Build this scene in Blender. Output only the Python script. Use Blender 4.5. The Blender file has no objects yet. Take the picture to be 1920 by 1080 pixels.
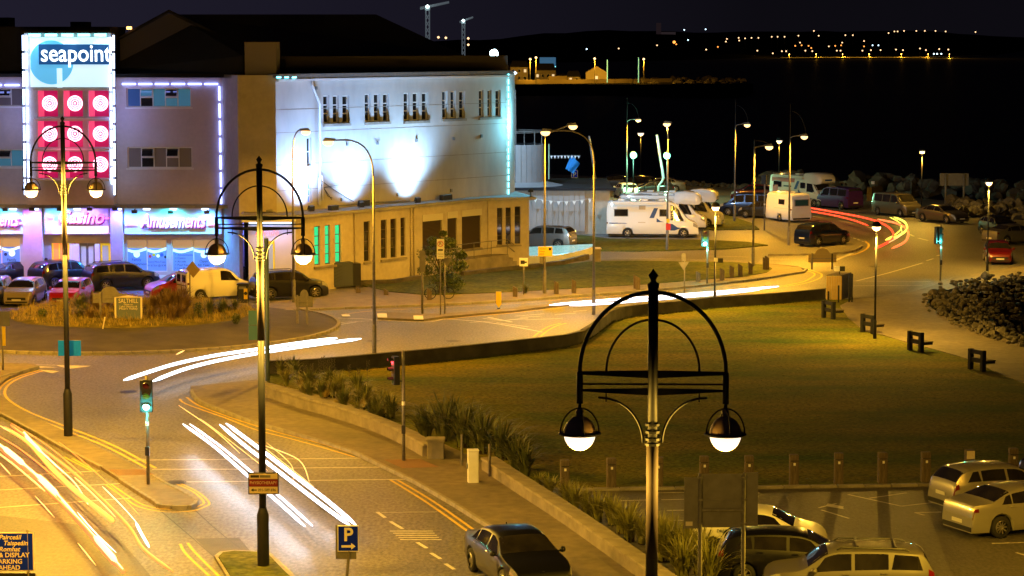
import bpy, math, random
from mathutils import Vector, Matrix
from mathutils.geometry import tessellate_polygon
random.seed(7)
R = math.radians
S = bpy.context.scene
COL = S.collection
# ------------------------------------------------------------------ camera
FPX = 4533.0                      # 85 mm lens on a 36 mm wide frame, in pixels of the 1920 px photograph
CAMZ = 15.0
PITCH = math.atan(465.0 / FPX)
cam_d = bpy.data.cameras.new("camera"); cam = bpy.data.objects.new("camera", cam_d); COL.objects.link(cam)
cam.location = (0, 0, CAMZ); cam.rotation_euler = (math.pi / 2 - PITCH, 0, 0)
cam_d.lens = 85.0; cam_d.sensor_width = 36.0; cam_d.clip_start = 0.5; cam_d.clip_end = 20000
S.camera = cam
# ------------------------------------------------------------------ night sky
W = bpy.data.worlds.new("World"); S.world = W; W.use_nodes = True
nt = W.node_tree; nt.nodes.clear()
out = nt.nodes.new("ShaderNodeOutputWorld"); bg = nt.nodes.new("ShaderNodeBackground")
tc = nt.nodes.new("ShaderNodeTexCoord"); sep = nt.nodes.new("ShaderNodeSeparateXYZ")
nt.links.new(tc.outputs["Generated"], sep.inputs[0])
# town glow low over the left (city side), fading to near-black over the bay
m1 = nt.nodes.new("ShaderNodeMapRange"); m1.inputs[1].default_value = -0.24; m1.inputs[2].default_value = 0.10
m1.inputs[3].default_value = 1.0; m1.inputs[4].default_value = 0.0
nt.links.new(sep.outputs[0], m1.inputs[0])
m2 = nt.nodes.new("ShaderNodeMapRange"); m2.inputs[1].default_value = 0.0; m2.inputs[2].default_value = 0.5
m2.inputs[3].default_value = 1.0; m2.inputs[4].default_value = 0.35
nt.links.new(sep.outputs[2], m2.inputs[0])
mixc = nt.nodes.new("ShaderNodeMix"); mixc.data_type = 'RGBA'
mixc.inputs[6].default_value = (0.0032, 0.0028, 0.0045, 1); mixc.inputs[7].default_value = (0.012, 0.0105, 0.021, 1)
nt.links.new(m1.outputs[0], mixc.inputs[0])
nt.links.new(mixc.outputs[2], bg.inputs[0]); nt.links.new(m2.outputs[0], bg.inputs[1])
nt.links.new(bg.outputs[0], out.inputs[0])
S.view_settings.view_transform = 'Standard'; S.view_settings.look = 'None'
S.view_settings.exposure = 0.3; S.view_settings.gamma = 1.0; S.view_settings.use_curve_mapping = False
S.cycles.use_denoising = True; S.cycles.max_bounces = 5; S.cycles.diffuse_bounces = 2; S.cycles.glossy_bounces = 3
S.cycles.transparent_max_bounces = 6; S.cycles.sample_clamp_indirect = 4.0; S.cycles.use_light_tree = True
S.cycles.caustics_reflective = False; S.cycles.caustics_refractive = False

# ------------------------------------------------------------------ geometry of the view (how places were surveyed)
CP, SP = math.cos(PITCH), math.sin(PITCH)
def ray(px, py):
    u = (px - 960) / FPX; v = (540 - py) / FPX
    return u, CP + v * SP, -SP + v * CP
def G(px, py, z=0.0):
    dx, dy, dz = ray(px, py); t = (z - CAMZ) / dz
    return (dx * t, dy * t)
def P(px, py, D):
    dx, dy, dz = ray(px, py); t = D / dy
    return Vector((dx * t, D, CAMZ + dz * t))
def g3(px, py, z=0.0):
    a = G(px, py, z); return Vector((a[0], a[1], z))

# ------------------------------------------------------------------ materials
MATS = {}
def mat(name, col, rough=0.6, metal=0.0, var=0.0, vs=3.0, bump=0.0, bs=40.0, emit=None, es=0.0, coat=0.0, col2=None, spec=0.5, stretch=None, dirt=0.0, ds=0):
    if name in MATS: return MATS[name]
    m = bpy.data.materials.new(name); m.use_nodes = True; t = m.node_tree; N = t.nodes; L = t.links
    b = N["Principled BSDF"]
    b.inputs["Base Color"].default_value = (*col, 1); b.inputs["Roughness"].default_value = rough
    b.inputs["Metallic"].default_value = metal; b.inputs["Specular IOR Level"].default_value = spec
    if coat: b.inputs["Coat Weight"].default_value = coat; b.inputs["Coat Roughness"].default_value = 0.05
    if emit is not None:
        b.inputs["Emission Color"].default_value = (*emit, 1); b.inputs["Emission Strength"].default_value = es
    if var or bump or col2:
        c = N.new("ShaderNodeTexCoord"); mp = N.new("ShaderNodeMapping"); L.new(c.outputs["Object"], mp.inputs[0])
        if stretch: mp.inputs["Scale"].default_value = stretch
    if var or col2:
        n = N.new("ShaderNodeTexNoise"); n.inputs["Scale"].default_value = vs; n.inputs["Detail"].default_value = 6
        n.inputs["Roughness"].default_value = 0.6
        L.new(mp.outputs[0], n.inputs[0])
        r = N.new("ShaderNodeValToRGB"); r.color_ramp.elements[0].position = 0.32; r.color_ramp.elements[1].position = 0.68
        c2 = col2 or tuple(min(1, x * (1 + var)) for x in col)
        c1 = col if col2 else tuple(x * (1 - var) for x in col)
        r.color_ramp.elements[0].color = (*c1, 1); r.color_ramp.elements[1].color = (*c2, 1)
        L.new(n.outputs[0], r.inputs[0])
        if dirt:
            n3 = N.new("ShaderNodeTexNoise"); n3.inputs["Scale"].default_value = ds or vs * 9; n3.inputs["Detail"].default_value = 9
            L.new(mp.outputs[0], n3.inputs[0])
            mr = N.new("ShaderNodeMapRange"); mr.inputs[1].default_value = .3; mr.inputs[2].default_value = .7
            mr.inputs[3].default_value = 1 - dirt; mr.inputs[4].default_value = 1 + dirt
            L.new(n3.outputs[0], mr.inputs[0])
            mm = N.new("ShaderNodeMix"); mm.data_type = 'RGBA'; mm.blend_type = 'MULTIPLY'; mm.inputs[0].default_value = 1
            L.new(r.outputs[0], mm.inputs[6]); L.new(mr.outputs[0], mm.inputs[7]); L.new(mm.outputs[2], b.inputs["Base Color"])
        else:
            L.new(r.outputs[0], b.inputs["Base Color"])
    if bump:
        n2 = N.new("ShaderNodeTexNoise"); n2.inputs["Scale"].default_value = bs; n2.inputs["Detail"].default_value = 3
        L.new(mp.outputs[0], n2.inputs[0])
        bp = N.new("ShaderNodeBump"); bp.inputs["Strength"].default_value = bump; bp.inputs["Distance"].default_value = 0.02
        L.new(n2.outputs[0], bp.inputs["Height"]); L.new(bp.outputs[0], b.inputs["Normal"])
    MATS[name] = m; return m

# ------------------------------------------------------------------ mesh builder
class MB:
    def __init__(s): s.v = []; s.f = []
    def add(s, vs, fs):
        b = len(s.v); s.v += [tuple(p) for p in vs]; s.f += [tuple(b + i for i in f) for f in fs]; return s
    def box(s, x0, x1, y0, y1, z0, z1):
        return s.add([(x0,y0,z0),(x1,y0,z0),(x1,y1,z0),(x0,y1,z0),(x0,y0,z1),(x1,y0,z1),(x1,y1,z1),(x0,y1,z1)],
                     [(0,3,2,1),(4,5,6,7),(0,1,5,4),(1,2,6,5),(2,3,7,6),(3,0,4,7)])
    def bevbox(s, x0, x1, y0, y1, z0, z1, b=0.02):
        # box with chamfered vertical edges and top
        o = [(x0+b,y0),(x1-b,y0),(x1,y0+b),(x1,y1-b),(x1-b,y1),(x0+b,y1),(x0,y1-b),(x0,y0+b)]
        cx, cy = (x0+x1)/2, (y0+y1)/2
        i = [(cx+(p[0]-cx)*(1-2*b/(x1-x0)), cy+(p[1]-cy)*(1-2*b/(y1-y0))) for p in o]
        vs = [(p[0],p[1],z0) for p in o] + [(p[0],p[1],z1-b) for p in o] + [(p[0],p[1],z1) for p in i]
        fs = [tuple(range(7,-1,-1)), tuple(range(16,24))]
        for k in range(8):
            n = (k+1) % 8; fs += [(k,n,8+n,8+k),(8+k,8+n,16+n,16+k)]
        return s.add(vs, fs)
    def quad(s, a, b, c, d): return s.add([a,b,c,d], [(0,1,2,3)])
    def prism(s, poly, z0, z1, cap0=False):
        n = len(poly)
        a = sum(poly[i][0]*poly[(i+1)%n][1]-poly[(i+1)%n][0]*poly[i][1] for i in range(n))
        if a < 0: poly = poly[::-1]
        vs = [(p[0],p[1],z0) for p in poly] + [(p[0],p[1],z1) for p in poly]
        fs = [(i,(i+1)%n,n+(i+1)%n,n+i) for i in range(n)]
        tri = tessellate_polygon([[Vector((p[0],p[1],0)) for p in poly]])
        for t in tri:
            t = tuple(t)
            p0,p1,p2 = poly[t[0]],poly[t[1]],poly[t[2]]
            if (p1[0]-p0[0])*(p2[1]-p0[1])-(p2[0]-p0[0])*(p1[1]-p0[1]) < 0: t = t[::-1]
            fs.append(tuple(n+i for i in t))
            if cap0: fs.append(tuple(t[::-1]))
        return s.add(vs, fs)
    def sheet(s, poly, z):
        n = len(poly)
        tri = tessellate_polygon([[Vector((p[0],p[1],0)) for p in poly]]); fs = []
        for t in tri:
            t = tuple(t); p0,p1,p2 = poly[t[0]],poly[t[1]],poly[t[2]]
            if (p1[0]-p0[0])*(p2[1]-p0[1])-(p2[0]-p0[0])*(p1[1]-p0[1]) < 0: t = t[::-1]
            fs.append(t)
        return s.add([(p[0],p[1],z) for p in poly], fs)
    def tube(s, pts, r, n=8, caps=True):
        pts = [Vector(p) for p in pts]; m = len(pts)
        rr = r if isinstance(r, (list, tuple)) else [r]*m
        t0 = (pts[1]-pts[0]).normalized()
        up = Vector((0,0,1)) if abs(t0.z) < 0.95 else Vector((0,1,0))
        x = up.cross(t0).normalized(); vs = []; prev = t0
        for i,p in enumerate(pts):
            if i == 0: t = t0
            elif i == m-1: t = (pts[i]-pts[i-1]).normalized()
            else: t = ((pts[i+1]-p).normalized()+(p-pts[i-1]).normalized()).normalized()
            x = (x - t*x.dot(t)); x = x.normalized() if x.length > 1e-6 else up.cross(t).normalized()
            y = t.cross(x)
            for k in range(n):
                a = 2*math.pi*k/n; vs.append(p + (x*math.cos(a)+y*math.sin(a))*rr[i])
        fs = []
        for i in range(m-1):
            for k in range(n):
                q = (k+1)%n; fs.append((i*n+k,i*n+q,(i+1)*n+q,(i+1)*n+k))
        if caps: fs += [tuple(range(n-1,-1,-1)), tuple((m-1)*n+k for k in range(n))]
        return s.add(vs, fs)
    def lathe(s, prof, n=16, c=(0,0,0), axis='z'):
        vs = []; m = len(prof)
        for r,z in prof:
            for k in range(n):
                a = 2*math.pi*k/n
                if axis == 'z': vs.append((c[0]+r*math.cos(a), c[1]+r*math.sin(a), c[2]+z))
                elif axis == 'y': vs.append((c[0]+r*math.cos(a), c[1]-z, c[2]+r*math.sin(a)))
                else: vs.append((c[0]+z, c[1]+r*math.cos(a), c[2]+r*math.sin(a)))
        fs = []
        for i in range(m-1):
            for k in range(n):
                q = (k+1)%n; fs.append((i*n+k,i*n+q,(i+1)*n+q,(i+1)*n+k))
        return s.add(vs, fs)
    def strip(s, pts, w0, w1, z):
        # flat ribbon along 2-D pts between lateral offsets w0..w1 (left positive)
        n = len(pts); a = []; b = []
        for i in range(n):
            p = Vector(pts[i]); q = Vector(pts[min(i+1,n-1)]); o = Vector(pts[max(i-1,0)])
            t = (q-o).normalized(); nn = Vector((-t.y, t.x))
            a.append(p+nn*w0); b.append(p+nn*w1)
        vs = [(p.x,p.y,z) for p in a]+[(p.x,p.y,z) for p in b]
        fs = [(i,i+1,n+i+1,n+i) if w1 > w0 else (i+1,i,n+i,n+i+1) for i in range(n-1)]
        return s.add(vs, fs)
    def build(s, name, m, parent=None, smooth=False, loc=None, rz=0.0, M=None, kind=None, label=None, angle=None):
        me = bpy.data.meshes.new(name)
        vs = s.v if M is None else [tuple(M @ Vector(v)) for v in s.v]
        me.from_pydata(vs, [], s.f)
        if m: me.materials.append(m)
        if smooth:
            me.polygons.foreach_set("use_smooth", [True]*len(me.polygons))
            if angle: me.set_sharp_from_angle(angle=R(angle))
        me.update()
        o = bpy.data.objects.new(name, me); COL.objects.link(o)
        if parent: o.parent = parent
        if loc is not None: o.location = loc
        if rz: o.rotation_euler = (0,0,rz)
        if kind: o["kind"] = kind
        if label: o["label"] = label
        return o
def tag(o, label, cat, group=None):
    o["label"] = label; o["category"] = cat
    if group: o["group"] = group
    return o
def thing(name, label, cat, loc=(0,0,0), rz=0.0, group=None):
    o = bpy.data.objects.new(name, None); COL.objects.link(o); o.empty_display_size = 0.2
    o.location = loc; o.rotation_euler = (0,0,rz); return tag(o, label, cat, group)
def copy_tree(o, parent=None):
    kids = list(o.children); c = o.copy(); COL.objects.link(c); c.parent = parent
    for ch in kids: copy_tree(ch, c)
    return c
def dup(root, loc, rz, label=None, group=None):
    c = copy_tree(root); c.location = loc; c.rotation_euler = (0,0,rz)
    if label: c["label"] = label
    if group: c["group"] = group
    return c
def pchip(pts):
    xs = [p[0] for p in pts]; ys = [p[1] for p in pts]; n = len(xs)
    d = [(ys[i+1]-ys[i])/(xs[i+1]-xs[i]) for i in range(n-1)]
    m = [d[0]] + [0 if d[i-1]*d[i] <= 0 else 2*d[i-1]*d[i]/(d[i-1]+d[i]) for i in range(1,n-1)] + [d[-1]]
    def f(x):
        if x <= xs[0]: return ys[0]
        if x >= xs[-1]: return ys[-1]
        i = 0
        while x > xs[i+1]: i += 1
        h = xs[i+1]-xs[i]; t = (x-xs[i])/h
        return (2*t**3-3*t*t+1)*ys[i]+(t**3-2*t*t+t)*h*m[i]+(-2*t**3+3*t*t)*ys[i+1]+(t**3-t*t)*h*m[i+1]
    return f
def smooth2(pts, k=6):
    # Catmull-Rom through 2-D/3-D points
    pts = [Vector(p) for p in pts]; o = []
    for i in range(len(pts)-1):
        p0 = pts[max(i-1,0)]; p1 = pts[i]; p2 = pts[i+1]; p3 = pts[min(i+2,len(pts)-1)]
        for j in range(k):
            t = j/k
            o.append(0.5*((2*p1)+(p2-p0)*t+(2*p0-5*p1+4*p2-p3)*t*t+(3*p1-p0-3*p2+p3)*t**3))
    o.append(pts[-1]); return o
def Gs(pxs, z=0.0, k=6):
    p = [G(a[0], a[1], z) for a in pxs]
    return [(q[0], q[1]) for q in (smooth2(p, k) if k > 1 else [Vector(x) for x in p])]
def point(name, loc, e, col, parent=None, r=0.1):
    l = bpy.data.lights.new(name, 'POINT'); l.energy = e; l.color = col; l.shadow_soft_size = r
    o = bpy.data.objects.new(name, l); COL.objects.link(o); o.location = loc
    if parent: o.parent = parent
    return o
def spot(name, loc, target, e, col, angle=60, parent=None, r=0.05, blend=0.6):
    l = bpy.data.lights.new(name, 'SPOT'); l.energy = e; l.color = col; l.shadow_soft_size = r
    l.spot_size = R(angle); l.spot_blend = blend
    o = bpy.data.objects.new(name, l); COL.objects.link(o)
    d = Vector(target)-Vector(loc); o.location = loc; o.rotation_euler = d.to_track_quat('-Z','Y').to_euler()
    if parent: o.parent = parent
    return o
TXT = {}
def text(body, size, m, parent=None, loc=(0,0,0), rot=(math.pi/2,0,0), name="lettering", depth=0.004, shear=0.0, align='CENTER', width=None, sx=1.0, kind=None, bold=0.0):
    c = bpy.data.curves.new("t", 'FONT'); c.body = body; c.size = size; c.extrude = depth; c.shear = shear
    c.align_x = align; c.align_y = 'CENTER'; c.offset = bold; c.resolution_u = 3
    o = bpy.data.objects.new("t", c); COL.objects.link(o)
    dg = bpy.context.evaluated_depsgraph_get(); me = bpy.data.meshes.new_from_object(o.evaluated_get(dg))
    bpy.data.objects.remove(o); bpy.data.curves.remove(c)
    if width:
        xs = [v.co.x for v in me.vertices]; w = max(xs)-min(xs); sx = width/w
    if sx != 1.0:
        for v in me.vertices: v.co.x *= sx
    me.name = name; me.materials.clear(); me.materials.append(m)
    q = bpy.data.objects.new(name, me); COL.objects.link(q); q.location = loc; q.rotation_euler = rot
    if parent: q.parent = parent
    return q

ORANGE = (1.0, 0.465, 0.028); GOLD = (1.0, 0.58, 0.03); WARM = (1.0, 0.55, 0.06); WARMW = (1.0, 0.72, 0.48)
M_metal = mat("dark_painted_steel", (0.012,0.013,0.017), 0.6, 0.0, 0.2, 6, spec=0.3)
M_galv = mat("galvanised_steel", (0.17,0.16,0.145), 0.6, 0.15, 0.25, 8)
M_greyp = mat("grey_painted_steel", (0.2,0.2,0.2), 0.5, 0.3, 0.15, 5)
M_signback = mat("grey_sign_back", (0.16,0.15,0.14), 0.6, 0.2, 0.15, 4)
M_white = mat("white_paint", (0.78,0.78,0.76), 0.45, 0, 0.06, 5)
M_black = mat("black_plastic", (0.012,0.012,0.012), 0.4)
M_glassd = mat("dark_glass", (0.016,0.014,0.011), 0.05, 0, 0.5, 1.5, spec=0.9, coat=0.6)
M_bulbW = mat("lit_warm_globe", (0.9,0.8,0.7), 0.4, emit=(1.0,0.80,0.60), es=1.3)
M_bulbO = mat("lit_sodium_lens", (0.9,0.7,0.4), 0.4, emit=(1.0,0.60,0.24), es=2.4)
M_bulbG = mat("lit_green_globe", (0.3,0.9,0.6), 0.4, emit=(0.22,1.0,0.55), es=1.15)
M_wood = mat("weathered_timber", (0.11,0.085,0.06), 0.85, 0, 0.4, 3, 0.4, 30, stretch=(8,8,1))
M_tyre = mat("tyre_rubber", (0.012,0.012,0.012), 0.8)
M_rim = mat("alloy_rim", (0.6,0.58,0.55), 0.28, 0.9)
M_chrome = mat("chrome_trim", (0.7,0.7,0.7), 0.12, 1.0)
M_lampglass = mat("clear_lamp_glass", (0.5,0.5,0.5), 0.08, 0.5, 0.5, 60)
M_redglass = mat("red_lamp_glass", (0.12,0.006,0.005), 0.1, coat=0.8)
M_plate = mat("number_plate", (0.7,0.68,0.6), 0.4)
# ================================================================== GROUND
M_road = mat("asphalt", (0.10,0.094,0.085), 0.5, 0, 0, 0.25, 0.9, 26, col2=(0.155,0.145,0.13), spec=0.5, dirt=0.5, ds=9, stretch=(1,.45,1))
M_road2 = mat("dark_asphalt", (0.058,0.054,0.05), 0.55, 0, 0, 0.3, 0.8, 26, col2=(0.09,0.084,0.076), dirt=0.4, ds=9, stretch=(1,.45,1))
M_pave = mat("worn_paving", (0.12,0.10,0.07), 0.7, 0, 0, 0.35, 0.5, 20, col2=(0.19,0.155,0.105), dirt=0.22)
M_kerb = mat("kerb_concrete", (0.24,0.22,0.19), 0.75, 0, 0.3, 2, 0.4, 30)
M_grass = mat("mown_grass", (0.038,0.075,0.008), 0.95, 0, 0, 0.13, 1.0, 9, col2=(0.165,0.13,0.017), stretch=(1,2.2,1), dirt=0.7, ds=6, spec=0.1)
M_verge = mat("verge_grass", (0.05,0.065,0.012), 0.95, 0, 0, 0.5, 1.0, 9, col2=(0.10,0.10,0.02), dirt=0.45, spec=0.1)
M_dry = mat("dry_grass", (0.13,0.11,0.035), 0.95, 0, 0.4, 1.5, 0.8, 12, spec=0.1)
M_soil = mat("soil", (0.03,0.022,0.014), 0.95, 0, 0.4, 2, 0.8, 12, spec=0.1)
M_cobble = mat("brown_setts", (0.05,0.042,0.033), 0.8, 0, 0.35, 0.8, 1.0, 14)
M_conc = mat("rendered_concrete", (0.23,0.20,0.16), 0.85, 0, 0.28, 1.2, 0.5, 18)
M_dwall = mat("shade_dark_render", (0.05,0.045,0.04), 0.85, 0, 0.5, 0.9, 0.4, 18)  # dark base colour carries the shade on the wall's camera side
M_wline = mat("worn_white_line_paint", (0.42,0.40,0.35), 0.6, 0, 0, 5, 0, 40, col2=(0.66,0.63,0.57), dirt=0.2)
M_yline = mat("worn_yellow_line_paint", (0.50,0.34,0.04), 0.6, 0, 0, 5, 0, 40, col2=(0.68,0.48,0.06), dirt=0.2)
M_rock = mat("armour_rock", (0.075,0.065,0.052), 0.85, 0, 0.4, 1.2, 0.8, 10)
M_sea = mat("night_sea", (0.010,0.011,0.014), 0.55, 0, 0, 1, 0.35, 0.35, stretch=(1,3,1), spec=0.12)
M_far = mat("far_dark_land", (0.010,0.010,0.008), 0.95, spec=0.0)
M_stone = mat("far_stone_wall", (0.16,0.13,0.08), 0.9)

def struct(mb, name, m, **k): return mb.build(name, m, kind="structure", **k)
notch = [G(x,y) for x,y in [(2500,800),(2050,690),(1925,648),(1830,620),(1770,595),(1737,572),(1745,556),(1800,538),(1925,520),(2300,492),(2700,470)]]
top = [G(x,y) for x,y in [(2700,410),(1980,386),(1860,384),(1750,374),(1640,366),(1540,362),(1440,354),(1300,346),(1200,337),(1100,330),(950,322)]]
land = [(-160,20),(90,20)] + notch + top + [(-4,300),(-160,330)]
g = MB().prism(land, -6, 0.0); struct(g, "ground", M_road)
struct(MB().sheet([(-900,-40),(4000,-40),(6000,12000),(-3000,12000)], -3.0), "sea", M_sea)

# far land beyond the bay
ytop = pchip([(-900,75),(0,74),(700,82),(900,74),(1000,66),(1100,59),(1230,58),(1300,62),(1400,60),(1700,58),(1800,63),(1850,68),(1950,73),(2300,74)])
yshore = pchip([(-900,118),(900,118),(1300,112),(1450,108),(1700,107),(1840,105),(1950,92),(2300,90)])
cols = list(range(-900, 2301, 40)); rows = 9; vs = []; fs = []
for cx_ in cols:
    D0 = (CAMZ+3)*FPX/(yshore(cx_)-75); D1 = 6500
    zt = CAMZ+(75-ytop(cx_))*D1/FPX
    prof = [0,.004,.03,.1,.25,.45,.7,.9,1.0]
    for k in range(rows):
        D = D0+(D1-D0)*prof[k]; z = -3.4 if k == 0 else -1+(zt+1)*(prof[k]**0.9)
        if k: z += random.uniform(-1,1)*(0.4+2.5*prof[k])
        vs.append(((cx_-960)/FPX*D, D, z))
for i in range(len(cols)-1):
    for k in range(rows-1):
        a = i*rows+k; fs.append((a, a+rows, a+rows+1, a+1))
struct(MB().add(vs, fs), "far_hills", M_far, smooth=True)
# promontory with houses, 950 m off
pr = [G(x,y,.2) for x,y in [(500,165),(955,161),(1100,160),(1180,161),(1260,164),(1340,165),(1400,163),(1412,157),(1330,152),(1200,148),(1100,143),(960,138),(500,134)]]
struct(MB().prism(pr, -4, 0.2), "promontory", M_far)

# -- lawns, verges, pavements
WALLB = [(500,704),(600,699),(700,690),(820,679),(960,664),(1060,652),(1100,640),(1135,615),(1150,604),(1185,595),(1285,585),(1335,579),(1440,572),(1548,562)]
lawn_px = WALLB + [(1602,561),(1575,575),(1590,597),(1620,622),(1655,630),(1705,645),(1752,657),(1815,675),(1865,698),(1925,722),(2300,860),(2300,893),(1925,905),(1600,911),(1130,917),(1060,918),
     (1000,900),(900,862),(800,822),(640,752),(500,716)]
struct(MB().prism([G(x,y) for x,y in lawn_px], -.02, .03), "lawn", M_grass)
struct(MB().prism([G(x,y) for x,y in [(1040,925),(1130,920),(1600,914),(1925,907),(2400,890),(2600,1600),(1500,1600),(1280,1100),(1160,1010)]], -.02, .012), "car_park", M_road2)
KERB = [(357,727),(362,742),(378,757),(425,776),(480,796),(580,824),(655,848),(687,862),(755,895),(792,914),(855,951),(915,989),(1000,1045),(1100,1112),(1300,1250)]
WB1 = [(500,745),(560,765),(640,788),(705,811),(750,832),(792,856)]
kerb_w = Gs(KERB, 0, 5)
pavebk = [G(x,y) for x,y in [(1700,1250),(1290,1120),(1150,1020),(1010,935),(900,868),(800,822),(640,755),(480,716),(420,722),(375,727)]]
struct(MB().prism(kerb_w+pavebk, -.02, .10), "promenade_pavement", M_pave)
struct(MB().prism([G(x,y) for x,y in [(505,587),(590,582),(825,573),(960,566),(1085,556),(1225,546),(1400,528),(1480,516),(1507,511),(1500,504),(1440,497),(1380,492),(1200,489),(1110,490),(992,503),(800,523),(560,562),(470,578)]], -.02, .10), "upper_pavement", M_pave)
struct(MB().prism([G(x,y) for x,y in [(680,538),(727,550),(805,557),(955,551),(1200,537),(1400,521),(1438,514),(1448,507),(1436,500),(1380,495),(1200,492),(1112,493),(1050,500),(992,506),(930,505),(860,514),(740,528)]], .05, .13), "verge", M_verge)
struct(MB().prism([G(x,y) for x,y in [(1000,470),(1060,471),(1200,472),(1360,468),(1440,461),(1400,455),(1310,451),(1140,449),(1097,443),(1000,440)]], -.02, .08), "verge_by_motorhomes", M_verge)
struct(MB().prism([G(x,y) for x,y in [(1290,388),(1335,396),(1372,407),(1410,420),(1424,431),(1335,432),(1250,420),(1200,400)]], -.02, .08), "verge_corner", M_verge)
struct(MB().prism([G(x,y) for x,y in [(1602,561),(1575,575),(1590,597),(1620,622),(1655,630),(1705,645),(1752,657),(1815,675),(1865,698),(1925,722),(2300,860),(2300,760),(1925,648),(1830,620),(1770,595),(1737,572),(1745,556),(1800,538),(1925,520),(2300,490),(2300,470),(1925,497),(1850,512),(1790,522),(1740,540),(1700,552)]], -.02, .06), "sea_front_path", M_pave)
# splitter island with the signal and the tall lamp
SPL = [(-220,640),(-60,683),(60,686),(73,690),(40,701),(12,713),(-4,728),(0,745),(50,780),(137,820),(205,854),(265,886),(287,898),(312,912),(364,940),(366,950),(350,955),(302,953),(287,944),(225,904),(187,879),(125,847),(62,812),(0,779),(-220,700)]
struct(MB().prism([G(x,y) for x,y in SPL], -.02, .11), "splitter_island", M_pave)
struct(MB().prism([G(x,y) for x,y in [(708,599),(712,592),(727,589),(778,591),(830,592),(960,581),(1100,566),(1225,552),(1225,554),(960,586),(832,597),(795,602),(775,602),(722,600)]], -.02, .11), "traffic_island", M_pave)
struct(MB().prism([G(x,y) for x,y in [(402,1048),(412,1040),(440,1037),(505,1040),(540,1075),(640,1160),(560,1300),(470,1160)]], -.02, .10), "grass_island_kerb", M_kerb)
struct(MB().prism([G(x,y) for x,y in [(410,1052),(418,1044),(440,1041),(500,1044),(532,1078),(620,1160),(555,1280),(478,1160)]], .02, .14), "grass_island", M_verge)

# -- kerbs laid stone by stone
def walk(pts, step):
    o = []; acc = 0.0; pts = [Vector(p).to_2d() for p in pts]; nxt = step/2
    for i in range(len(pts)-1):
        L = (pts[i+1]-pts[i]).length
        while acc+L >= nxt:
            t = (nxt-acc)/L; p = pts[i].lerp(pts[i+1], t); d = pts[i+1]-pts[i]
            o.append((p.x, p.y, math.atan2(d.y, d.x))); nxt += step
        acc += L
    return o
def kerb_run(name, pts, step=0.92, w=0.15, z0=0.0, z1=0.13, m=M_kerb, off=0.0, piece="kerb_stone", gap=.012):
    root = bpy.data.objects.new(name, None); COL.objects.link(root); root["kind"] = "structure"
    mb = MB().bevbox(-step/2+gap, step/2-gap, -w/2, w/2, z0, z1, .015); first = None
    for x,y,a in walk(pts, step):
        if first is None: first = mb.build(piece, m, root); o = first
        else: o = first.copy(); COL.objects.link(o)
        o.parent = root; o.location = (x-math.sin(a)*off, y+math.cos(a)*off, random.uniform(-.006,.004)); o.rotation_euler = (random.uniform(-.01,.01), 0, a+random.uniform(-.006,.006))
    return root
kerb_run("promenade_kerb", kerb_w[3:-6])
RBC = (-20.65,126.5); RBR = 11.5
ring = [(RBC[0]+RBR*math.cos(R(a)), RBC[1]+RBR*math.sin(R(a))) for a in range(-180,41,3)]
kerb_run("roundabout_kerb", ring, 0.62, .2)
kerb_run("splitter_kerb", Gs([(-60,757),(0,779),(62,812),(125,847),(187,879)],0,5), .92, .14, 0, .135)
kerb_run("splitter_nose_kerb", Gs([(225,904),(287,944),(302,953),(350,955),(366,949),(364,940),(340,926),(312,912),(290,899)],0,3), .5, .14, 0, .14)
kerb_run("upper_pavement_kerb", Gs([(505,587),(590,582),(825,573),(960,566),(1085,556),(1225,546),(1400,528),(1480,516),(1507,511),(1500,504),(1440,497)],0,4), 1.5, .14)
kerb_run("parking_area_kerb", Gs([(-60,592),(15,588),(120,586),(230,584),(350,584),(505,587)],0,4), 1.2, .25, 0, .2)
kerb_run("car_park_kerb", Gs([(1070,924),(1130,920),(1600,914),(1925,907),(2100,900)],0,4), .92, .22, 0, .10)
kerb_run("left_island_kerb", Gs([(-40,722),(0,711),(40,700),(73,691)],0,4), .92, .14, 0, .14)
kerb_run("bend_kerb", Gs([(1440,480),(1500,479),(1560,477),(1600,472),(1617,462)],0,4), 1.2, .16, 0, .14)
disc = [(RBC[0]+(RBR-.08)*math.cos(R(a)), RBC[1]+(RBR-.08)*math.sin(R(a))) for a in range(0,360,4)]
# domed apron of the roundabout
mb = MB(); prof = [(11.42,.05),(9.5,.2),(7.6,.34),(6.9,.40)]
mb.lathe(prof, 96, (RBC[0],RBC[1],0))
mb.sheet([(RBC[0]+6.9*math.cos(R(a)), RBC[1]+6.9*math.sin(R(a))) for a in range(0,360,4)], .40)
struct(mb, "roundabout_apron", M_cobble, smooth=True)
GC = (-20.4,129.0)
mb = MB(); n=60; vs=[(GC[0],GC[1],.85)]; fs=[]
for r_,z_ in ((3,.8),(5.4,.62),(6.6,.42),(6.8,.3)):
    for k in range(n):
        a=2*math.pi*k/n; vs.append((GC[0]+r_*math.cos(a)*(1+.02*math.sin(5*a)), GC[1]+r_*math.sin(a), z_+random.uniform(-.04,.04)))
for k in range(n): fs.append((0,1+k,1+(k+1)%n))
for j in range(3):
    for k in range(n):
        a=1+j*n+k; b=1+j*n+(k+1)%n; fs.append((a,a+n,b+n,b))
struct(mb.add(vs,fs), "roundabout_mound", M_dry, smooth=True)

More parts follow.
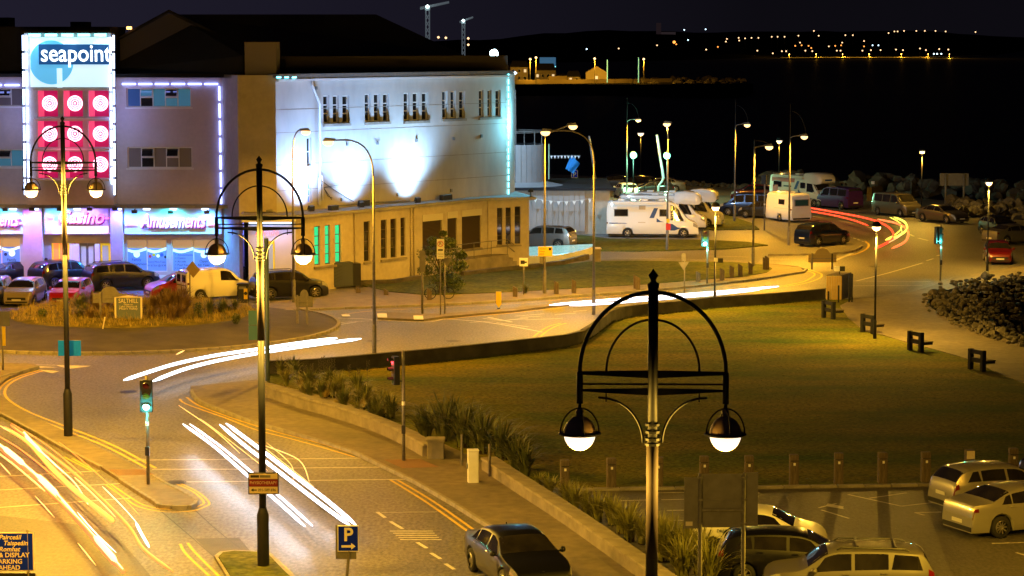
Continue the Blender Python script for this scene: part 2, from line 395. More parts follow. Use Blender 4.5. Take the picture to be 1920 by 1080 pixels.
# -- walls
def wall_run(name, label, pts, w, h, m, coping=None, cop_w=.5, cop_h=.07, step=1.1, pieces=True, z0=0.0):
    pts = [Vector(p).to_2d() for p in pts]; n = len(pts); A=[];B=[]
    for i in range(n):
        t = (pts[min(i+1,n-1)]-pts[max(i-1,0)]).normalized(); nn = Vector((-t.y,t.x)); A.append(tuple(pts[i])); B.append(tuple(pts[i]+nn*w))
    root = thing(name, label, "wall"); poly = A+B[::-1]
    MB().prism(poly, z0, h).build("wall_body", m, root)
    if coping:
        mid = [ (Vector(a)+Vector(b))/2 for a,b in zip(A,B)]
        mb = MB().bevbox(-step/2+.008, step/2-.008, -cop_w/2, cop_w/2, 0, cop_h, .015); first=None
        for x,y,a in walk(mid, step):
            if first is None: first = mb.build("coping_stone", coping, root); o=first
            else: o=first.copy(); COL.objects.link(o)
            o.parent=root; o.location=(x,y,h+.001+random.uniform(0,.006)); o.rotation_euler=(0,0,a+random.uniform(-.006,.006))
    return root
wl = Gs(WB1, .1, 5)
wall_run("low_wall", "low concrete wall with coping beside the planting, from the lamp post to the stone pier", wl, .42, .52, M_conc, M_conc, .5, .08)
wl2 = Gs([(903,880),(960,919),(1060,985),(1185,1075),(1290,1150)], .1, 5)
wall_run("low_wall", "low concrete wall with coping running down beside the parked black saloon", wl2, .5, .45, M_conc, M_conc, .58, .08)
wall_run("retaining_wall", "long dark curving wall between the lawn and the road", Gs(WALLB,0,4), .2, .62, M_dwall, M_dwall, .26, .03, 2.4)
p = g3(817,858,.1); t = thing("wall_pier", "squat square stone pier at the end of the low wall", "pier", p)
MB().bevbox(-.3,.3,-.25,.4,0,.62,.02).build("pier_body", M_conc, t); MB().bevbox(-.34,.34,-.29,.44,.62,.70,.02).build("pier_cap", M_conc, t)

# -- painted markings
def mark(px, w, col='w', dash=None, z=.006, k=4, name="road_marking"):
    pts = Gs(px, 0, k); mb = MB()
    if dash:
        tot = sum((Vector(pts[i+1])-Vector(pts[i])).length for i in range(len(pts)-1)); s=0
        while s < tot:
            seg = []
            for q in range(4):
                d = min(s+dash[0]*q/3, tot-.001); acc=0
                for i in range(len(pts)-1):
                    L=(Vector(pts[i+1])-Vector(pts[i])).length
                    if acc+L>=d: seg.append(tuple(Vector(pts[i]).lerp(Vector(pts[i+1]),(d-acc)/L))); break
                    acc+=L
            if len(seg)==4 and (Vector(seg[0])-Vector(seg[3])).length>.1: mb.strip(seg,-w/2,w/2,z)
            s += sum(dash)
    else: mb.strip(pts, -w/2, w/2, z)
    return struct(mb, name, M_wline if col=='w' else M_yline)
Y='y'
mark([(337,748),(350,758),(420,783),(480,806),(542,822),(600,838),(665,857)], .10, Y); mark([(350,745),(372,760),(430,782),(500,805),(560,821),(612,835),(680,857)], .10, Y)
mark([(732,900),(800,942),(885,1002),(960,1055),(1060,1130)], .10, Y); mark([(745,900),(812,940),(896,999),(975,1055),(1080,1130)], .10, Y)
mark([(75,694),(30,707),(5,722),(-2,738),(12,757),(50,778),(125,808),(200,838),(275,878)], .11, Y); mark([(86,694),(40,708),(16,722),(9,738),(22,754),(60,775),(137,805),(212,835),(292,878)], .11, Y)
mark([(120,857),(150,872),(172,883)], .08, Y); mark([(136,860),(165,876),(182,885)], .08, Y)
mark([(197,908),(235,935),(262,951),(310,960),(360,958),(385,950),(392,942),(370,922),(335,905)], .08, Y); mark([(207,907),(245,933),(270,947),(310,955),(355,954),(375,948),(382,941),(362,922),(320,903)], .08, Y)
mark([(338,1020),(350,1040),(398,1085)], .09, Y); mark([(352,1018),(366,1036),(415,1085)], .09, Y)
mark([(505,1040),(530,1060),(560,1090)], .08, Y); mark([(1000,632),(1015,620),(1032,611),(1052,606)], .12, Y); mark([(1012,632),(1027,620),(1044,611),(1062,606)], .12, Y)
mark([(1440,540),(1500,530),(1522,520),(1527,513),(1510,507)], .12, Y); mark([(1400,545),(1490,535),(1532,524),(1540,514),(1515,505)], .12, Y)
mark([(1545,483),(1590,480),(1620,470),(1629,460),(1622,452)], .14, Y)
mark([(640,590),(700,583),(825,577),(960,570),(1085,559),(1225,549),(1400,532)], .10, Y)
mark([(832,599),(900,592),(960,587),(1055,577)], .12, Y)
for a in ([(240,863),(480,861)],[(285,880),(450,880)],[(300,904),(470,903)],[(515,861),(695,859)],[(528,878),(722,876)],[(578,901),(760,899)],[(-60,897),(187,883)],[(-60,922),(225,907)],[(-60,956),(245,934)]):
    mark(a, .11, k=1)
mark([(707,960),(728,975),(748,990)], .12, dash=(1.0,30)); mark([(732,978),(755,992)], .12, k=1); mark([(782,1017),(800,1028)], .12, k=1); mark([(808,1037),(826,1048)], .12, k=1); mark([(835,1057),(852,1068)], .12, k=1)
mark([(715,961),(820,960)], .05, k=1)
for y0,x0,x1 in ((996,731,812),(1000,737,815),(1004,742,819),(1008,747,823),(1012,750,828)): mark([(x0,y0),(x1,y0)], .10, k=1)
mark([(520,626),(600,614),(668,604)], .12); mark([(560,618),(640,605),(715,601)], .10)
mark([(615,596),(680,598),(793,604),(832,598)], .14); mark([(832,598),(900,603),(960,612),(1018,623)], .16, k=4); mark([(965,593),(1100,582)], .12, dash=(2,2))
mark([(905,597),(945,601),(990,596)], .12, k=1); mark([(880,605),(990,598)], .10, k=1); mark([(915,595),(960,604)], .2, k=1); mark([(985,600),(1055,597)], .12, k=1); mark([(930,605),(990,613)], .12, k=1)
mark([(975,595),(1013,593)], .12, k=1); mark([(1040,590),(1080,587)], .12, k=1)
mark([(1605,527),(1665,512),(1730,493)], .16); mark([(1737,489),(1750,485)], .16,k=1); mark([(1757,480),(1762,478)], .16,k=1)
mark([(1600,527),(1745,528)], .12, k=1); mark([(1600,536),(1730,535)], .12, k=1); mark([(1300,535),(1400,523),(1450,515)], .12)
mark([(1515,404),(1555,411),(1590,417),(1628,426),(1660,437)], .2, dash=(3.2,3.2)); mark([(1705,439),(1720,446),(1745,452)], .2, dash=(2.2,1.6))
mark([(1562,490),(1598,475)], .3, k=1); mark([(1440,486),(1480,486)], .12, k=1); mark([(1560,438),(1600,446),(1630,458)], .12, dash=(.8,.6)); mark([(1585,441),(1615,452)], .12, dash=(.8,.6))
mark([(1330,389),(1380,386)], .2, k=1); mark([(1325,480),(1440,483)], .12, dash=(3,2)); mark([(1140,484),(1240,485),(1400,490)], .1)
# give-way triangles and hatched lines on the left
for tri in ([(28,684),(110,689),(60,690)],[(105,685),(170,687),(128,692)],[(70,693),(112,696),(98,700)]):
    struct(MB().sheet([G(x,y) for x,y in tri], .008), "road_marking", M_wline)
mark([(10,683),(170,686)], .10, k=1)
for tri in ([(707,592),(725,592),(726,599),(708,599)],[(775,596),(793,596),(794,603),(776,603)],[(640,594),(655,594),(657,597),(642,597)]):
    struct(MB().prism([G(x,y) for x,y in tri], .112,.13), "painted_kerb", M_white)
# car-park bays and arrow
for a in ([(1590,928),(1690,950)],[(1690,950),(1760,942)],[(1630,935),(1700,925)],[(1715,962),(1765,961)],[(1715,962),(1733,967)],[(1860,1020),(1925,1018)],[(1905,1037),(1925,1043)],[(1540,957),(1592,973)],[(1535,953),(1568,945)],[(1553,950),(1582,955)],[(1240,938),(1290,937)],[(1250,958),(1300,957)],[(1230,925),(1300,924)],[(1160,940),(1225,938)],[(1240,977),(1300,976)],[(1325,930),(1425,925)],[(1705,905),(1590,914)]):
    mark(a, .09, k=1, z=.018)
struct(MB().sheet([G(x,y) for x,y in [(1552,945),(1582,951),(1580,955),(1548,950)]], .022), "road_marking", M_wline)
# patched areas of road
M_patch = mat("road_patch", (0.075,0.072,0.068), 0.6, 0, 0.2, 1.5, 0.8, 26)
for i,poly in enumerate(([(366,1010),(448,1008),(475,1040),(400,1043)],[(480,603),(560,612),(632,633),(600,640),(500,640)],[(-60,960),(-60,1100),(300,1100),(215,1000),(160,985)])):
    struct(MB().sheet([G(x,y) for x,y in poly], .003), "road_patch", M_patch if i<2 else M_road2)
for c_ in ([(366,957),(420,1005),(520,1080)],[(-20,830),(100,880)],[(430,958),(610,960)],[(300,957),(362,1010),(402,1045)]):
    struct(MB().strip(Gs(c_,0,6),-.02,.02,.005), "road_crack", mat("crack_seal",(0.02,0.02,0.02),.5))
for px,py,r_ in ((330,905,.3),(620,955,.3),(560,700,.32),(240,735,.3),(850,640,.32),(120,900,.3),(700,640,.3),(1640,500,.35),(905,1020,.25),(1720,975,.3)):
    c=G(px,py); o=MB().lathe([(0,.001),(r_,.001)],20,(0,0,.0075)).lathe([(r_+.01,.0),(r_+.06,.0)],20,(0,0,.0065)).build("manhole_cover",mat("iron_cover",(.03,.028,.026),.45,.5,.4,20),None,loc=(c[0],c[1],.012)); o["kind"]="structure"
mbt = MB()
for i in range(22):
    for j in range(9):
        a = Vector(G(205+0,887)); b=Vector(G(272,886)); c=Vector(G(225,898)); q=a+(b-a)*(i/22)+(c-a)*(j/9)
        mbt.box(q.x-.02,q.x+.02,q.y-.03,q.y+.03,.108,.122)
struct(mbt,"tactile_paving",mat("buff_tactile_paving",(.3,.17,.09),.7))
mbt = MB()
for i in range(30):
    for j in range(12):
        a = Vector(G(722,868)); b=Vector(G(790,866)); c=Vector(G(757,884)); q=a+(b-a)*(i/30)+(c-a)*(j/12)
        mbt.box(q.x-.02,q.x+.02,q.y-.03,q.y+.03,.098,.112)
struct(mbt,"tactile_paving",mat("buff_tactile_paving",(.3,.17,.09),.7))

# -- boulders: sea wall behind the road, mound by the inlet
RK = []
for s_ in range(5):
    b = __import__("bmesh").new(); import bmesh
    bmesh.ops.create_icosphere(b, subdivisions=2, radius=1.0)
    rnd = random.Random(s_)
    cuts = [(Vector((rnd.uniform(-1,1),rnd.uniform(-1,1),rnd.uniform(-1,1))).normalized(), rnd.uniform(.42,.7)) for _ in range(11)]
    for v in b.verts:
        for nn,d in cuts:
            e = v.co.dot(nn)-d
            if e > 0: v.co -= nn*e
        v.co *= Vector((1.15,.9,.75))[0] if 0 else 1
    me = bpy.data.meshes.new("boulder"); b.to_mesh(me); b.free(); me.materials.append(M_rock); RK.append(me)
def rocks(name, label, spots, group=None):
    root = thing(name, label, "rocks", group=group)
    for x,y,z,s_ in spots:
        o = bpy.data.objects.new("boulder", random.choice(RK)); COL.objects.link(o); o.parent = root
        o.location=(x,y,z); o.scale=(s_*random.uniform(.8,1.25), s_*random.uniform(.8,1.1), s_*random.uniform(.6,.9)); o.rotation_euler=(random.uniform(-.5,.5),random.uniform(-.5,.5),random.uniform(0,6.28))
sp=[]
for i in range(150):
    t_=random.random(); px=1425+t_*520; yb=358+t_*22
    a=G(px,yb+random.uniform(-4,2)); lay=random.random()
    sp.append((a[0],a[1]+2+lay*1.5,.2+lay*1.3,random.uniform(.6,1.25)))
rocks("rock_sea_wall","row of big boulders forming the sea wall behind the far road",sp)
sp=[]
for i in range(90):
    t_=random.random(); a=G(1240+t_*200,344+t_*12+random.uniform(-2,1)); sp.append((a[0],a[1],.1,random.uniform(.3,.6)))
rocks("rock_sea_wall","low line of small boulders behind the far parked cars",sp)
sp=[]
for i in range(110):
    t_=random.random(); a=G(1780+t_*170,400+t_*10+random.uniform(-12,8)); sp.append((a[0],a[1],.1+random.random()*.8,random.uniform(.35,.8)))
rocks("rock_mound","rough bank of rocks beside the dark saloon and the sign board",sp)
sp=[]
edge=[G(x,y) for x,y in [(1925,520),(1860,528),(1800,538),(1760,550),(1740,563),(1745,576),(1775,596),(1830,620),(1880,638),(1930,650),(2000,672)]]
es_=smooth2(edge,8)
for i in range(300):
    p=random.choice(es_[:-1]); inw=random.random()
    c=Vector(G(1950,570)); q=Vector((p.x,p.y))+ (c-Vector((p.x,p.y))).normalized()*(inw*3.2) + Vector((random.uniform(-.8,.8),random.uniform(-1.5,1.5)))
    sp.append((q.x,q.y,.18-inw*inw*2.4,random.choice([.12,.16,.2,.26,.34,.5])))
rocks("rock_mound","bank of small stones curving round the inlet beside the path",sp)
mb=MB()
for i in range(1500):
    p=random.choice(es_[:-1]); inw=random.random()**.8
    c=Vector(G(1950,570)); q=Vector((p.x,p.y))+ (c-Vector((p.x,p.y))).normalized()*(inw*5) + Vector((random.uniform(-1,1),random.uniform(-1.8,1.8)))
    s_=random.uniform(.08,.2); z=.2-inw*inw*2.4
    mb.lathe([(0,-s_*.5),(s_,-s_*.1),(s_*.7,s_*.5),(0,s_*.6)],5,(q.x,q.y,z))
mb.build("beach_stones", M_rock, kind="stuff")
slope=[]; mb=MB(); n=len(es_)
for i,p in enumerate(es_):
    c=Vector(G(2000,570)); d=(c-Vector((p.x,p.y))).normalized(); o=Vector((p.x,p.y))-d*.3; q=Vector((p.x,p.y))+d*5
    mb.v += [(o.x,o.y,.02),(q.x,q.y,-3.2)]
mb.f += [(2*i,2*i+1,2*i+3,2*i+2) for i in range(n-1)]
struct(mb,"beach",M_soil)
# ================================================================== BUILDINGS
M_facade = mat("painted_render", (0.46,0.40,0.40), 0.85, 0, 0.08, 0.5, 0.15, 10, dirt=0.05)
M_facade2 = mat("cream_render", (0.42,0.37,0.29), 0.85, 0, 0.13, 0.35, 0.2, 10, dirt=0.08)
M_upper = mat("pale_weathered_render", (0.42,0.41,0.39), 0.85, 0, 0.14, 0.22, 0.15, 8, stretch=(1,1,.35), dirt=0.06)
M_roof = mat("dark_slate_roof", (0.012,0.011,0.013), 0.9, 0, 0.2, 1)
M_flat = mat("felt_roof", (0.28,0.27,0.26), 0.8, 0, 0.25, 0.6)
M_wframe = mat("white_window_frame", (0.6,0.6,0.58), 0.5)
M_bframe = mat("brown_window_frame", (0.06,0.045,0.03), 0.6)
M_winteal = mat("teal_lit_pane", (0.05,0.14,0.2), 0.12, emit=(0.06,0.22,0.34), es=0.35)
M_winblue = mat("blue_dim_pane", (0.03,0.06,0.16), 0.12, emit=(0.03,0.08,0.25), es=0.4); M_curt = mat("curtained_pane", (0.16,0.14,0.14), 0.25)
M_wingreen = mat("green_lit_pane", (0.02,0.3,0.15), 0.2, emit=(0.01,0.62,0.26), es=0.85)
M_shut = mat("brown_roller_shutter", (0.05,0.035,0.022), 0.6)
M_neonB = mat("blue_white_tube", (0.7,0.8,1), 0.3, emit=(0.42,0.62,1.0), es=6)
M_neonV = mat("violet_white_tube", (0.7,0.7,1), 0.3, emit=(0.26,0.34,1.0), es=5.5)
M_neonC = mat("cyan_tube", (0.5,0.9,1), 0.3, emit=(0.15,0.85,1.0), es=5)
M_neonP = mat("pink_white_tube", (1,0.7,0.8), 0.3, emit=(1.0,0.50,0.66), es=2.6)
M_red = mat("red_neon_glow_panel", (0.22,0.004,0.05), 0.4, emit=(0.55,0.0,0.10), es=0.5)  # emission stands in for neon light falling on the boxes
M_redside = mat("pink_neon_glow_panel", (0.5,0.08,0.15), 0.4, emit=(0.9,0.06,0.18), es=0.7)  # box sides glow by themselves to imitate the red neon light
M_signW = mat("white_tube_glow_panel", (0.75,0.78,0.8), 0.4, emit=(0.55,0.85,1.0), es=0.75)  # sign face given its own glow in place of the tubes' light
M_signDB = mat("deep_blue_tube_glow_panel", (0.002,0.02,0.06), 0.5, emit=(0.002,0.07,0.24), es=0.8)  # plate glow also imitates light from the tubes
M_signLB = mat("light_blue_tube_glow_panel", (0.10,0.45,0.7), 0.4, emit=(0.10,0.45,0.80), es=0.7)  # disc glow also imitates light from the tubes
M_letW = mat("white_lit_lettering", (0.9,0.9,0.9), 0.4, emit=(0.85,0.95,1.0), es=1.6)
M_letR = mat("red_neon_lettering", (1,0.3,0.25), 0.3, emit=(1.0,0.14,0.14), es=1.0)
M_letRd = mat("red_letter_returns", (0.25,0.02,0.08), 0.4)
M_fascia = mat("pale_sign_fascia", (0.62,0.64,0.66), 0.6, 0, 0.05, 1)
M_poster = mat("window_film", (0.10,0.17,0.42), 0.5, emit=(0.06,0.16,0.60), es=0.8)
M_posterW = mat("white_window_film", (0.7,0.75,0.8), 0.4, emit=(0.4,0.65,1), es=0.9)
M_ink = mat("navy_print", (0.01,0.03,0.08), 0.5)
M_upband = mat("warm_window_head", (0.4,0.3,0.15), 0.4, emit=(0.5,0.30,0.16), es=0.5)
M_warmband = mat("orange_lit_strip", (0.8,0.6,0.4), 0.4, emit=(1.0,0.62,0.36), es=1.0)
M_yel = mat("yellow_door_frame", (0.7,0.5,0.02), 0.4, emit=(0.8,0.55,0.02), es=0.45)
M_orange_in = mat("orange_lit_interior", (0.7,0.2,0.05), 0.5, emit=(1.0,0.26,0.08), es=0.7)
M_doorg = mat("lit_door_glass", (0.25,0.3,0.35), 0.15, emit=(0.45,0.42,0.36), es=0.45)

class WF:
    def __init__(s, A, B, root):
        s.A = Vector(A).to_2d(); s.B = Vector(B).to_2d(); s.d = (s.B-s.A).normalized(); s.L = (s.B-s.A).length
        s.n = Vector((-s.d.y, s.d.x)); s.root = root; s.ang = math.atan2(s.d.y, s.d.x)
        s.M = Matrix.Translation(-Vector(root.location)) @ Matrix.Translation((s.A.x,s.A.y,0)) @ Matrix.Rotation(s.ang,4,'Z')
    def uv(s, px, py, off=0.0):
        dx,dy,dz = ray(px,py); a = s.A + s.n*off
        t = (a.dot(s.n))/(dx*s.n.x+dy*s.n.y); p = Vector((dx*t,dy*t))
        return (p-a).dot(s.d), CAMZ+dz*t
    def w(s, u, y, z): p = s.A+s.d*u+s.n*y; return Vector((p.x,p.y,z))
    def part(s, mb, name, m, parent=None, **k): return mb.build(name, m, parent or s.root, M=s.M, **k)
    def box(s, name, m, u0,u1,y0,y1,z0,z1, parent=None, **k): return s.part(MB().box(min(u0,u1),max(u0,u1),y0,y1,min(z0,z1),max(z0,z1)), name, m, parent, **k)
    def rect(s, px0,py0,px1,py1,off=0.0):
        u0,z1 = s.uv(px0,py0,off); u1,_ = s.uv(px1,py0,off); _,z0 = s.uv((px0+px1)/2,py1,off); _,z1 = s.uv((px0+px1)/2,py0,off)
        return u0,u1,z0,z1
    def text(s, body, px, py, hpx, m, off, parent=None, **k):
        u,z = s.uv(px,py,off); D = (s.A+s.d*u).y; size = hpx*D/FPX
        if 'wpx' in k: k['width'] = k.pop('wpx')*D/FPX/max(.2,s.d.x)
        loc = Vector(s.M @ Vector((u,off,z)))
        return text(body, size, m, parent or s.root, loc, (math.pi/2,0,s.ang), **k)
def facade(u0,u1,z0,z1,ops,depth):
    us = sorted({u0,u1,*[o[0] for o in ops],*[o[1] for o in ops]}); zs = sorted({z0,z1,*[o[2] for o in ops],*[o[3] for o in ops]})
    mb = MB()
    for i in range(len(us)-1):
        for j in range(len(zs)-1):
            cu,cz = (us[i]+us[i+1])/2,(zs[j]+zs[j+1])/2
            if not any(o[0]<cu<o[1] and o[2]<cz<o[3] for o in ops):
                mb.quad((us[i],0,zs[j]),(us[i+1],0,zs[j]),(us[i+1],0,zs[j+1]),(us[i],0,zs[j+1]))
    for a,b,c,d in ops:
        mb.quad((a,0,c),(a,0,d),(a,depth,d),(a,depth,c)); mb.quad((b,0,c),(b,depth,c),(b,depth,d),(b,0,d))
        mb.quad((a,0,c),(a,depth,c),(b,depth,c),(b,0,c)); mb.quad((a,0,d),(b,0,d),(b,depth,d),(a,depth,d))
    mb.quad((u0,depth+.12,z0),(u1,depth+.12,z0),(u1,depth+.12,z1),(u0,depth+.12,z1))
    mb.quad((u0,0,z1),(u1,0,z1),(u1,depth+.12,z1),(u0,depth+.12,z1)); mb.quad((u0,0,z0),(u0,0,z1),(u0,depth+.12,z1),(u0,depth+.12,z0)); mb.quad((u1,0,z0),(u1,depth+.12,z0),(u1,depth+.12,z1),(u1,0,z1))
    return mb
def window(wf, op, depth, nu, nv0, fm, gm, fw=.05, sill=True, opened=(), gms=None, split=None):
    a,b,c,d = op; y = depth-.06; mb = MB()
    mb.box(a+.002,a+fw,y,y+.06,c+.002,d-.002); mb.box(b-fw,b-.002,y,y+.06,c+.002,d-.002)
    mb.box(a+fw,b-fw,y,y+.06,c+.002,c+fw); mb.box(a+fw,b-fw,y,y+.06,d-fw,d-.002)
    nv=nv0; iu=(b-a-2*fw)/nu; iv=(d-c-2*fw)/nv
    for i in range(1,nu): mb.box(a+fw+iu*i-fw/2,a+fw+iu*i+fw/2,y+.004,y+.056,c+fw,d-fw)
    for j in range(1,nv):
        for i in range(nu):
            if split is not None and i not in split: continue
            l = a+fw+iu*i+(fw/2 if i else 0)+.001; r_ = a+fw+iu*(i+1)-(fw/2 if i<nu-1 else 0)-.001
            mb.box(l,r_,y+.008,y+.052,c+fw+iv*j-fw/2,c+fw+iv*j+fw/2)
    if sill: mb.box(a-.08,b+.08,-.08,y-.002,c-.10,c-.003)
    w = wf.part(mb,"window",fm)
    for i in range(nu):
        for j in range(nv):
            full = split is not None and i not in split
            if full and j: continue
            u0_=a+fw+iu*i+.03; u1_=a+fw+iu*(i+1)-.03; z0_=c+fw+iv*j+.03; z1_=c+fw+iv*((nv if full else j+1))-.03
            g_ = (gms[(i+j*nu)%len(gms)] if gms else gm)
            p = MB()
            if (i,j) in opened:   # top-hung sash pushed open
                q=.28; p.add([(u0_,y,z1_),(u1_,y,z1_),(u1_+.0,y-q,z0_+.05),(u0_+.0,y-q,z0_+.05),(u0_,y+.02,z1_+.0),(u1_,y+.02,z1_),(u1_,y-q+.02,z0_+.05),(u0_,y-q+.02,z0_+.05)],[(0,1,2,3)[::-1],(4,5,6,7),(3,2,6,7),(0,4,7,3),(1,2,6,5)])
                fr=MB(); fr.tube([(u0_,y-.01,z1_),(u1_,y-.01,z1_),(u1_,y-q-.01,z0_+.05),(u0_,y-q-.01,z0_+.05),(u0_,y-.01,z1_)],.025,5); wf.part(fr,"sash",fm,w)
            else: p.box(u0_-.028,u1_+.028,y+.02,y+.04,z0_-.028,z1_+.028)
            wf.part(p,"pane",g_,w)
    return w

# ---------------------------------------------------------------- amusement centre
SEA = thing("amusement_centre", "big pale amusement building with blue neon edging and a tall lit sign tower", "building", (-16.4,148,0))
XL = P(-170,400,148).x
F0 = WF((XL,148),(P(457,400,148).x,148),SEA)
dep=.22
ops0=[]
wins=[(237,165,358,201,((1,0),)),(239,276,360,315,((1,1),(3,1))),(-75,165,45,199,()),(-75,280,45,313,())]
for a in wins: ops0.append(F0.rect(*a[:4]))
sh=[(237,450,313,510),(322,450,403,510),(-34,447,38,508),(-110,447,-42,508)]
for a in sh: ops0.append(F0.rect(*a))
ent=F0.rect(96,456,208,531); ent=(ent[0],ent[1],0.02,ent[3]); ops0.append(ent)
F0.part(facade(0,F0.L,0,12.75,ops0,dep),"wall",M_facade)
for k,a in enumerate(wins):
    op=F0.rect(*a[:4])
    window(F0,op,dep,5,2 if k in(0,1) else 2,M_wframe,M_glassd,.06,gms=[M_winblue,M_glassd,M_winteal,M_winteal,M_winteal,M_winteal,M_winteal] if k in (0,3) else [M_curt,M_glassd,M_curt,M_curt,M_curt,M_curt,M_glassd],opened=((1,1),(3,1)),split=(1,3))
# canopy, roof edge, plinth
u0c,zc=F0.uv(-170,384); 
F0.box("canopy",M_greyp,0,F0.L,-.9,-.002,zc-.16,zc+.05)
F0.box("roof_edge",M_roof,-.2,F0.L+.2,-.5,.5,12.76,12.95)
F0.box("plinth",M_fascia,F0.uv(212,520)[0],F0.uv(415,520)[0],-.06,-.003,0,.62)
# columns
for a,b in ((47,82),(210,233)):
    F0.box("column",M_facade,F0.uv(a,450)[0],F0.uv(b,450)[0],-.55,-.003,0,zc-.17)
# sign fascias
fz0=F0.uv(300,436)[1]; fz1=zc-.18
for a,b in ((234,417),(84,208),(-150,45)):
    F0.box("sign_fascia",M_fascia,F0.uv(a,450)[0],F0.uv(b,450)[0],-.30,-.004,fz0,fz1)
    F0.box("fascia_ledge",M_white,F0.uv(a,450)[0],F0.uv(b,450)[0],-.36,-.004,fz0-.06,fz0-.003)
def neon_word(body,px,py,h,wpx,off=-.42):
    F0.text(body,px+2,py+2.5,h,M_letRd,off+.03,wpx=wpx,shear=.28,name="letter_returns",depth=.05,bold=.03)
    F0.text(body,px,py,h,M_letR,off-.03,wpx=wpx,shear=.28,name="lettering",depth=.02,bold=.022)
neon_word("Amusements",324,415,36,122); neon_word("Casino",150,408,34,86); neon_word("Amusements",-24,413,34,118)
for a,b,y_ in ((236,258,421),(389,410,421),(91,100,409),(197,205,409),(36,48,419)):
    r_=F0.rect(a,y_-1.6,b,y_+1.6,-.4); F0.box("neon_bar",M_letR,r_[0],r_[1],-.44,-.40,r_[2],r_[3])
# shop windows with printed film
def shopwin(rc,split,texts,icons=()):
    op=F0.rect(*rc); x0,y0,x1,y1=rc
    w=F0.part(MB().box(op[0]+.002,op[0]+.06,.08,.16,op[2],op[3]).box(op[1]-.06,op[1]-.002,.08,.16,op[2],op[3]).box((op[0]+op[1])/2-.03,(op[0]+op[1])/2+.03,.08,.16,op[2],op[3]).box(op[0]+.06,op[1]-.06,.081,.159,op[2],op[2]+.06),"window",M_wframe)
    zt=F0.uv(0,y0+16)[1]
    for k,(a,b) in enumerate(((op[0]+.062,(op[0]+op[1])/2-.032),((op[0]+op[1])/2+.032,op[1]-.062))):
        F0.part(MB().box(a,b,.11,.13,zt,op[3]-.01),"pane",M_upband,w)
        F0.part(MB().box(a,b,.11,.13,op[2]+.062,zt-.002),"pane",M_poster,w)
        mb=MB(); n=12
        for i in range(n):
            p=i/n; q=(i+1)/n; f=lambda s_: zt-.02-.10*math.sin(s_*math.pi*1.3)
            mb.quad((a+(b-a)*p,.105,f(p)-.17),(a+(b-a)*q,.105,f(q)-.17),(a+(b-a)*q,.105,f(q)),(a+(b-a)*p,.105,f(p)))
        F0.part(mb,"film_wave",M_posterW,w)
    for body,px,py,h,al in texts:
        F0.text(body,px,py,h,M_ink,.095,w,name="lettering",align=al)
    for px,py,r_,m in icons:
        u,z=F0.uv(px,py); F0.part(MB().lathe([(0,0),(r_,0),(r_,.01),(0,.01)],16,(u,.095,z),'y'),"emblem",m,w)
M_icY=mat("yellow_print",(.7,.5,.02),.5); M_icR=mat("red_print",(.5,.05,.08),.5); M_icB=mat("blue_print",(.03,.1,.5),.5)
shopwin(sh[0],0,[("Family",256,487,7,'CENTER'),("Entertainment",256,495,7,'CENTER'),("Centre",256,503,7,'CENTER'),("Every Mon,Tues,",294,491,5,'CENTER'),("Fri & Sun @ 8.30",294,498,5,'CENTER')],
   [(256,477,.2,M_posterW),(281,481,.1,M_icR),(288,478,.1,M_icY),(296,480,.1,M_posterW),(303,478,.11,M_icB),(310,482,.09,M_ink)])
shopwin(sh[1],0,[("+ Amusements",328,478,5.5,'LEFT'),("+ Casino",328,484,5.5,'LEFT'),("+ Arcade",328,490.5,5.5,'LEFT'),("+ Pool Tables",328,497,5.5,'LEFT'),("+ Live Music",328,503,5.5,'LEFT'),("Open",382,490,7,'CENTER'),("All Year",382,497,7,'CENTER'),("Round",382,504,7,'CENTER')],[(382,478,.2,M_posterW)])
shopwin(sh[2],0,[("Family",22,487,7,'CENTER'),("Entertainment",22,495,6,'CENTER'),("Centre",22,503,7,'CENTER'),("8.30",-14,494,6,'CENTER')],[(22,475,.2,M_posterW),(2,472,.1,M_icY),(10,477,.1,M_ink)])
shopwin(sh[3],0,[])
# floodlights under the canopy
def shop_flood(px,py,e,col,tx,ty):
    u,z=F0.uv(px,py,-1.3)
    F0.part(MB().box(u-.16,u+.16,-1.42,-1.2,z-.10,z+.10).box(u-.02,u+.02,-1.3,-.9,z+.10,z+.16),"floodlight",M_black)
    tu,tz=F0.uv(tx,ty)
    s_=spot("flood_lamp",F0.w(u,-1.15,z-.03)-SEA.location,F0.w(tu,0,tz)-SEA.location,e*.62,col,150,SEA,.08,.8)
shop_flood(252,397,420,(.02,.5,1),250,460); shop_flood(320,398,420,(.02,.85,.8),322,440); shop_flood(388,398,420,(.02,.5,1),390,460)
shop_flood(112,392,360,(.03,.6,1),110,450); shop_flood(168,392,220,(.35,.2,1),165,430); shop_flood(10,393,380,(.02,.5,1),5,450); shop_flood(60,392,420,(.5,.08,1),66,470); shop_flood(216,392,520,(.10,.06,1),222,460)
for k,(px,c_) in enumerate(((-60,(.05,.12,1)),(25,(.1,.2,1)),(66,(.35,.05,1)),(145,(.2,.3,1)),(221,(.08,.05,1)),(275,(.06,.14,1)),(325,(.03,.5,.9)),(385,(.07,.16,1)),(440,(.1,.12,1)))):
    u,z=F0.uv(px,395,-.8); F0.part(MB().box(u-.2,u+.2,-.88,-.72,zc-.26,zc-.165),"canopy_light",M_neonB); spot("canopy_lamp",F0.w(u,-1.05,zc-.3)-SEA.location,F0.w(u,-1.3,0)-SEA.location,700,c_,165,SEA,.12,.5)
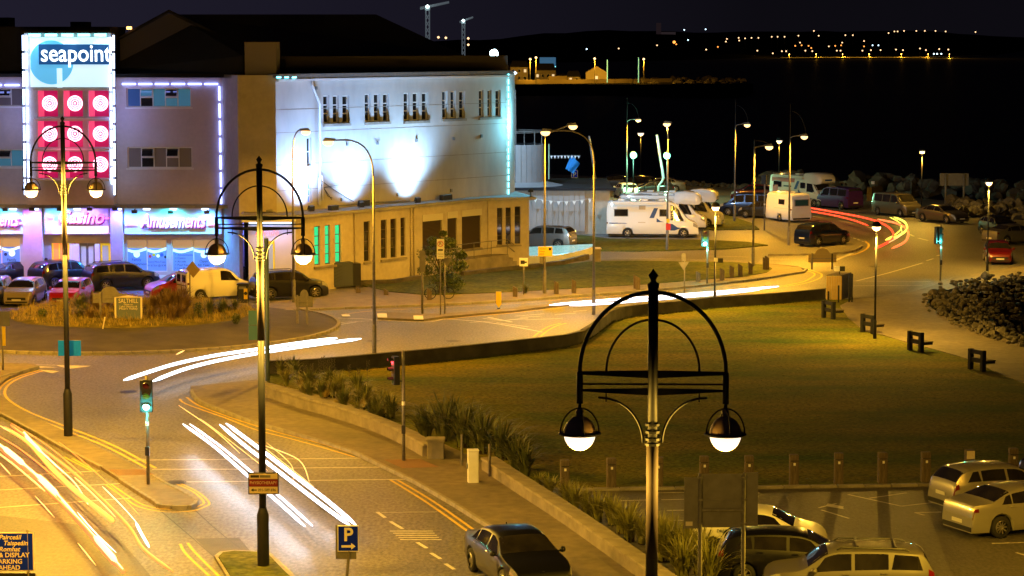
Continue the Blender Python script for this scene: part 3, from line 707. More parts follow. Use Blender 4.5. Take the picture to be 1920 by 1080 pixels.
# entrance
e0,e1,e2,e3=ent
F0.box("entrance_band",M_warmband,F0.uv(100,430)[0],F0.uv(205,430)[0],-.34,-.003,F0.uv(0,437)[1]-.02,F0.uv(0,421)[1]-.1)
def ebox(n,m,a,b,y0,y1,za,zb,par=None): return F0.box(n,m,F0.uv(a,480)[0],F0.uv(b,480)[0],y0,y1,za,zb,par)
ebox("lit_panel",M_orange_in,97,130,.12,.2,.02,e3-.02)
for a,b in ((97,100),(110,112),(127,130)): ebox("panel_frame",M_yel,a,b,.06,.11,.02,e3-.02)
ebox("pillar",M_fascia,131,149,-.05,.2,.02,e3-.02); ebox("pillar",M_fascia,178,187,-.05,.2,.02,e3-.02)
dr=ebox("door",M_greyp,150,163,.1,.16,.02,e3-.02); ebox("pane",M_doorg,152,161,.08,.098,.2,e3-.2,dr)
dr=ebox("door",M_greyp,164,177,.1,.16,.02,e3-.02); ebox("pane",M_doorg,166,175,.08,.098,.2,e3-.2,dr)
fr=ebox("yellow_door",M_yel,188,207,.1,.16,.02,e3-.02); ebox("pane",M_doorg,192,203,.08,.098,.35,e3-.15,fr)
# neon dashes
def dashes(wf,pts,r_,m,off=-.12,duty=.82):
    for (xa,ya),(xb,yb),n in pts:
        for i in range(n):
            a=i/n; b=(i+duty)/n
            p=wf.uv(xa+(xb-xa)*a,ya+(yb-ya)*a,off); q=wf.uv(xa+(xb-xa)*b,ya+(yb-ya)*b,off)
            wf.part(MB().tube([(p[0],off,p[1]),(q[0],off,q[1])],r_,6),"neon_tube",m)
dashes(F0,[((229,157.5),(414,157.5),6),((-90,160),(42,159.5),4)],.06,M_neonV); dashes(F0,[((411,162),(415,388),7)],.055,M_neonV)
# roofs (dark)
def wpart(mb,name,m,parent=None,**k): return mb.build(name,m,parent or SEA,M=Matrix.Translation(-Vector(SEA.location)),**k)
# sign tower
TWY=146.6
F1=WF((P(48,200,TWY).x,TWY),(P(210,200,TWY).x,TWY),SEA)
t0=F1.uv(60,62)[1]
cells=[]
for r_,(ya,yb) in enumerate(((170,219),(227,276),(284,334))):
    for c_,(xa,xb) in enumerate(((70,108),(118,155),(165,204))): cells.append(F1.rect(xa,ya,xb,yb))
tb=F1.uv(60,384)[1]
F1.part(facade(0,F1.L,tb,t0,cells,.35),"sign_tower",M_facade)
F1.part(MB().box(0,.02,.48,1.38,tb,t0).box(F1.L-.02,F1.L,.48,1.38,tb,t0).box(0,F1.L,.48,1.38,t0-.02,t0),"sign_tower_side",M_facade)
for a,b,c,d in cells:
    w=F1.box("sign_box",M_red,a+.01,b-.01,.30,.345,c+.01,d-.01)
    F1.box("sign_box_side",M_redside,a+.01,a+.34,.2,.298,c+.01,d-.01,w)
    cu,cz=(a+b)/2+.09,(c+d)/2+.02
    for rr,th in ((.42,.045),(.29,.035),(.17,.03)):
        pts=[(cu+rr*math.cos(2*math.pi*k/24),.16,cz+rr*1.02*math.sin(2*math.pi*k/24)) for k in range(25)]
        F1.part(MB().tube(pts,th,6,False),"neon_ring",M_neonP,w)
    F1.part(MB().lathe([(0,0),(.07,0),(.07,.05),(0,.06)],10,(cu,.15,cz),'y'),"neon_ring",M_neonP,w)
for y_ in (167,222.5,280,337): 
    r_=F1.rect(64,y_-1.6,206,y_+1.6); F1.box("sign_shelf",M_fascia,r_[0],r_[1],-.22,-.003,r_[2],r_[3])
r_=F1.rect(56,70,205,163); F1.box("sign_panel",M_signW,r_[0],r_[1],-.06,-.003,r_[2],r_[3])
cu,cz=F1.uv(97,117); rr=41*TWY/FPX; pts=[(0,0),(rr,0),(rr,.03),(0,.03)]
mb=MB(); n=48; ring_=[]
for k in range(n):
    a=2*math.pi*k/n; x,z=cu+rr*math.cos(a),cz+rr*math.sin(a); z=min(z,r_[3]-.02); x=max(x,r_[0]+.02); ring_.append((x,-.075,z))
mb.add(ring_,[tuple(range(n))]); mb.f[0]=mb.f[0]; F1.part(mb,"sign_disc",M_signLB)
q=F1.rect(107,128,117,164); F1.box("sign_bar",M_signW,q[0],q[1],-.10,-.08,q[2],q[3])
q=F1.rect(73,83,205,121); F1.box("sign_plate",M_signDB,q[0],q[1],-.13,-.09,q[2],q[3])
F1.text("seapoint",142,101,46,M_letW,-.16,wpx=131,name="lettering",depth=.02,bold=.012)
F1.part(MB().box(-.1,F1.L+.1,-.5,1.4,t0+.003,t0+.14),"tower_roof",M_roof)
dashes(F1,[((54,66),(208,65.5),5)],.10,M_neonC,-.4,.7); dashes(F1,[((43,66),(47,370),9),((49,66),(54,370),9)],.055,M_neonB,-.15,.86); dashes(F1,[((207,70),(210,350),8),((213,66),(215,370),9)],.055,M_neonB,-.15,.86)
for i in range(5):
    u,z=F1.uv(68+i*31,64,-.4); tu,tz=F1.uv(68+i*31,120)
    if i%2==0: spot("sign_lamp",F1.w(u,-.75,z)-SEA.location,F1.w(tu,0,tz-.5)-SEA.location,70,(.5,.85,1),120,SEA,.15,.8)
point("neon_fill",F1.w(F1.L+.35,-.4,10.5)-SEA.location,70,(.25,.25,1),SEA,.5); point("neon_fill",F1.w(-.6,-.4,10.5)-SEA.location,60,(.3,.35,1),SEA,.5)  # added fill points that boost the glow of the tubes
point("neon_fill",F1.w(F1.L/2,-1.0,8.6)-SEA.location,70,(1,.12,.3),SEA,.8)  # red fill point added in front of the rings
# corner block
CBX0=P(447,300,145).x; CBX1=P(518,300,145).x
F2=WF((CBX0,145),(CBX1,145),SEA); zb=P(480,141,145).z
F2.part(facade(0,F2.L,4.72,zb,[],.2),"corner_wall",M_facade2)
F2r=WF((P(418,300,147.9).x,147.9),(CBX0,145),SEA); F2r.part(facade(0,F2r.L,0,zb,[],.1),"return_wall",M_facade2)
F2.box("chimney",mat("grey_chimney_render",(.17,.15,.155),.9),F2.uv(457,110)[0],F2.uv(516,110)[0],.6,3.0,zb,F2.uv(480,82)[1]+.1)
# upper wall, floodlit
UA=P(518,300,145); UB=P(954,300,162.3)
F3=WF((UA.x,UA.y),(UB.x,UB.y),SEA); zu=12.75; dep3=.22; ops3=[]
gl=[((606,618),(624,636),(642,655),179,231),((684,695),(701,713),(718,730),176,228),((757,768),(774,786),(791,803),174,226),((829,839),(845,855),(861,872),171,222),((898,907),(914,922),(929,939),169,219)]
for g_ in gl:
    for a,b in g_[:3]: ops3.append(F3.rect(a,g_[3],b,g_[4]))
sl=F3.rect(575,258,584,311); ops3.append(sl); sl2=F3.rect(577,342,585,381); ops3.append(sl2)
F3.part(facade(0,F3.L,4.6,zu,ops3,dep3),"upper_wall",M_upper)
for op in ops3[:-2]: window(F3,op,dep3,1,3,M_wframe,M_glassd,.07,sill=False)
window(F3,sl,dep3,1,2,M_wframe,M_glassd,.06,sill=False); window(F3,sl2,dep3,1,3,M_wframe,M_poster,.06,sill=False)
for g_ in gl:
    a=F3.rect(g_[0][0]-1,g_[3],g_[2][1]+1,g_[4]); F3.box("window_sill",M_conc,a[0],a[1],-.12,-.003,a[2]-.18,a[2]-.02)
F3.box("parapet_coping",M_greyp,-.1,F3.L+.1,-.35,.5,zu+.003,zu+.22)
F3.box("gutter",M_fascia,.0,F3.L,-.28,-.003,zu-.22,zu-.08)
for py in (197,240,300,348):
    a=F3.uv(560,py+8)[1]; F3.box("render_joint",M_conc,0.02,F3.L-.02,-.006,-.002,a,a+.03)
mb=MB()
def pt(px,py,off=-.12): u,z=F3.uv(px,py,off); return (u,off,z)
mb.tube([pt(586,145),pt(586,162),pt(600,196),pt(601,300),pt(600,385)],.07,8); mb.tube([pt(598,385),pt(598,335),pt(603,328),pt(605,340),pt(605,375)],.06,8)
F3.part(mb,"downpipe",M_fascia,smooth=True)
mb=MB(); mb.tube([pt(604,340,-.15),pt(625,355,-.15),pt(663,378,-.15)],.02,5); mb.tube([pt(604,352),pt(647,345)],.02,5); mb.tube([pt(602,345),pt(622,374)],.02,5); mb.tube([pt(606,350),pt(615,368),pt(623,371)],.02,5)
F3.part(mb,"loose_cable",M_black)
for a,b in ((592,165),(640,374),(745,365),(845,357),(650,270),(707,268),(780,263),(850,260),(902,255)):
    q=F3.rect(a-1.5,b-3,a+1.5,b+3); F3.box("vent_box",M_greyp,q[0],q[1],-.1,-.003,q[2],q[3])
dashes(F3,[((953.5,136),(953.5,368),18)],.045,M_neonC,-.1,.7); dashes(F3,[((519,145),(562,145),3)],.05,M_neonC,-.33,.5)
F3e=WF((UB.x,UB.y),(UB.x+.4,UB.y+4),SEA); F3e.part(facade(0,4,0,zu,[],.1),"end_wall",M_upper)
# dark pitched roofs
def pw(px,py,D): return tuple(P(px,py,D))
mb=MB(); A_=[pw(-170,48,156),pw(120,46,156),pw(235,52,156),pw(250,62,153)]
pk=P(317,25,153); gl_=P(225,75,153); gr=P(458,92,153)
mb.add([(gl_.x,153,12.9),(gr.x,153,12.9),(gr.x,153,gr.z),tuple(pk),(gl_.x,153,gl_.z)],[(0,1,2,3,4)])
wpart(mb,"gable_wall",mat("dark_gable_render",(.07,.06,.065),.9))
r2=P(705,27,172); h1=P(868,103,170); h0=P(455,105,147.5); r1=P(325,27,155)
mb=MB().add([tuple(r1),tuple(r2),tuple(h1),(h1.x,165,12.9),(h0.x,147.5,12.9),tuple(h0),(r1.x-6,154,12.9),(r2.x+3,190,12.9),(r1.x-4,185,12.9)],[(0,5,2,1),(5,4,3,2),(0,6,5),(6,4,5),(1,2,7),(0,1,7,8),(2,3,7)])
wpart(mb,"pitched_roof",M_roof)
mb=MB(); a=P(317,24,152.8); mb.tube([(gl_.x,152.8,gl_.z+.1),(a.x,152.8,a.z+.1),(gr.x,152.8,gr.z+.1)],.12,6); wpart(mb,"verge_board",M_roof)
fa=P(520,104,150); wpart(MB().add([(fa.x-.2,150,12.9),(P(952,104,164).x,164,12.9),(P(952,104,164).x,164,P(952,104,164).z),(fa.x-.2,150,P(520,106,150).z)],[(0,1,2,3)]),"roof_plant_screen",mat("dark_roof_screen",(.05,.04,.04),.9))
wpart(MB().box(XL,P(235,60,156).x,150,156,12.96,P(100,50,150).z).box(P(-40,33,158).x,P(22,33,158).x,157,159,13,P(0,33,158).z).box(P(137,42,158).x,P(166,42,158).x,157,159,13,P(0,41,158).z),"rear_roof",M_roof)
wpart(MB().box(P(240,140,148.5).x,P(450,140,148.5).x,148.4,152.9,12.8,12.96),"flat_roof",M_roof)
wpart(MB().box(XL,P(450,140,150).x,148.35,175,-.1,12.7).add([(UA.x+.1,145.6,12.74),(UB.x-.1,162.9,12.74),(UB.x-.1,180,12.74),(XL,180,12.74),(XL,149,12.74)],[(0,1,2,3,4)]),"rear_body",M_roof)
for px in (240,244.5):
    wpart(MB().lathe([(0,-.1),(.09,-.07),(.09,.07),(0,.1)],8,tuple(P(px,52.5,152.5))),"roof_lamp",mat("amber_roof_lamp",(1,.5,.2),.4,emit=(1,.4,.1),es=5))
# ---------------------------------------------------------------- annexe
ANX=thing("annexe","low cream annexe with narrow windows and a flat roof in front of the floodlit wall","building",(-12.85,143,0))
a0=P(466,500,143); A1=Vector((-12.85,143)); A2=Vector((P(917,480,158.9).x,158.9)); A3=Vector((P(992,480,159.6).x,159.6))
F4=WF((a0.x,143),A1,ANX); F5=WF(A1,A2,ANX); F6=WF(A2,A3,ANX); F7=WF(A3,(A3.x-1.5,A3.y+6),ANX); HZ=4.5
px_w=[(589,424,600,497,'g'),(609,422,619,495,'g'),(628,421,639,492,'g'),(682,415,693,490,'d'),(714,412,725,484,'d'),(732,410,743,483,'d'),(751,408,760,480,'d')]
px_s=[(792,414,829,478),(839,409,857,466),(866,405,902,466)]
ops=[F5.rect(*w[:4]) for w in px_w]+[F5.rect(*w) for w in px_s]; D5=.16
F5.part(facade(0,F5.L,0,HZ,ops,D5),"wall",M_facade2)
for w,op in zip(px_w,ops): window(F5,op,D5,1,4,M_bframe,M_wingreen if w[4]=='g' else M_glassd,.05,sill=False)
for grp in ((589,639,497),(682,693,490),(714,760,484)):
    a=F5.uv(grp[0]-1,450)[0]; b=F5.uv(grp[1]+1,450)[0]; z=F5.uv((grp[0]+grp[1])/2,grp[2])[1]; F5.box("window_sill",M_conc,a,b,-.12,-.003,z-.16,z-.02)
for w,op in zip(px_s,ops[7:]):
    n=26; mb=MB(); h=(op[3]-op[2])/n
    for i in range(n): z=op[2]+h*i; mb.add([(op[0],D5-.04,z),(op[1],D5-.04,z),(op[1],D5-.07,z+h*.6),(op[0],D5-.07,z+h*.6),(op[1],D5-.04,z+h),(op[0],D5-.04,z+h)],[(0,1,2,3),(3,2,4,5)])
    F5.part(mb,"roller_shutter",M_shut)
    F5.box("lintel",mat("pale_lintel",(.5,.47,.38),.8),op[0]-.03,op[1]+.03,-.05,-.003,op[3]+.005,op[3]+.42)
    F5.box("window_sill",M_conc,op[0]-.05,op[1]+.05,-.1,-.003,op[2]-.14,op[2]-.005)
for px in (664,769,775):
    u,_=F5.uv(px,450); F5.part(MB().tube([(u,-.08,.05),(u,-.08,HZ-.02)],.05,8),"downpipe",M_facade2,smooth=True)
u,_=F5.uv(914,450); F5.part(MB().tube([(u,-.08,.05),(u,-.08,HZ-.02)],.05,8),"downpipe",M_facade2)
o6=[F6.rect(932,390,942,459),F6.rect(948,389,958,458),F6.rect(965,387,976,457)]
F6.part(facade(0,F6.L,0,HZ,o6,D5),"wall",M_facade2)
for op in o6: window(F6,op,D5,1,4,M_bframe,M_glassd,.035,sill=False)
F6.box("window_sill",M_conc,o6[0][0]-.05,o6[2][1]+.05,-.1,-.003,o6[0][2]-.12,o6[0][2]-.01)
F7.part(facade(0,F7.L,0,HZ,[],.1),"side_wall",M_facade2)
o4=F4.rect(497,452,515,540); o4=(o4[0],o4[1],.05,o4[3])
F4.part(facade(0,F4.L,0,HZ,[o4],.3),"shop_wall",M_fascia)
dw=F4.box("shop_door",M_yel,o4[0]+.01,o4[1]-.01,.15,.22,.05,o4[3]-.01); F4.box("pane",M_doorg,o4[0]+.12,o4[1]-.12,.13,.149,.4,o4[3]-.2,dw)
r_=F4.rect(472,428,516,444,-.1); F4.text("Arcade",500,436,17,M_letR,-.16,wpx=44,shear=.2,name="lettering")
F4.box("light_strip",M_neonB,F4.uv(468,405)[0],F4.uv(546,405)[0],-.14,-.08,HZ-.32,HZ-.24)
F4.box("canopy",M_fascia,-.3,F4.L+.05,-.75,-.003,HZ-.2,HZ-.003)
spot("shop_lamp",F4.w(1.0,-.9,HZ-.35)-ANX.location,F4.w(1.2,0,1.8)-ANX.location,75,(.35,.42,1),140,ANX,.1,.9)
spot("shop_lamp",F4.w(2.2,-.9,HZ-.35)-ANX.location,F4.w(2.2,0,1.2)-ANX.location,60,(.4,.4,1),140,ANX,.1,.9)
rp=[(a0.x-.4,142.7),(A1.x+.12,142.65),(A2.x+.05,158.55),(A3.x+.45,159.3),(A3.x-.9,166),(UB.x,162.25),(UA.x,144.95),(a0.x-.4,144.95)]
MB().prism([(x-ANX.location.x,y-ANX.location.y) for x,y in rp],HZ+.003,HZ+.19,True).build("flat_roof",M_flat,ANX)
pol=[(x-ANX.location.x,y-ANX.location.y) for x,y in rp[:4]]
MB().strip(pol,-.02,.16,HZ+.21).build("roof_edge",M_greyp,ANX)
# things lying on the flat roof
RZ=HZ+.195
def onroof(px,py): return G(px,py,RZ)
def roof_box(name,label,cat,px,py,sx,sy,sz,m=M_black,rz=.9,grp=None):
    x,y=onroof(px,py); t=thing(name,label,cat,(x,y,RZ),rz,grp); MB().bevbox(-sx/2,sx/2,-sy/2,sy/2,0,sz,.02).build("housing",m,t); MB().box(-sx/2-.05,sx/2+.05,-.04,.04,0,.03).build("base",m,t); return t
fl_px=[(562,385,(.30,.52,1.0),1500,562,272),(656,385,(.30,.56,1.0),1500,660,272),(762,374,(.36,.64,1.0),1500,766,272)]
ords=["left","middle","right"]
for k,(px,py,c_,e,tx,ty) in enumerate(fl_px):
    u,_=F3.uv(px,380); base=F3.w(u,-.95,RZ)
    t=thing("wall_floodlight","floodlight on the flat roof aimed up the pale wall, %s one of three"%ords[k],"floodlight",base,F3.ang,"floodlights washing the pale wall")
    MB().box(-.2,.2,-.08,.08,.0,.06).build("base",M_black,t); MB().add([(-.2,-.1,.06),(.2,-.1,.06),(.2,.14,.1),(-.2,.14,.1),(-.2,-.12,.3),(.2,-.12,.3),(.2,.06,.36),(-.2,.06,.36)],[(0,3,2,1),(4,5,6,7),(0,1,5,4),(1,2,6,5),(2,3,7,6),(3,0,4,7)]).build("housing",M_black,t)
    spot("flood_lamp",F3.w(u,-.85,RZ+.42),F3.w(u,0,RZ+4.4),1500,c_,100,None,.10,1.0); spot("flood_lamp",F3.w(u,-1.0,RZ+.42),F3.w(u,0,RZ+1.8),600,c_,140,None,.12,1.0); spot("flood_lamp",F3.w(u,-1.7,RZ+.42),F3.w(u,0,RZ+5.5),4200,c_,120,None,.12,1.0)
roof_box("roof_box","small black box on the flat roof behind the curved street lamp","box",625,394,.7,.3,.3,grp="boxes on the flat roof")
roof_box("roof_box","small dark box on the flat roof in front of the bright wall patch","box",683,386,.8,.3,.35,grp="boxes on the flat roof")
roof_box("roof_box","grey vent box on the flat roof beside the brightest wall patch","box",760,376,.4,.4,.55,M_greyp,grp="boxes on the flat roof")
roof_box("roof_box","pair of dark boxes on the flat roof towards its far corner","box",836,375,1.0,.3,.35,grp="boxes on the flat roof")
roof_box("roof_box","dark box at the far right corner of the flat roof","box",918,366,.8,.3,.3,grp="boxes on the flat roof")
x,y=onroof(700,384); x2,y2=onroof(770,382); t=thing("roof_pipe","pale pipe lying along the flat roof under the floodlit wall","pipe",(x,y,RZ)); MB().tube([(-6,-7,.12),(-2.5,-3,.12),(0,0,.12),(2.2,2.2,.12)],.06,8).build("pipe_run",M_greyp,t); MB().box(-.1,.1,-.1,.1,0,.1).build("support",M_greyp,t)
# steps and rails by the annexe
st=g3(890,505); t=thing("access_ramp","stone steps with a metal handrail below the annexe shutters","steps",st,F5.ang)
MB().box(-4,1.6,-1.6,-.15,0,.95).box(1.6,2.1,-1.6,-.15,0,.7).box(2.1,2.6,-1.6,-.15,0,.45).box(2.6,3.1,-1.6,-.15,0,.22).build("steps",M_conc,t)
mb=MB(); 
for z in (1.95,1.5): mb.tube([(-4,-1.5,z),(1.6,-1.5,z),(3.1,-1.5,z-.8)],.025,6)
for u in (-4,-2.1,-.2,1.6): mb.tube([(u,-1.5,.95),(u,-1.5,1.95)],.025,6)
mb.tube([(3.1,-1.5,0),(3.1,-1.5,1.15)],.025,6); mb.build("handrail",M_galv,t)
# low stone kerb wall by annexe
wall_run("rubble_wall","low rubble wall at the foot of the annexe",[G(x,y) for x,y in [(676,537),(740,535),(790,527)]],.3,.35,M_rock)
wall_run("curved_stone_wall","low curving rubble wall in front of the blue lit pool",[G(x,y) for x,y in [(870,520),(940,512),(1000,506),(1060,498),(1105,486)]],.3,.35,M_rock)
# ---------------------------------------------------------------- aquarium
AQ=thing("aquarium","grey panel clad building with a round drum on top behind the annexe","building",(1.4,186,0))
qa=P(935,440,187); qb=P(1097,440,187)
F8=WF((qa.x,187),(qb.x,187),AQ); hz8=F8.uv(1000,357)[1]
F8.part(facade(0,F8.L,0,hz8,[],.1),"wall",M_facade2); n=16; w_=F8.L/n
M_panel=mat("grey_cladding_panel",(0.32,0.31,0.31),.5,.15,.1,.6)
for i in range(n): F8.box("cladding_panel",M_panel,i*w_+.02,(i+1)*w_-.02,-.05-.012*(i%2),-.002,.25,hz8-.02)
F8.box("plinth",M_conc,0,F8.L,-.08,-.001,0,.22); F8.box("roof_edge",M_roof,-.2,F8.L+2.4,-.3,.1,hz8+.003,hz8+.2)
F9=WF((qb.x,188.2),(P(1142,440,188.2).x,188.2),AQ); nn=4; w_=F9.L/nn
F9.part(facade(0,F9.L,0,hz8,[(.0+.02,F9.L-.02,.02,hz8-.5)],.12),"glazed_wall",M_bframe)
M_aqg=mat("dim_teal_glass",(.01,.05,.07),.08,emit=(.02,.12,.16),es=.25); M_aql=mat("bright_entrance_glass",(.5,.6,.7),.2,emit=(.6,.9,1),es=.9)
for i in range(nn): F9.box("pane",M_aqg if i<3 else M_aql,i*w_+.06,(i+1)*w_-.04,.05,.1,.1,hz8-.6)
MB().box(0,F8.L+F9.L,.2,14,-.1,hz8).build("rear_body",M_facade2,AQ,M=F8.M)
MB().box(-.2,F8.L+F9.L+.3,-.1,14.2,hz8+.005,hz8+.12).build("flat_roof",M_roof,AQ,M=F8.M)
dc=P(972,300,192); dr_=2.15; zt_=P(1000,271,191).z
root=AQ.location
for k in range(30):
    a0_=2*math.pi*k/30; a1_=2*math.pi*(k+.93)/30; mb=MB()
    vs=[]
    for r_ in (dr_,dr_-.06):
        for a in (a0_,(a0_+a1_)/2,a1_):
            for z in (hz8+.15,zt_): vs.append((dc.x+r_*math.cos(a)-root.x,dc.y+r_*math.sin(a)-root.y,z))
    mb.add(vs,[(0,2,3,1),(2,4,5,3),(1,3,9,7),(3,5,11,9),(0,1,7,6),(4,10,11,5)]); mb.build("drum_panel",M_panel,AQ)
MB().lathe([(dr_-.08,hz8),(dr_-.08,zt_-.02),(0,zt_-.02)],30,(dc.x-root.x,dc.y-root.y,0)).build("drum_core",M_roof,AQ)
MB().lathe([(dr_+1.4,hz8+.13),(dr_+.05,hz8+.42),(dr_-.05,hz8+.42)],30,(dc.x-root.x,dc.y-root.y,0)).build("drum_skirt",M_panel,AQ)
mb=MB()
for k in range(14):
    a=2*math.pi*k/14; x,y=dc.x+(dr_-.1)*math.cos(a)-root.x,dc.y+(dr_-.1)*math.sin(a)-root.y; mb.tube([(x,y,zt_-.05),(x,y,zt_+1.05)],.025,5)
for z in (zt_+1.05,zt_+.95): mb.tube([(dc.x+(dr_-.1)*math.cos(2*math.pi*k/28)-root.x,dc.y+(dr_-.1)*math.sin(2*math.pi*k/28)-root.y,z) for k in range(29)],.03,5,False)
mb.build("roof_railing",M_galv,AQ)
mp=P(966,300,192); t=thing("mast","tall thin mast rising from the round drum roof","mast",(mp.x,192,zt_-.02)); MB().tube([(0,0,0),(0,0,P(966,168,192).z-zt_)],[.11,.06],8).build("pole",M_galv,t)
mb=MB(); mb.box(-.05,.05,-.05,.05,2.4,2.5); mb.build("bracket",M_galv,t)
# bunting along the aquarium
bt=thing("bunting","line of white triangular flags strung along the grey cladding","bunting",(qa.x,186.6,0)); 
mb=MB().tube([(2.5+i*.6,-.1,2.75-.25*math.sin(i/8*math.pi)+.1) for i in range(9)],.012,4); mb.build("string",M_white,bt)
for i in range(8): x=2.7+i*.6; z=2.83-.25*math.sin((i+.3)/8*math.pi); MB().add([(x,-.11,z),(x+.28,-.11,z),(x+.14,-.13,z-.3),(x,-.10,z),(x+.28,-.10,z),(x+.14,-.12,z-.3)],[(0,2,1),(3,4,5),(0,3,5,2),(1,2,5,4)]).build("pennant",M_white,bt)
MB().box(2.45,2.49,-.2,.4,2.84,2.88).build("fixing",M_white,bt)
# lit pool with curved pale wall
M_pool=mat("pale_pool_wall",(0.55,0.58,0.58),.6,0,.08,1)
M_poolw=mat("cyan_pool_water",(0.15,0.3,0.3),.15,0,.6,4,1.0,6,emit=(.22,.5,.52),es=.7)
pp=[(992,494),(1030,493),(1065,489),(1095,482),(1115,474)]; ppw=[G(x,y) for x,y in pp]
pl=thing("fountain_pool","curving pale walled pool with cyan lit water beside the annexe","pool",(ppw[0][0],ppw[0][1],0))
rel=[(x-ppw[0][0],y-ppw[0][1]) for x,y in ppw]; sm=[tuple(v) for v in smooth2(rel,5)]
lft=[(x-.05,y+.35) for x,y in sm]
MB().prism(sm+lft[::-1],0,.5).build("pool_wall",M_pool,pl)
bk=[(sm[0][0],sm[0][1]+9),(sm[-1][0],sm[-1][1]+3.2)]
MB().sheet(lft+[bk[1],bk[0]],.36).build("pool_water",M_poolw,pl)
ppt=(ppw[0][0]+2.0,ppw[0][1]+2.5,1.2)
point("pool_lamp",(2.0,1.5,1.0),90,(.3,.85,1),pl,.2)
t=thing("added_floodlight","small cool white floodlight added on the far corner of the annexe roof","floodlight",(A3.x+.1,A3.y,RZ),.5); MB().box(-.04,.04,-.04,.04,0,.3).build("bracket",M_black,t); MB().bevbox(-.18,.18,-.08,.08,.3,.52,.02).build("housing",M_black,t)  # invented fixture, added to give the motorhomes a cool light source
spot("flood_lamp",(A3.x+.45,A3.y+.3,RZ+.45),(11,184,1.5),5200,(.62,.85,1),75,None,.12,1.0); point("neon_fill",(UB.x+1.2,UB.y+.2,9.5),900,(.2,.75,1),None,.5)  # added flood spot for the motorhomes, and a fill point by the cyan tubes
# ---------------------------------------------------------------- far houses on the promontory
M_hw=mat("pale_house_wall",(0.45,0.40,0.30),.9); M_hr=mat("house_slate",(0.02,0.02,0.02),.9); M_hwin=mat("lit_house_window",(.6,.5,.3),.5,emit=(1,.75,.4),es=.7)
def house(px0,px1,ybase,yeave,yridge,label,gable=False,rows_=1,nw=3,m=M_hw):
    bx,by=G((px0+px1)/2,ybase,.2); D=by; x0=(px0-960)/FPX*D; x1=(px1-960)/FPX*D; ze=P(px0,yeave,D).z; zr=P(px0,yridge,D).z
    t=thing("house",label,"house",(bx,by,.2)); w=(x1-x0)/2; h=ze-.2; r_=zr-.2; dp=9
    MB().box(-w,w,0,dp,0,h).build("wall",m,t)
    if gable: MB().add([(-w,-.2,h),(w,-.2,h),(0,-.2,r_),(-w,dp+.2,h),(w,dp+.2,h),(0,dp+.2,r_)],[(0,1,2),(3,5,4),(0,2,5,3),(1,4,5,2),(0,3,4,1)]).build("roof",m,t)
    else: MB().add([(-w-.3,-.3,h),(w+.3,-.3,h),(w+.3,dp+.3,h),(-w-.3,dp+.3,h),(-w*.8,dp/2,r_),(w*.8,dp/2,r_)],[(0,1,5,4),(1,2,5),(2,3,4,5),(3,0,4),(0,3,2,1)]).build("roof",M_hr,t)
    for j in range(rows_):
        for i in range(nw):
            u=-w+2*w*(i+.5)/nw; z=h*(j+.5)/rows_
            wd=MB().box(u-.5,u+.5,-.1,-.01,z-.6,z+.6).build("window",M_white,t); MB().box(u-.42,u+.42,-.14,-.101,z-.5,z+.5).build("pane",M_hwin if (i+j)%3==0 else M_glassd,wd)
    return t
house(957,990,153,126,114,"two storey cream house with bright porch at the left end of the promontory",rows_=2)
house(1003,1042,152,132,119,"pale house with a dormer roof beyond the bay, second from the left",nw=4)
house(1050,1062,153,143,138,"tiny low building between the pale house and the big gabled shed",nw=1)
house(1064,1088,154,144,133,"low dark roofed extension beside the gabled shed",nw=2)
house(1099,1138,155,136,124,"large blank gabled house end lit orange across the bay",gable=True,nw=1)
house(905,953,150,122,104,"dark roofed house partly behind the floodlit wall",rows_=2)
t=wall_run("harbour_wall","long pale wall along the promontory below the houses",[G(x,y,.2) for x,y in [(940,158),(1000,157.5),(1140,156),(1260,154.5)]],.6,1.6,M_stone,z0=.15)
t=wall_run("harbour_wall","short brighter yellow wall in front of the dormer house",[G(x,y,.2) for x,y in [(1030,156),(1063,155.5)]],.6,2.6,M_stone,z0=.15)
sp=[]
for i in range(130):
    px=1180+random.random()*215; a=G(px,159+random.uniform(-5,5),-1); sp.append((a[0],a[1],-1+random.random()*1.5,random.uniform(1.2,2.6)))
rocks("rock_breakwater","dim rock armour at the tip of the promontory across the water",sp)
sc_=P(1027,112,900); t=thing("blue_hoarding","blue lit hoarding on posts beyond the houses","hoarding",(sc_.x,900,.2))
MB().box(-3,3,0,.3,5.2,8.4).build("board",mat("dim_blue_board",(.02,.1,.2),.5,emit=(.02,.12,.25),es=.6),t)
MB().box(-3,3,-.2,.5,4.8,5.15).build("light_strip",mat("cyan_strip",(.3,.8,.9),.5,emit=(.25,.85,1),es=2.0),t)
MB().box(-2.8,-2.5,0,.3,0,4.8).box(2.5,2.8,0,.3,0,4.8).build("post",M_galv,t)
tw=P(1235,50,5200); t=thing("far_tower","faint square tower on the skyline across the bay","tower",(tw.x,5200,20)); MB().box(-5,5,-5,5,0,tw.z+8-20).build("tower_body",mat("hazy_brown_tower",(.05,.03,.03),1,emit=(.010,.006,.007),es=1.0),t); MB().box(5,36,-5,5,0,12).build("long_hall",mat("hazy_grey_hall",(.06,.05,.05),1,emit=(.016,.011,.012),es=1.0),t)
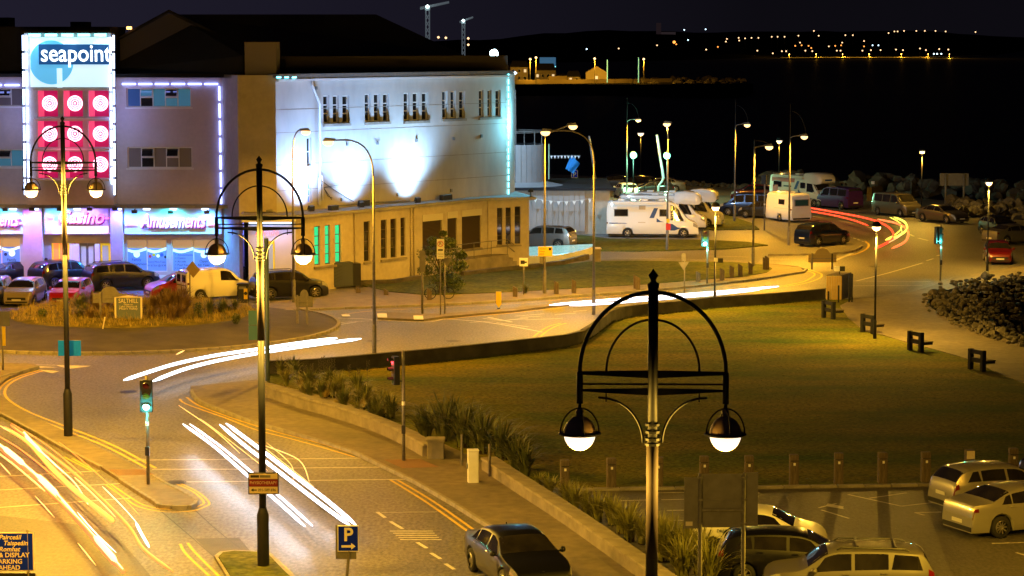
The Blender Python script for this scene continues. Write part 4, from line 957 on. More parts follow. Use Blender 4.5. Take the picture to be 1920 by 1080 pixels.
# ---------------------------------------------------------------- cranes
def crane(px,ytop_,ybot,D,jl,jr,label):
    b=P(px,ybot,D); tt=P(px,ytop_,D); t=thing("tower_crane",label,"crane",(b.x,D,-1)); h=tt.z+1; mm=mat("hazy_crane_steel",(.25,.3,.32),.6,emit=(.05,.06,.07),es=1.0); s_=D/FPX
    mb=MB(); w=1.1
    for sx in (-w,w):
        for sy in (-w,w): mb.tube([(sx,sy,0),(sx,sy,h)],.35,4)
    k=int(h/4)
    for i in range(k): mb.tube([(-w,-w,i*4),(w,-w,i*4+4)],.2,4); mb.tube([(w,-w,i*4),(-w,-w,i*4+4)],.2,4)
    mb.build("mast",mm,t); mb=MB(); mb.tube([(-(px-jl)*s_,0,h-1),((jr-px)*s_,0,h+3)],.5,4); mb.tube([(-(px-jl)*s_,0,h),((jr-px)*s_,0,h+3.6)],.35,4); mb.build("jib",mm,t)
    mb=MB(); mb.box(-1.5,1.5,-1.5,1.5,h-2,h+1); mb.build("cab",mm,t)
    MB().lathe([(0,-1.2),(1.3,0),(0,1.2)],8,(0,-3,h+.5)).build("crane_lamp",mat("white_crane_lamp",(.8,1,1),.5,emit=(.75,1,1),es=6),t)
crane(802,14,72,1500,788,842,"taller tower crane with a white lamp behind the dark roof"); crane(869,40,78,1900,862,887,"smaller distant tower crane to the right of the taller one")
# ================================================================== STREET LIGHTING
KD = 1.0
def lantern(root, x, z, e, big=1.0, light=True):
    # hanging globe lantern: steel dome, rim ring, hoops, glowing lower bowl; z = rim height
    r = .27*big
    prof = [(r*math.cos(a), r*1.12*math.sin(a)) for a in [R(k) for k in range(0,91,15)]]
    d = MB().lathe(prof, 20, (x,0,z)).lathe([(.05,.30*big),(.07,.38*big),(.04,.42*big)], 10, (x,0,z)).build("lantern", mat("bronze_lantern_dome",(0.34,0.22,0.13),0.6,0.05), root, smooth=True)
    MB().tube([(x+(r+.07)*math.cos(2*math.pi*k/24),(r+.07)*math.sin(2*math.pi*k/24),z) for k in range(25)], .018, 6, False).lathe([(r,-.012),(r+.07,-.012),(r+.07,.012),(r,.012)],20,(x,0,z)).build("rim_ring", M_metal, d)
    mb = MB()
    for a in (0,1):
        c,s_ = math.cos(a*math.pi/2+.2), math.sin(a*math.pi/2+.2)
        mb.tube([(x+c*(r+.06)*math.cos(t), s_*(r+.06)*math.cos(t), z+.43*big*math.sin(t)) for t in [math.pi*k/14 for k in range(15)]], .014, 5, False)
    mb.build("hoop", M_metal, d)
    prof = [(r*.97*math.cos(a), -r*1.0*math.sin(a)) for a in [R(k) for k in range(0,91,12)]]
    MB().lathe(prof[::-1], 20, (x,0,z-.014)).build("globe", M_bulbW, d, smooth=True)
    if light: point("lantern_light", (x,0,z-r-.22), e, WARM, root, .16)
    return d
def arch_lamp(px, D, dz, base_z, label, e, rz=0.0):
    p = P(px, 700, D); t = thing("twin_arch_lamp", label, "street lamp", (p.x, D, base_z), rz, "tall twin lanterns with arched tops")
    def Z(y): return 15-(y-75)*39.8/FPX + dz - base_z
    K = 39.8/FPX
    MB().lathe([(.17,0),(.17,1.6),(.13,1.72),(.11,1.8)],14).build("base_sleeve", M_metal, t, smooth=True)
    MB().tube([(0,0,1.8),(0,0,Z(835)-2.3)],.10,14).build("unlit_pole_section", M_metal, t, smooth=True)  # darker colour where the lantern light no longer reaches the pole
    MB().tube([(0,0,Z(835)-2.299),(0,0,Z(835))],.10,14).build("lower_pole", mat("lantern_lit_brown_pole",(0.055,0.04,0.034),.75,.0), t, smooth=True)  # lighter brown colour imitates lantern light on this stretch of pole
    MB().tube([(0,0,Z(835)),(0,0,Z(540))],.085,12).build("pole", M_metal, t, smooth=True)
    MB().lathe([(.09,Z(540)),(.10,Z(532)),(.045,Z(528)),(.05,Z(524)),(.085,Z(516)),(.03,Z(508)),(.0,Z(503))],12).build("finial", M_metal, t, smooth=True)
    a1 = 138*K; a2 = 88*K
    MB().tube([(a1*math.cos(s_),0,Z(700)+ (Z(548)-Z(700))*math.sin(s_)) for s_ in [math.pi*k/28 for k in range(29)]],.035,8).build("arch", M_metal, t, smooth=True)
    MB().tube([(a2*math.cos(s_),0,Z(698)+ (Z(600)-Z(698))*math.sin(s_)) for s_ in [math.pi*k/24 for k in range(25)]],.02,6).build("inner_arch", M_metal, t, smooth=True)
    for y0,y1,yc in ((697,705,711),(731,737,744)):
        mb = MB(); w=.03
        for sx in (-1,1):
            xs=(sx*.08, sx*(a1-.02)); v=[(xs[0],-w,Z(y0)),(xs[1],-w,Z(y0+2)),(xs[1],-w,Z(y1)),(xs[0],-w,Z(yc)),(xs[0],w,Z(y0)),(xs[1],w,Z(y0+2)),(xs[1],w,Z(y1)),(xs[0],w,Z(yc))]
            mb.add(v,[(0,1,2,3),(7,6,5,4),(0,4,5,1),(3,2,6,7)])
        mb.build("cross_beam", M_metal, t)
    MB().tube([(-a1,0,Z(723)),(a1,0,Z(723))],.018,6).build("cross_bar", M_metal, t)
    for sx in (-1,1):
        MB().tube([(sx*a1,0,Z(700)),(sx*a1,0,Z(760))],.055,10).tube([(sx*a1,0,Z(760)),(sx*a1,0,Z(778))],.03,8).build("drop_sleeve", M_metal, t, smooth=True)
        pts=[(sx*(100*K-(82*K)*math.sin(s_)),0,Z(749)-(Z(749)-Z(835))*(1-math.cos(s_))) for s_ in [math.pi/2*k/12 for k in range(13)]]
        MB().tube([(sx*103*K,0,Z(748))]+pts,.022,6).tube([(sx*88*K,0,Z(738)),(sx*88*K,0,Z(757))],.012,5).tube([(sx*18*K,0,Z(822)),(sx*.05,0,Z(822))],.014,5).build("curved_bracket", M_metal, t, smooth=True)
        lantern(t, sx*a1, Z(818), e)
    mb=MB()
    for y in (800,814,828,838): mb.lathe([(.09,-.02),(.125,-.02),(.125,.02),(.09,.02)],12,(0,0,Z(y)))
    mb.build("clamp_band", M_metal, t)
    return t
arch_lamp(1224, 39.8, 0, -.0, "nearest twin lantern lamp with arched top in front of the lawn", 620, -.03)
arch_lamp(490, 67.6, .55, 0, "twin lantern lamp carrying the physiotherapy sign on its pole", 3800)
arch_lamp(126, 90.4, .95, .11, "twin lantern lamp on the splitter island before the sign tower", 4200)

def sodium(px, py, top, head, label, e=9000, z0=0.0, r=.08, curve=True, group="orange sodium street lamps", lit=True, bulb=M_bulbO, col=ORANGE, hs=1.0):
    e *= .36; b = g3(px, py, z0); D = b.y; h = P(px, top, D).z-z0; hp = P(head[0], head[1], D); dx = hp.x-b.x; hz = hp.z-z0
    t = thing("street_lamp", label, "street lamp", b, 0, group)
    MB().lathe([(r*1.35,0),(r*1.35,1.3),(r,1.4)],10).tube([(0,0,1.4),(0,0,h)],[r,r*.6],10).build("pole", M_galv, t, smooth=True)
    MB().box(-r*.5,r*.5,-r*1.42,-r*1.3,.5,1.0).build("hatch", M_greyp, t)
    if curve: pts=[(0,0,h),(dx*.04,0,h+(hz-h)*.45),(dx*.2,0,h+(hz-h)*.82),(dx*.5,0,hz+.02),(dx*.9,0,hz+.02)]; pts=[tuple(v) for v in smooth2(pts,4)]
    else: pts=[(0,0,h),(dx*.9,0,hz+.03)]
    MB().tube(pts,.04,8).build("arm", M_galv, t, smooth=True)
    sx=1 if dx>=0 else -1; L=.62*hs
    mb=MB().add([(dx-sx*L/2,-.12,hz),(dx+sx*L/2,-.14,hz-.02),(dx+sx*L/2,.14,hz-.02),(dx-sx*L/2,.12,hz),(dx-sx*L/2,-.06,hz+.12),(dx+sx*L*.3,-.09,hz+.16),(dx+sx*L*.3,.09,hz+.16),(dx-sx*L/2,.06,hz+.12)],[(4,5,6,7),(0,1,5,4),(1,2,6,5),(2,3,7,6),(3,0,4,7)])
    hd=mb.build("lamp_head", M_greyp, t)
    MB().lathe([(.0,-.24*hs),(.15*hs,-.2*hs),(.25*hs,-.1),(.26*hs,0)],12,(dx+sx*.04,0,hz-.03)).build("lens", bulb, hd, smooth=True)
    if lit: spot("lamp_light",(dx+sx*.04,0,hz-.3),(dx+sx*.04,0,0),e,col,166,t,.15,.35)
    return t
sodium(702,662,330,(617,264),"tall curved arm lamp at the road edge right of the roundabout",24000)
sodium(551,570,300,(572,245),"lamp with curved arm standing before the annexe corner",9000)
sodium(1021,550,252,(1073,235),"straight pole lamp with yellow detour sign and raised right arm",22000,z0=.1,curve=False)
sodium(1113,590,306,(1024,246),"long curved arm lamp reaching left over the upper road",24000)
sodium(1251,468,262,(1251.5,231),"lamp on the verge in front of the white motorhome",13000,z0=.08,curve=False)
def promenade(px,py,top,head,label,e=9000):
    t=sodium(px,py,head[1]+6,head,label,e,curve=True,group="tall promenade poles with side lanterns",bulb=M_bulbO)
    b=g3(px,py); D=b.y; h0=P(px,head[1]+6,D).z; h1=P(px,top,D).z
    MB().tube([(0,0,h0),(0,0,h1)],[.045,.02],6).build("top_mast",M_metal,t)
    dx=(head[0]-px)*D/FPX
    MB().tube([(dx*.1+dx*.95*math.sin(s_),0,h0+(h1-h0)*.75*math.cos(s_)+.1) for s_ in [math.pi/2*k/8 for k in range(9)]],.02,5).build("arc_rod",M_metal,t)
    return t
promenade(1175,373,183,(1196,224),"tall slim promenade pole farthest left, beside the green globe",15000)
promenade(1377,416,187,(1400,233),"tall slim promenade pole at the corner of the grass by the motorhomes",16000)
promenade(1479,460,195,(1507,255),"tall slim promenade pole in front of the white caravan",18000)
promenade(1412,503,262,(1441,274),"promenade pole standing beside the timber posts on the verge tip",26000)
def small_globe(px,py,head,label,e,bulb=M_bulbW,col=WARM,z0=0.0,r=.24,group="short promenade globe lamps",green=False):
    e*=.42; b=g3(px,py,z0); D=b.y; hz=P(px,head,D).z-z0
    t=thing("globe_lamp",label,"street lamp",b,0,group)
    MB().lathe([(.09,0),(.09,.9),(.055,1.0)],10).tube([(0,0,1.0),(0,0,hz-r)],[.055,.045],8).build("pole",M_metal,t,smooth=True)
    if green:
        MB().lathe([(r*math.cos(R(a)),r*math.sin(R(a))) for a in range(-90,91,15)],16,(0,0,hz)).build("globe",bulb,t,smooth=True)
        point("lamp_light",(0,-r-.25,hz-.1),e,col,t,.2)
    else:
        MB().lathe([(r*math.cos(R(a)),r*math.sin(R(a))) for a in range(0,91,15)],16,(0,0,hz+.01)).lathe([(r+.02,-.02),(r+.02,.03),(r,.03)],16,(0,0,hz)).build("dome",M_metal,t,smooth=True)
        MB().lathe([(.0,-r),(r*.5,-r*.86),(r*.86,-r*.5),(r*.97,0)],16,(0,0,hz)).build("globe",bulb,t,smooth=True)
        point("lamp_light",(0,0,hz-r-.3),e,col,t,.15)
    return t
small_globe(1340,578,387,"globe lamp rising behind the retaining wall at the lawn edge",9500)
small_globe(1640,636,424,"globe lamp standing beside a bench on the lawn edge",12000)
small_globe(1851,508,341,"globe lamp in front of the dark red parked car",7500)
small_globe(1727,408,283,"globe lamp beside the dark parked van, near the rocks",4500)
small_globe(1460,368,263,"dim small globe lamp far off beyond the white caravan",1200,r=.3)
small_globe(1201,343,249,"dim small globe lamp far off above the parked cars",1200,r=.35)
small_globe(1187,374,291,"green lit globe left of the bent sculpture",3200,M_bulbG,(.3,1,.6),green=True,r=.34,group="green lit globe lamps")
small_globe(1250,374,292,"green lit globe right of the bent sculpture",3200,M_bulbG,(.3,1,.6),green=True,r=.34,group="green lit globe lamps")
# lamps of the same kind that stand just outside the frame and light what the frame shows
def off_lamp(x,y,h,label,e,z0=0.0,dx=0,col=ORANGE):
    t=thing("street_lamp",label,"street lamp",(x,y,z0),0,"orange sodium street lamps")
    MB().lathe([(.11,0),(.11,1.3),(.08,1.4)],10).tube([(0,0,1.4),(0,0,h)],[.08,.05],10).build("pole",M_galv,t,smooth=True)
    MB().tube([(0,0,h),(dx*.5,0,h+.15),(dx,0,h+.1)],.04,8).build("arm",M_galv,t); hd=MB().box(dx-.3,dx+.3,-.13,.13,h+.1,h+.22).build("lamp_head",M_greyp,t)
    MB().lathe([(.0,-.12),(.1,-.1),(.17,0)],12,(dx,0,h+.08)).build("lens",M_bulbO,hd); spot("lamp_light",(dx,0,h-.25),(dx,0,0),e*1.15,col,156,t,.15,.4)
off_lamp(17.5,66,9,"car park lamp standing to the right of the silver saloon",2600)
off_lamp(-19,80,10,"road lamp left of the light trails near the splitter island",9000,dx=1.2)
off_lamp(13.2,54,9,"car park lamp to the right of the silver estate",10000,dx=-.6,col=(1,.56,.035))
off_lamp(-13.5,56,9,"road lamp to the left of the pay and display sign",5200,dx=.6)
off_lamp(-32,112,10,"road lamp to the left of the roundabout",17000,dx=1)
off_lamp(-38,139,9,"road lamp at the left end of the parking area",4500,dx=1)

# ================================================================== TRAFFIC SIGNALS
def lensmat(c,on): 
    k={'r':(1,.02,.03),'a':(1,.5,.02),'g':(.05,1,.75)}[c]
    return mat("lit_%s_signal"%c,k,.4,emit=k if c!='g' else (.25,1,.9),es=22 if c=='g' else 8) if on else mat("unlit_%s_signal"%c,tuple(x*.06 for x in k),.2)
def signal(px,py,ytop,hx,hy0,hy1,face,on,label,w=.32,z0=.0,e=150,polem=M_greyp,second=False):
    b=g3(px,py,z0); D=b.y; t=thing("traffic_signal",label,"traffic light",b,0,"traffic signals"); h=P(px,ytop,D).z-z0
    MB().tube([(0,0,0),(0,0,h)],.057,10).lathe([(.06,h),(.0,h+.04)],10).build("pole",polem,t,smooth=True)
    cx=(hx-px)*D/FPX; z1=P(px,hy0,D).z-z0; z_0=P(px,hy1,D).z-z0; hh=z1-z_0
    def head(cx,face,on,mt):
        Mx=Matrix.Translation((cx,0,0))@Matrix.Rotation(face,4,'Z')
        hd=MB().bevbox(-w/2,w/2,-.10,.12,z_0,z1,.02).build("signal_head",mt,t,M=Mx)
        for k,c in enumerate('rag'):
            z=z1-hh*(k+.5)/3; r_=min(hh/6.8,.11)
            MB().lathe([(0,.0),(r_,.0),(r_,.02),(0,.03)],14,(0,-.105,z),'y').build("signal_lens",lensmat(c,c==on),hd,M=Mx)
            mb=MB(); n=10
            for i in range(n):
                a=math.pi*i/n; a2=math.pi*(i+1)/n; R2=r_*1.12
                mb.quad((R2*math.cos(a),-.10,z+R2*math.sin(a)),(R2*math.cos(a2),-.10,z+R2*math.sin(a2)),(R2*math.cos(a2)*.95,-.28,z+R2*math.sin(a2)*.9),(R2*math.cos(a)*.95,-.28,z+R2*math.sin(a)*.9))
            mb.build("visor",M_black,hd,M=Mx)
            if c==on: point("signal_light",tuple(Mx@Vector((0,-.42,z))),e,{'r':(1,.1,.1),'g':(.1,1,.85),'a':(1,.5,.1)}[c],t,.08)
    head(cx,face,on,M_black)
    if second: head(cx+.02+.0,face+math.pi*.5,None,M_black)
    MB().box(min(0,cx),max(0,cx)+.001,-.03,.03,z_0+.1,z_0+.16).build("bracket",M_black,t)
    MB().bevbox(-.07,.07,-.16,-.06,1.0,1.3,.01).build("push_button_box",M_black,t)
    MB().tube([(0,0,2.0),(0,0,2.14)],.062,10).build("reflective_band",M_white,t)
    return t
signal(278,908,706,277,712,772,.08,'g',"green lit signal standing on the splitter island nose",.42,.11,90,M_galv)
signal(757,864,658,742,668,721,-1.25,'r',"signal at the pavement showing red to the left",.36,.10,60,M_galv)
signal(1326,532,430,1321,430,462,.0,'g',"green lit signal on the upper verge near the motorhomes",.45,.1,160)
signal(1763,526,420,1758,425,457,.45,'g',"green lit signal on the sea front before the dark saloon",.48,.06,120,second=True)
signal(1433,432,328,1432,328,345,2.6,None,"small unlit signal seen from behind near the navy car",.4,0,0)

# ================================================================== SIGNS
def post(t,x,h,r=.038,m=M_galv,y=0,name="post"): return MB().tube([(x,y,0),(x,y,h)],r,8).lathe([(r,h),(0,h+.015)],8,(x,y,0)).build(name,m,t,smooth=True)
M_blue=mat("sign_blue",(0.004,0.02,0.80),0.5,spec=.1); M_sred=mat("sign_red",(0.55,0.02,0.02),0.4); M_syel=mat("sign_yellow",(0.8,0.55,0.02),0.4)
M_maroon=mat("sign_maroon",(0.22,0.01,0.04),0.4); M_cream=mat("sign_cream",(0.7,0.62,0.5),0.5); M_sblack=mat("sign_black_print",(0.01,0.01,0.01),0.5)
def panel(t,name,m,x0,x1,z0,z1,y,th=.02,parent=None): return MB().box(x0,x1,y-th,y,z0,z1).build(name,m,parent or t)
# parking arrow sign
D=66.3; b=P(655,1077,D); t=thing("parking_sign","blue parking sign with a white arrow on a short leaning post","sign",(b.x-.02,D,0)); 
s_=D/FPX; zb=P(655,1040,D).z
MB().tube([(-.06,0,-.02),(.02,0,zb+.1)],.04,8).build("post",M_galv,t); 
bp=MB().box(-.36,.22,.03,.05,P(0,1049,D).z,P(0,985,D).z).build("back_plate",M_greyp,t)
pl=MB().bevbox(-.30,.29,-.03,.0,P(0,1034,D).z,P(0,985,D).z,.01).build("sign_face",M_white,t); z0=P(0,1034,D).z; z1=P(0,985,D).z
MB().box(-.275,.265,-.036,-.031,z0+.025,z1-.025).build("blue_field",M_blue,pl)
text("P",.52,M_white,pl,(-.0,-.045,z1-.27),name="lettering",bold=.012)
MB().add([(-.19,-.042,z0+.12),(.08,-.042,z0+.12),(.08,-.042,z0+.06),(.20,-.042,z0+.155),(.08,-.042,z0+.25),(.08,-.042,z0+.19),(-.19,-.042,z0+.19)],[(0,1,2,3,4,5,6)]).build("arrow",M_white,pl)
# physiotherapy sign on the second twin lamp
D=67.4; b=P(495,904,D); w=.43; t=thing("clinic_sign","small maroon and cream physiotherapy sign fixed to the lamp pole","sign",(b.x-.0,D,b.z))
MB().box(-w,w,-.16,-.12,-.32,.30).build("frame",M_sblack,t); hgt=[(.12,.27,M_cream),(-.09,.11,M_maroon),(-.29,-.10,M_cream)]
for z0,z1,m in hgt: MB().box(-w+.03,w-.03,-.168,-.161,z0,z1).build("sign_field",m,t)
text("PHYSIOTHERAPY",.12,M_cream,t,(0,-.175,.01),name="lettering",width=.76); text("091-589 696",.11,M_sblack,t,(.1,-.175,-.195),name="lettering",width=.5)
MB().add([(-.36,-.172,-.195),(-.28,-.172,-.15),(-.28,-.172,-.18),(-.19,-.172,-.18),(-.19,-.172,-.21),(-.28,-.172,-.21),(-.28,-.172,-.24)],[(6,5,4,3,2,1,0)]).build("arrow",M_sblack,t)
panel(t,"logo_block",M_sblack,-.36,-.12,.16,.23,-.169,.005); panel(t,"logo_block",M_greyp,-.1,.2,.16,.23,-.169,.005); MB().box(-.12,.12,-.12,-.02,-.05,.05).build("bracket",M_metal,t)
# pay and display sign, cut by the frame
D=60.0; b=P(10,1200,D); zt=P(0,998,D).z; zl=P(0,1070,D).z; t=thing("pay_and_display_sign","blue pay and display parking sign cut off at the frame edge","sign",(b.x,D,0)); ox=-b.x
X=lambda px:P(px,1040,D).x-b.x
MB().box(X(-52),X(64),-.03,.0,zl,zt).build("sign_face",M_cream,t); MB().box(X(-50),X(62),-.036,-.031,zl+.025,zt-.025).build("blue_field",M_blue,t); post(t,X(53),zt+.06); post(t,X(-40),zt+.06)
for body,px,py,al,sh_ in (("Pairceáil",39,1007.5,'RIGHT',.25),("Taispeáin",52,1018.5,'RIGHT',.25),("Romhat",37,1030,'RIGHT',.25),("PAY & DISPLAY",55,1041,'RIGHT',0),("PARKING",42,1053,'RIGHT',0),("AHEAD",38,1064.5,'RIGHT',0)):
    q=P(px,py,D-.04); text(body,.165,M_cream,t,(q.x-b.x,-.042,q.z),name="lettering",align=al,shear=sh_,bold=.003)
MB().box(X(-52),X(66),-.03,.0,zl-.35,zl-.06).build("lower_plate",M_sblack,t)
# big board seen from behind over the car park
D=50.0; b=P(1352,1200,D); t=thing("large_board","large grey sign board seen from behind on two galvanised posts","sign",(b.x,D,0)); X=lambda px:P(px,1000,D).x-b.x
MB().box(X(1282),X(1312),-.05,-.02,P(0,990,D).z,P(0,895,D).z).build("back_panel",M_signback,t)
MB().box(X(1312.3),X(1392),-.05,-.02,P(0,937,D).z+.006,P(0,888,D).z).build("back_panel",M_signback,t); MB().box(X(1312.3),X(1392),-.05,-.02,P(0,988,D).z,P(0,937,D).z).build("back_panel",M_signback,t)
MB().box(X(1392.3),X(1420),-.05,-.02,P(0,985,D).z,P(0,885,D).z).build("back_panel",M_signback,t)
for px in (1312,1393): post(t,X(px),P(0,887,D).z,.045,y=-.1)
MB().tube([(X(1312),-.1,P(0,955,D).z),(X(1393),-.1,P(0,955,D).z)],.035,8).build("cross_rail",M_galv,t)
mb=MB()
for px in (1312,1393):
    for py in (893,935,980): mb.box(X(px)-.06,X(px)+.06,-.15,-.05,P(0,py,D).z-.015,P(0,py,D).z+.015)
mb.build("clamp",M_galv,t); panel(t,"maker_plate",M_cream,X(1285),X(1298),P(0,985,D).z,P(0,977,D).z,-.052,.003)
# generic post signs
def psign(name,label,px,py,z0,items,cat="sign",postx=0,ptop=None,r=.038,m=M_galv):
    b=g3(px,py,z0); D=b.y; t=thing(name,label,cat,b); hz=P(px,ptop,D).z-z0 if ptop else 2.5
    post(t,postx*D/FPX,hz,r,m)
    for it in items: it(t,b,D,z0)
    return t
def rect_item(x0,y0,x1,y1,m,name="sign_face",y=-.05,th=.02):
    def f(t,b,D,z0): MB().box((x0-960)/FPX*D-b.x,(x1-960)/FPX*D-b.x,y-th,y,P(0,y1,D).z-z0,P(0,y0,D).z-z0).build(name,m,t)
    return f
def tri_item(cx,y0,y1,hw,m,down=True,y=-.05):
    def f(t,b,D,z0):
        x=(cx-960)/FPX*D-b.x; w=hw*D/FPX; za=P(0,y0,D).z-z0; zb=P(0,y1,D).z-z0
        v=[(x-w,y,za),(x+w,y,za),(x,y,zb)] if down else [(x-w,y,zb),(x+w,y,zb),(x,y,za)]
        MB().add(v+[(a,y-.015,c) for a,_,c in v],[(0,1,2),(3,5,4),(0,3,4,1),(1,4,5,2),(2,5,3,0)]).build("sign_face",m,t)
    return f
def txt_item(body,cx,cy,hpx,m,y=-.075,**k):
    def f(t,b,D,z0): 
        kk=dict(k)
        if 'wpx' in kk: kk['width']=kk.pop('wpx')*D/FPX
        text(body,hpx*D/FPX,m,t,((cx-960)/FPX*D-b.x,y,P(0,cy,D).z-z0),name="lettering",**kk)
    return f
def ring_item(cx,cy,rpx,m,y=-.074):
    def f(t,b,D,z0):
        x=(cx-960)/FPX*D-b.x; z=P(0,cy,D).z-z0; r_=rpx*D/FPX
        MB().tube([(x+r_*math.cos(2*math.pi*k/20),y,z+r_*math.sin(2*math.pi*k/20)) for k in range(21)],r_*.13,5,False).tube([(x-r_*.7,y,z+r_*.7),(x+r_*.7,y,z-r_*.7)],r_*.1,5).build("prohibition_ring",m,t)
    return f
psign("no_parking_sign","tall white clearway sign with a red ringed letter beside the bush",826,590,.11,[rect_item(818.5,448,832.5,485,M_white),ring_item(825.5,457,5,M_sred),txt_item("R",825.5,457,9,M_sblack),txt_item("Clearway",825.5,476,3.5,M_sblack,wpx=11),txt_item("ZONE",825.5,481,3.5,M_sblack,wpx=9),rect_item(821,467,830,470,M_sblack,"vehicle_symbols",-.071,.004)],ptop=449)
psign("give_way_sign","grey back of a triangular give way sign on a leaning post",832,588,.11,[tri_item(838,484,500,10,M_signback)],ptop=484,postx=2)
psign("give_way_sign","back of a triangular give way sign on the upper verge",1283,558,.1,[tri_item(1283,491,507,10,M_signback),rect_item(1279,475,1287,490,M_signback)],ptop=475)
psign("sign_pole","grey post with a narrow plate standing on the traffic island","",0,0,0,[]) if 0 else None
psign("sign_pole","thick grey pole with a small plate standing on the traffic island",792,588,.11,[rect_item(786,470,797,510,M_signback)],ptop=470,r=.06)
psign("warning_sign","brown diamond shaped sign on a leaning post behind the roundabout planting",352,590,.3,[lambda t,b,D,z0:MB().add([(.29,-.05,P(0,489,D).z-z0),(.70,-.05,P(0,506,D).z-z0),(.33,-.05,P(0,521,D).z-z0),(-.05,-.05,P(0,503,D).z-z0),(.29,-.03,P(0,489,D).z-z0),(.70,-.03,P(0,506,D).z-z0),(.33,-.03,P(0,521,D).z-z0),(-.05,-.03,P(0,503,D).z-z0)],[(0,3,2,1),(4,5,6,7),(0,1,5,4),(1,2,6,5),(2,3,7,6),(3,0,4,7)]).build("sign_face",mat("brown_sign",(.25,.17,.06),.5),t)],ptop=500,postx=5)
psign("speed_camera_sign","small white sign with a camera symbol on the verge before the annexe",982,552,.13,[rect_item(974,483,990,499,M_white),rect_item(976,488,984,495,M_sblack,"camera_symbol",-.071,.004),rect_item(984,490,988,493,M_sblack,"camera_symbol",-.071,.004),rect_item(974,482.2,990,483,M_sblack,"sign_border",-.05,.02)],ptop=483)
psign("detour_sign","yellow direction sign with small black lettering on the lamp pole",1021.5,550.3,.1,[rect_item(1009,462,1036,480,M_syel,"sign_face",-.14),txt_item("Contraflow",1017,466,4,M_sblack,-.165,wpx=15),txt_item("Galway",1016,471,4,M_sblack,-.165,wpx=11),txt_item("Salthill",1015,476,4,M_sblack,-.165,wpx=10),rect_item(1029,464,1034,469,M_sblack,"symbol",-.161,.004),rect_item(1012,481,1019,494,M_signback,"lower_plate",-.14)],ptop=481,r=.02)
psign("car_park_sign","blue P sign beyond the grey panelled building",1077,350,0,[rect_item(1071,318.5,1083.5,333.5,M_white),rect_item(1071.8,319.3,1082.7,332.7,M_blue,"blue_field",-.071,.004),txt_item("P",1077.3,327.5,12,M_white,bold=.01)],ptop=318)
psign("car_park_notice","red and yellow notice strapped to the verge lamp pole",1252,468.4,.08,[rect_item(1249,419,1258,431,M_sred,"sign_face",-.16),rect_item(1250,410,1256,417,M_syel,"upper_plate",-.16)],ptop=410,r=.02)
psign("finger_sign","short black and white finger sign on the globe lamp pole",1341,578.4,0,[rect_item(1340,483,1347,490,M_white,"sign_face",-.1),rect_item(1347.2,484,1357,492,M_sblack,"sign_end",-.1)],ptop=484,r=.02)
psign("blank_road_sign","grey sign back at the left edge of the frame",6,694,.11,[rect_item(-12,584,13,611,M_signback),rect_item(-2,612,4,648,M_syel,"lower_plate")],ptop=585)
M_teal=mat("signal_lit_teal_sign_back",(0.002,0.14,1.0),.6,spec=.1)  # teal colour imitates the cyan signal light on the sign back
psign("road_sign","small sign back coloured teal as if signal lit, behind the tall island lamp",125,812,.11,[rect_item(103,638,146,667,M_teal),rect_item(103,637,146,638,M_galv,"top_edge")],ptop=640)
psign("signal_pole","tall pole with two teal grey sign backs beside the low wall end",502,714,.1,[rect_item(463,582,485,609,mat("teal_grey_sign_back",(.05,.16,.18),.5)),rect_item(463,610,485,637,mat("teal_grey_sign_back",(.05,.16,.18),.5)),lambda t,b,D,z0:MB().box((484-502)*D/FPX,0,-.04,-.02,P(0,600,D).z-z0,P(0,597,D).z-z0).build("bracket",M_galv,t)],ptop=447,r=.10,m=mat("pale_blue_grey_pole",(.16,.22,.25),.5,.3))
def board_back(px,py,z0,x0,x1,ya,yb,yarch,label,posts,pbase,m,D=None):
    b=g3(px,py,z0); D=b.y; t=thing("direction_board",label,"sign",b,0,"arched direction boards seen from behind"); X=lambda q:(q-px)*D/FPX; Z=lambda q:P(0,q,D).z-z0
    w=(x1-x0); cx=(x0+x1)/2; r_=w*.26*D/FPX
    MB().box(X(x0),X(x1),-.02,.02,Z(yb),Z(ya)).build("board",m,t)
    n=14; top_=[(X(cx)+r_*math.cos(math.pi*k/n),Z(ya)+.002+(Z(yarch)-Z(ya))*math.sin(math.pi*k/n)) for k in range(n+1)]
    v=[(x,-.02,z) for x,z in top_]+[(x,.02,z) for x,z in top_]; fs=[tuple(range(n+1)),tuple(range(2*n+1,n,-1))]+[(k,n+1+k,n+2+k,k+1) for k in range(n)]
    MB().add(v,fs).build("arched_top",m,t)
    for p_ in posts: MB().box(X(p_)-.05,X(p_)+.05,-.10,-.021,0,Z(ya-3)).build("post",M_galv,t)
    MB().box(X(x0)+.02,X(x1)-.02,-.06,-.021,Z((ya+yb)/2)-.02,Z((ya+yb)/2)+.02).build("rail",M_galv,t)
    return t
board_back(570,614,.0,555,587,556,576,543,"arched board back standing at the roundabout edge before the dark van",(558,576),614,M_signback)
board_back(205,598,.6,175,238,550,568,537,"arched board back behind the Salthill sign",(189,),598,M_signback)
board_back(1541,505,.0,1515,1568,477,492,465,"ochre arched board back beside the timber enclosure",(1522,),505,mat("ochre_board",(.30,.23,.10),.6))
b=g3(1787,388,0); D=b.y; t=thing("large_sign","big blank sign board on two posts by the far rocks","sign",b); X=lambda q:(q-1787)*D/FPX; Z=lambda q:P(0,q,D).z
MB().box(X(1761),X(1815),-.05,.0,Z(348),Z(325)).build("board",M_signback,t); post(t,X(1772),Z(326),.1,y=-.15); post(t,X(1806),Z(326),.1,y=-.15); MB().box(X(1761),X(1815),-.09,-.052,Z(326),Z(325)).build("top_edge",M_galv,t)
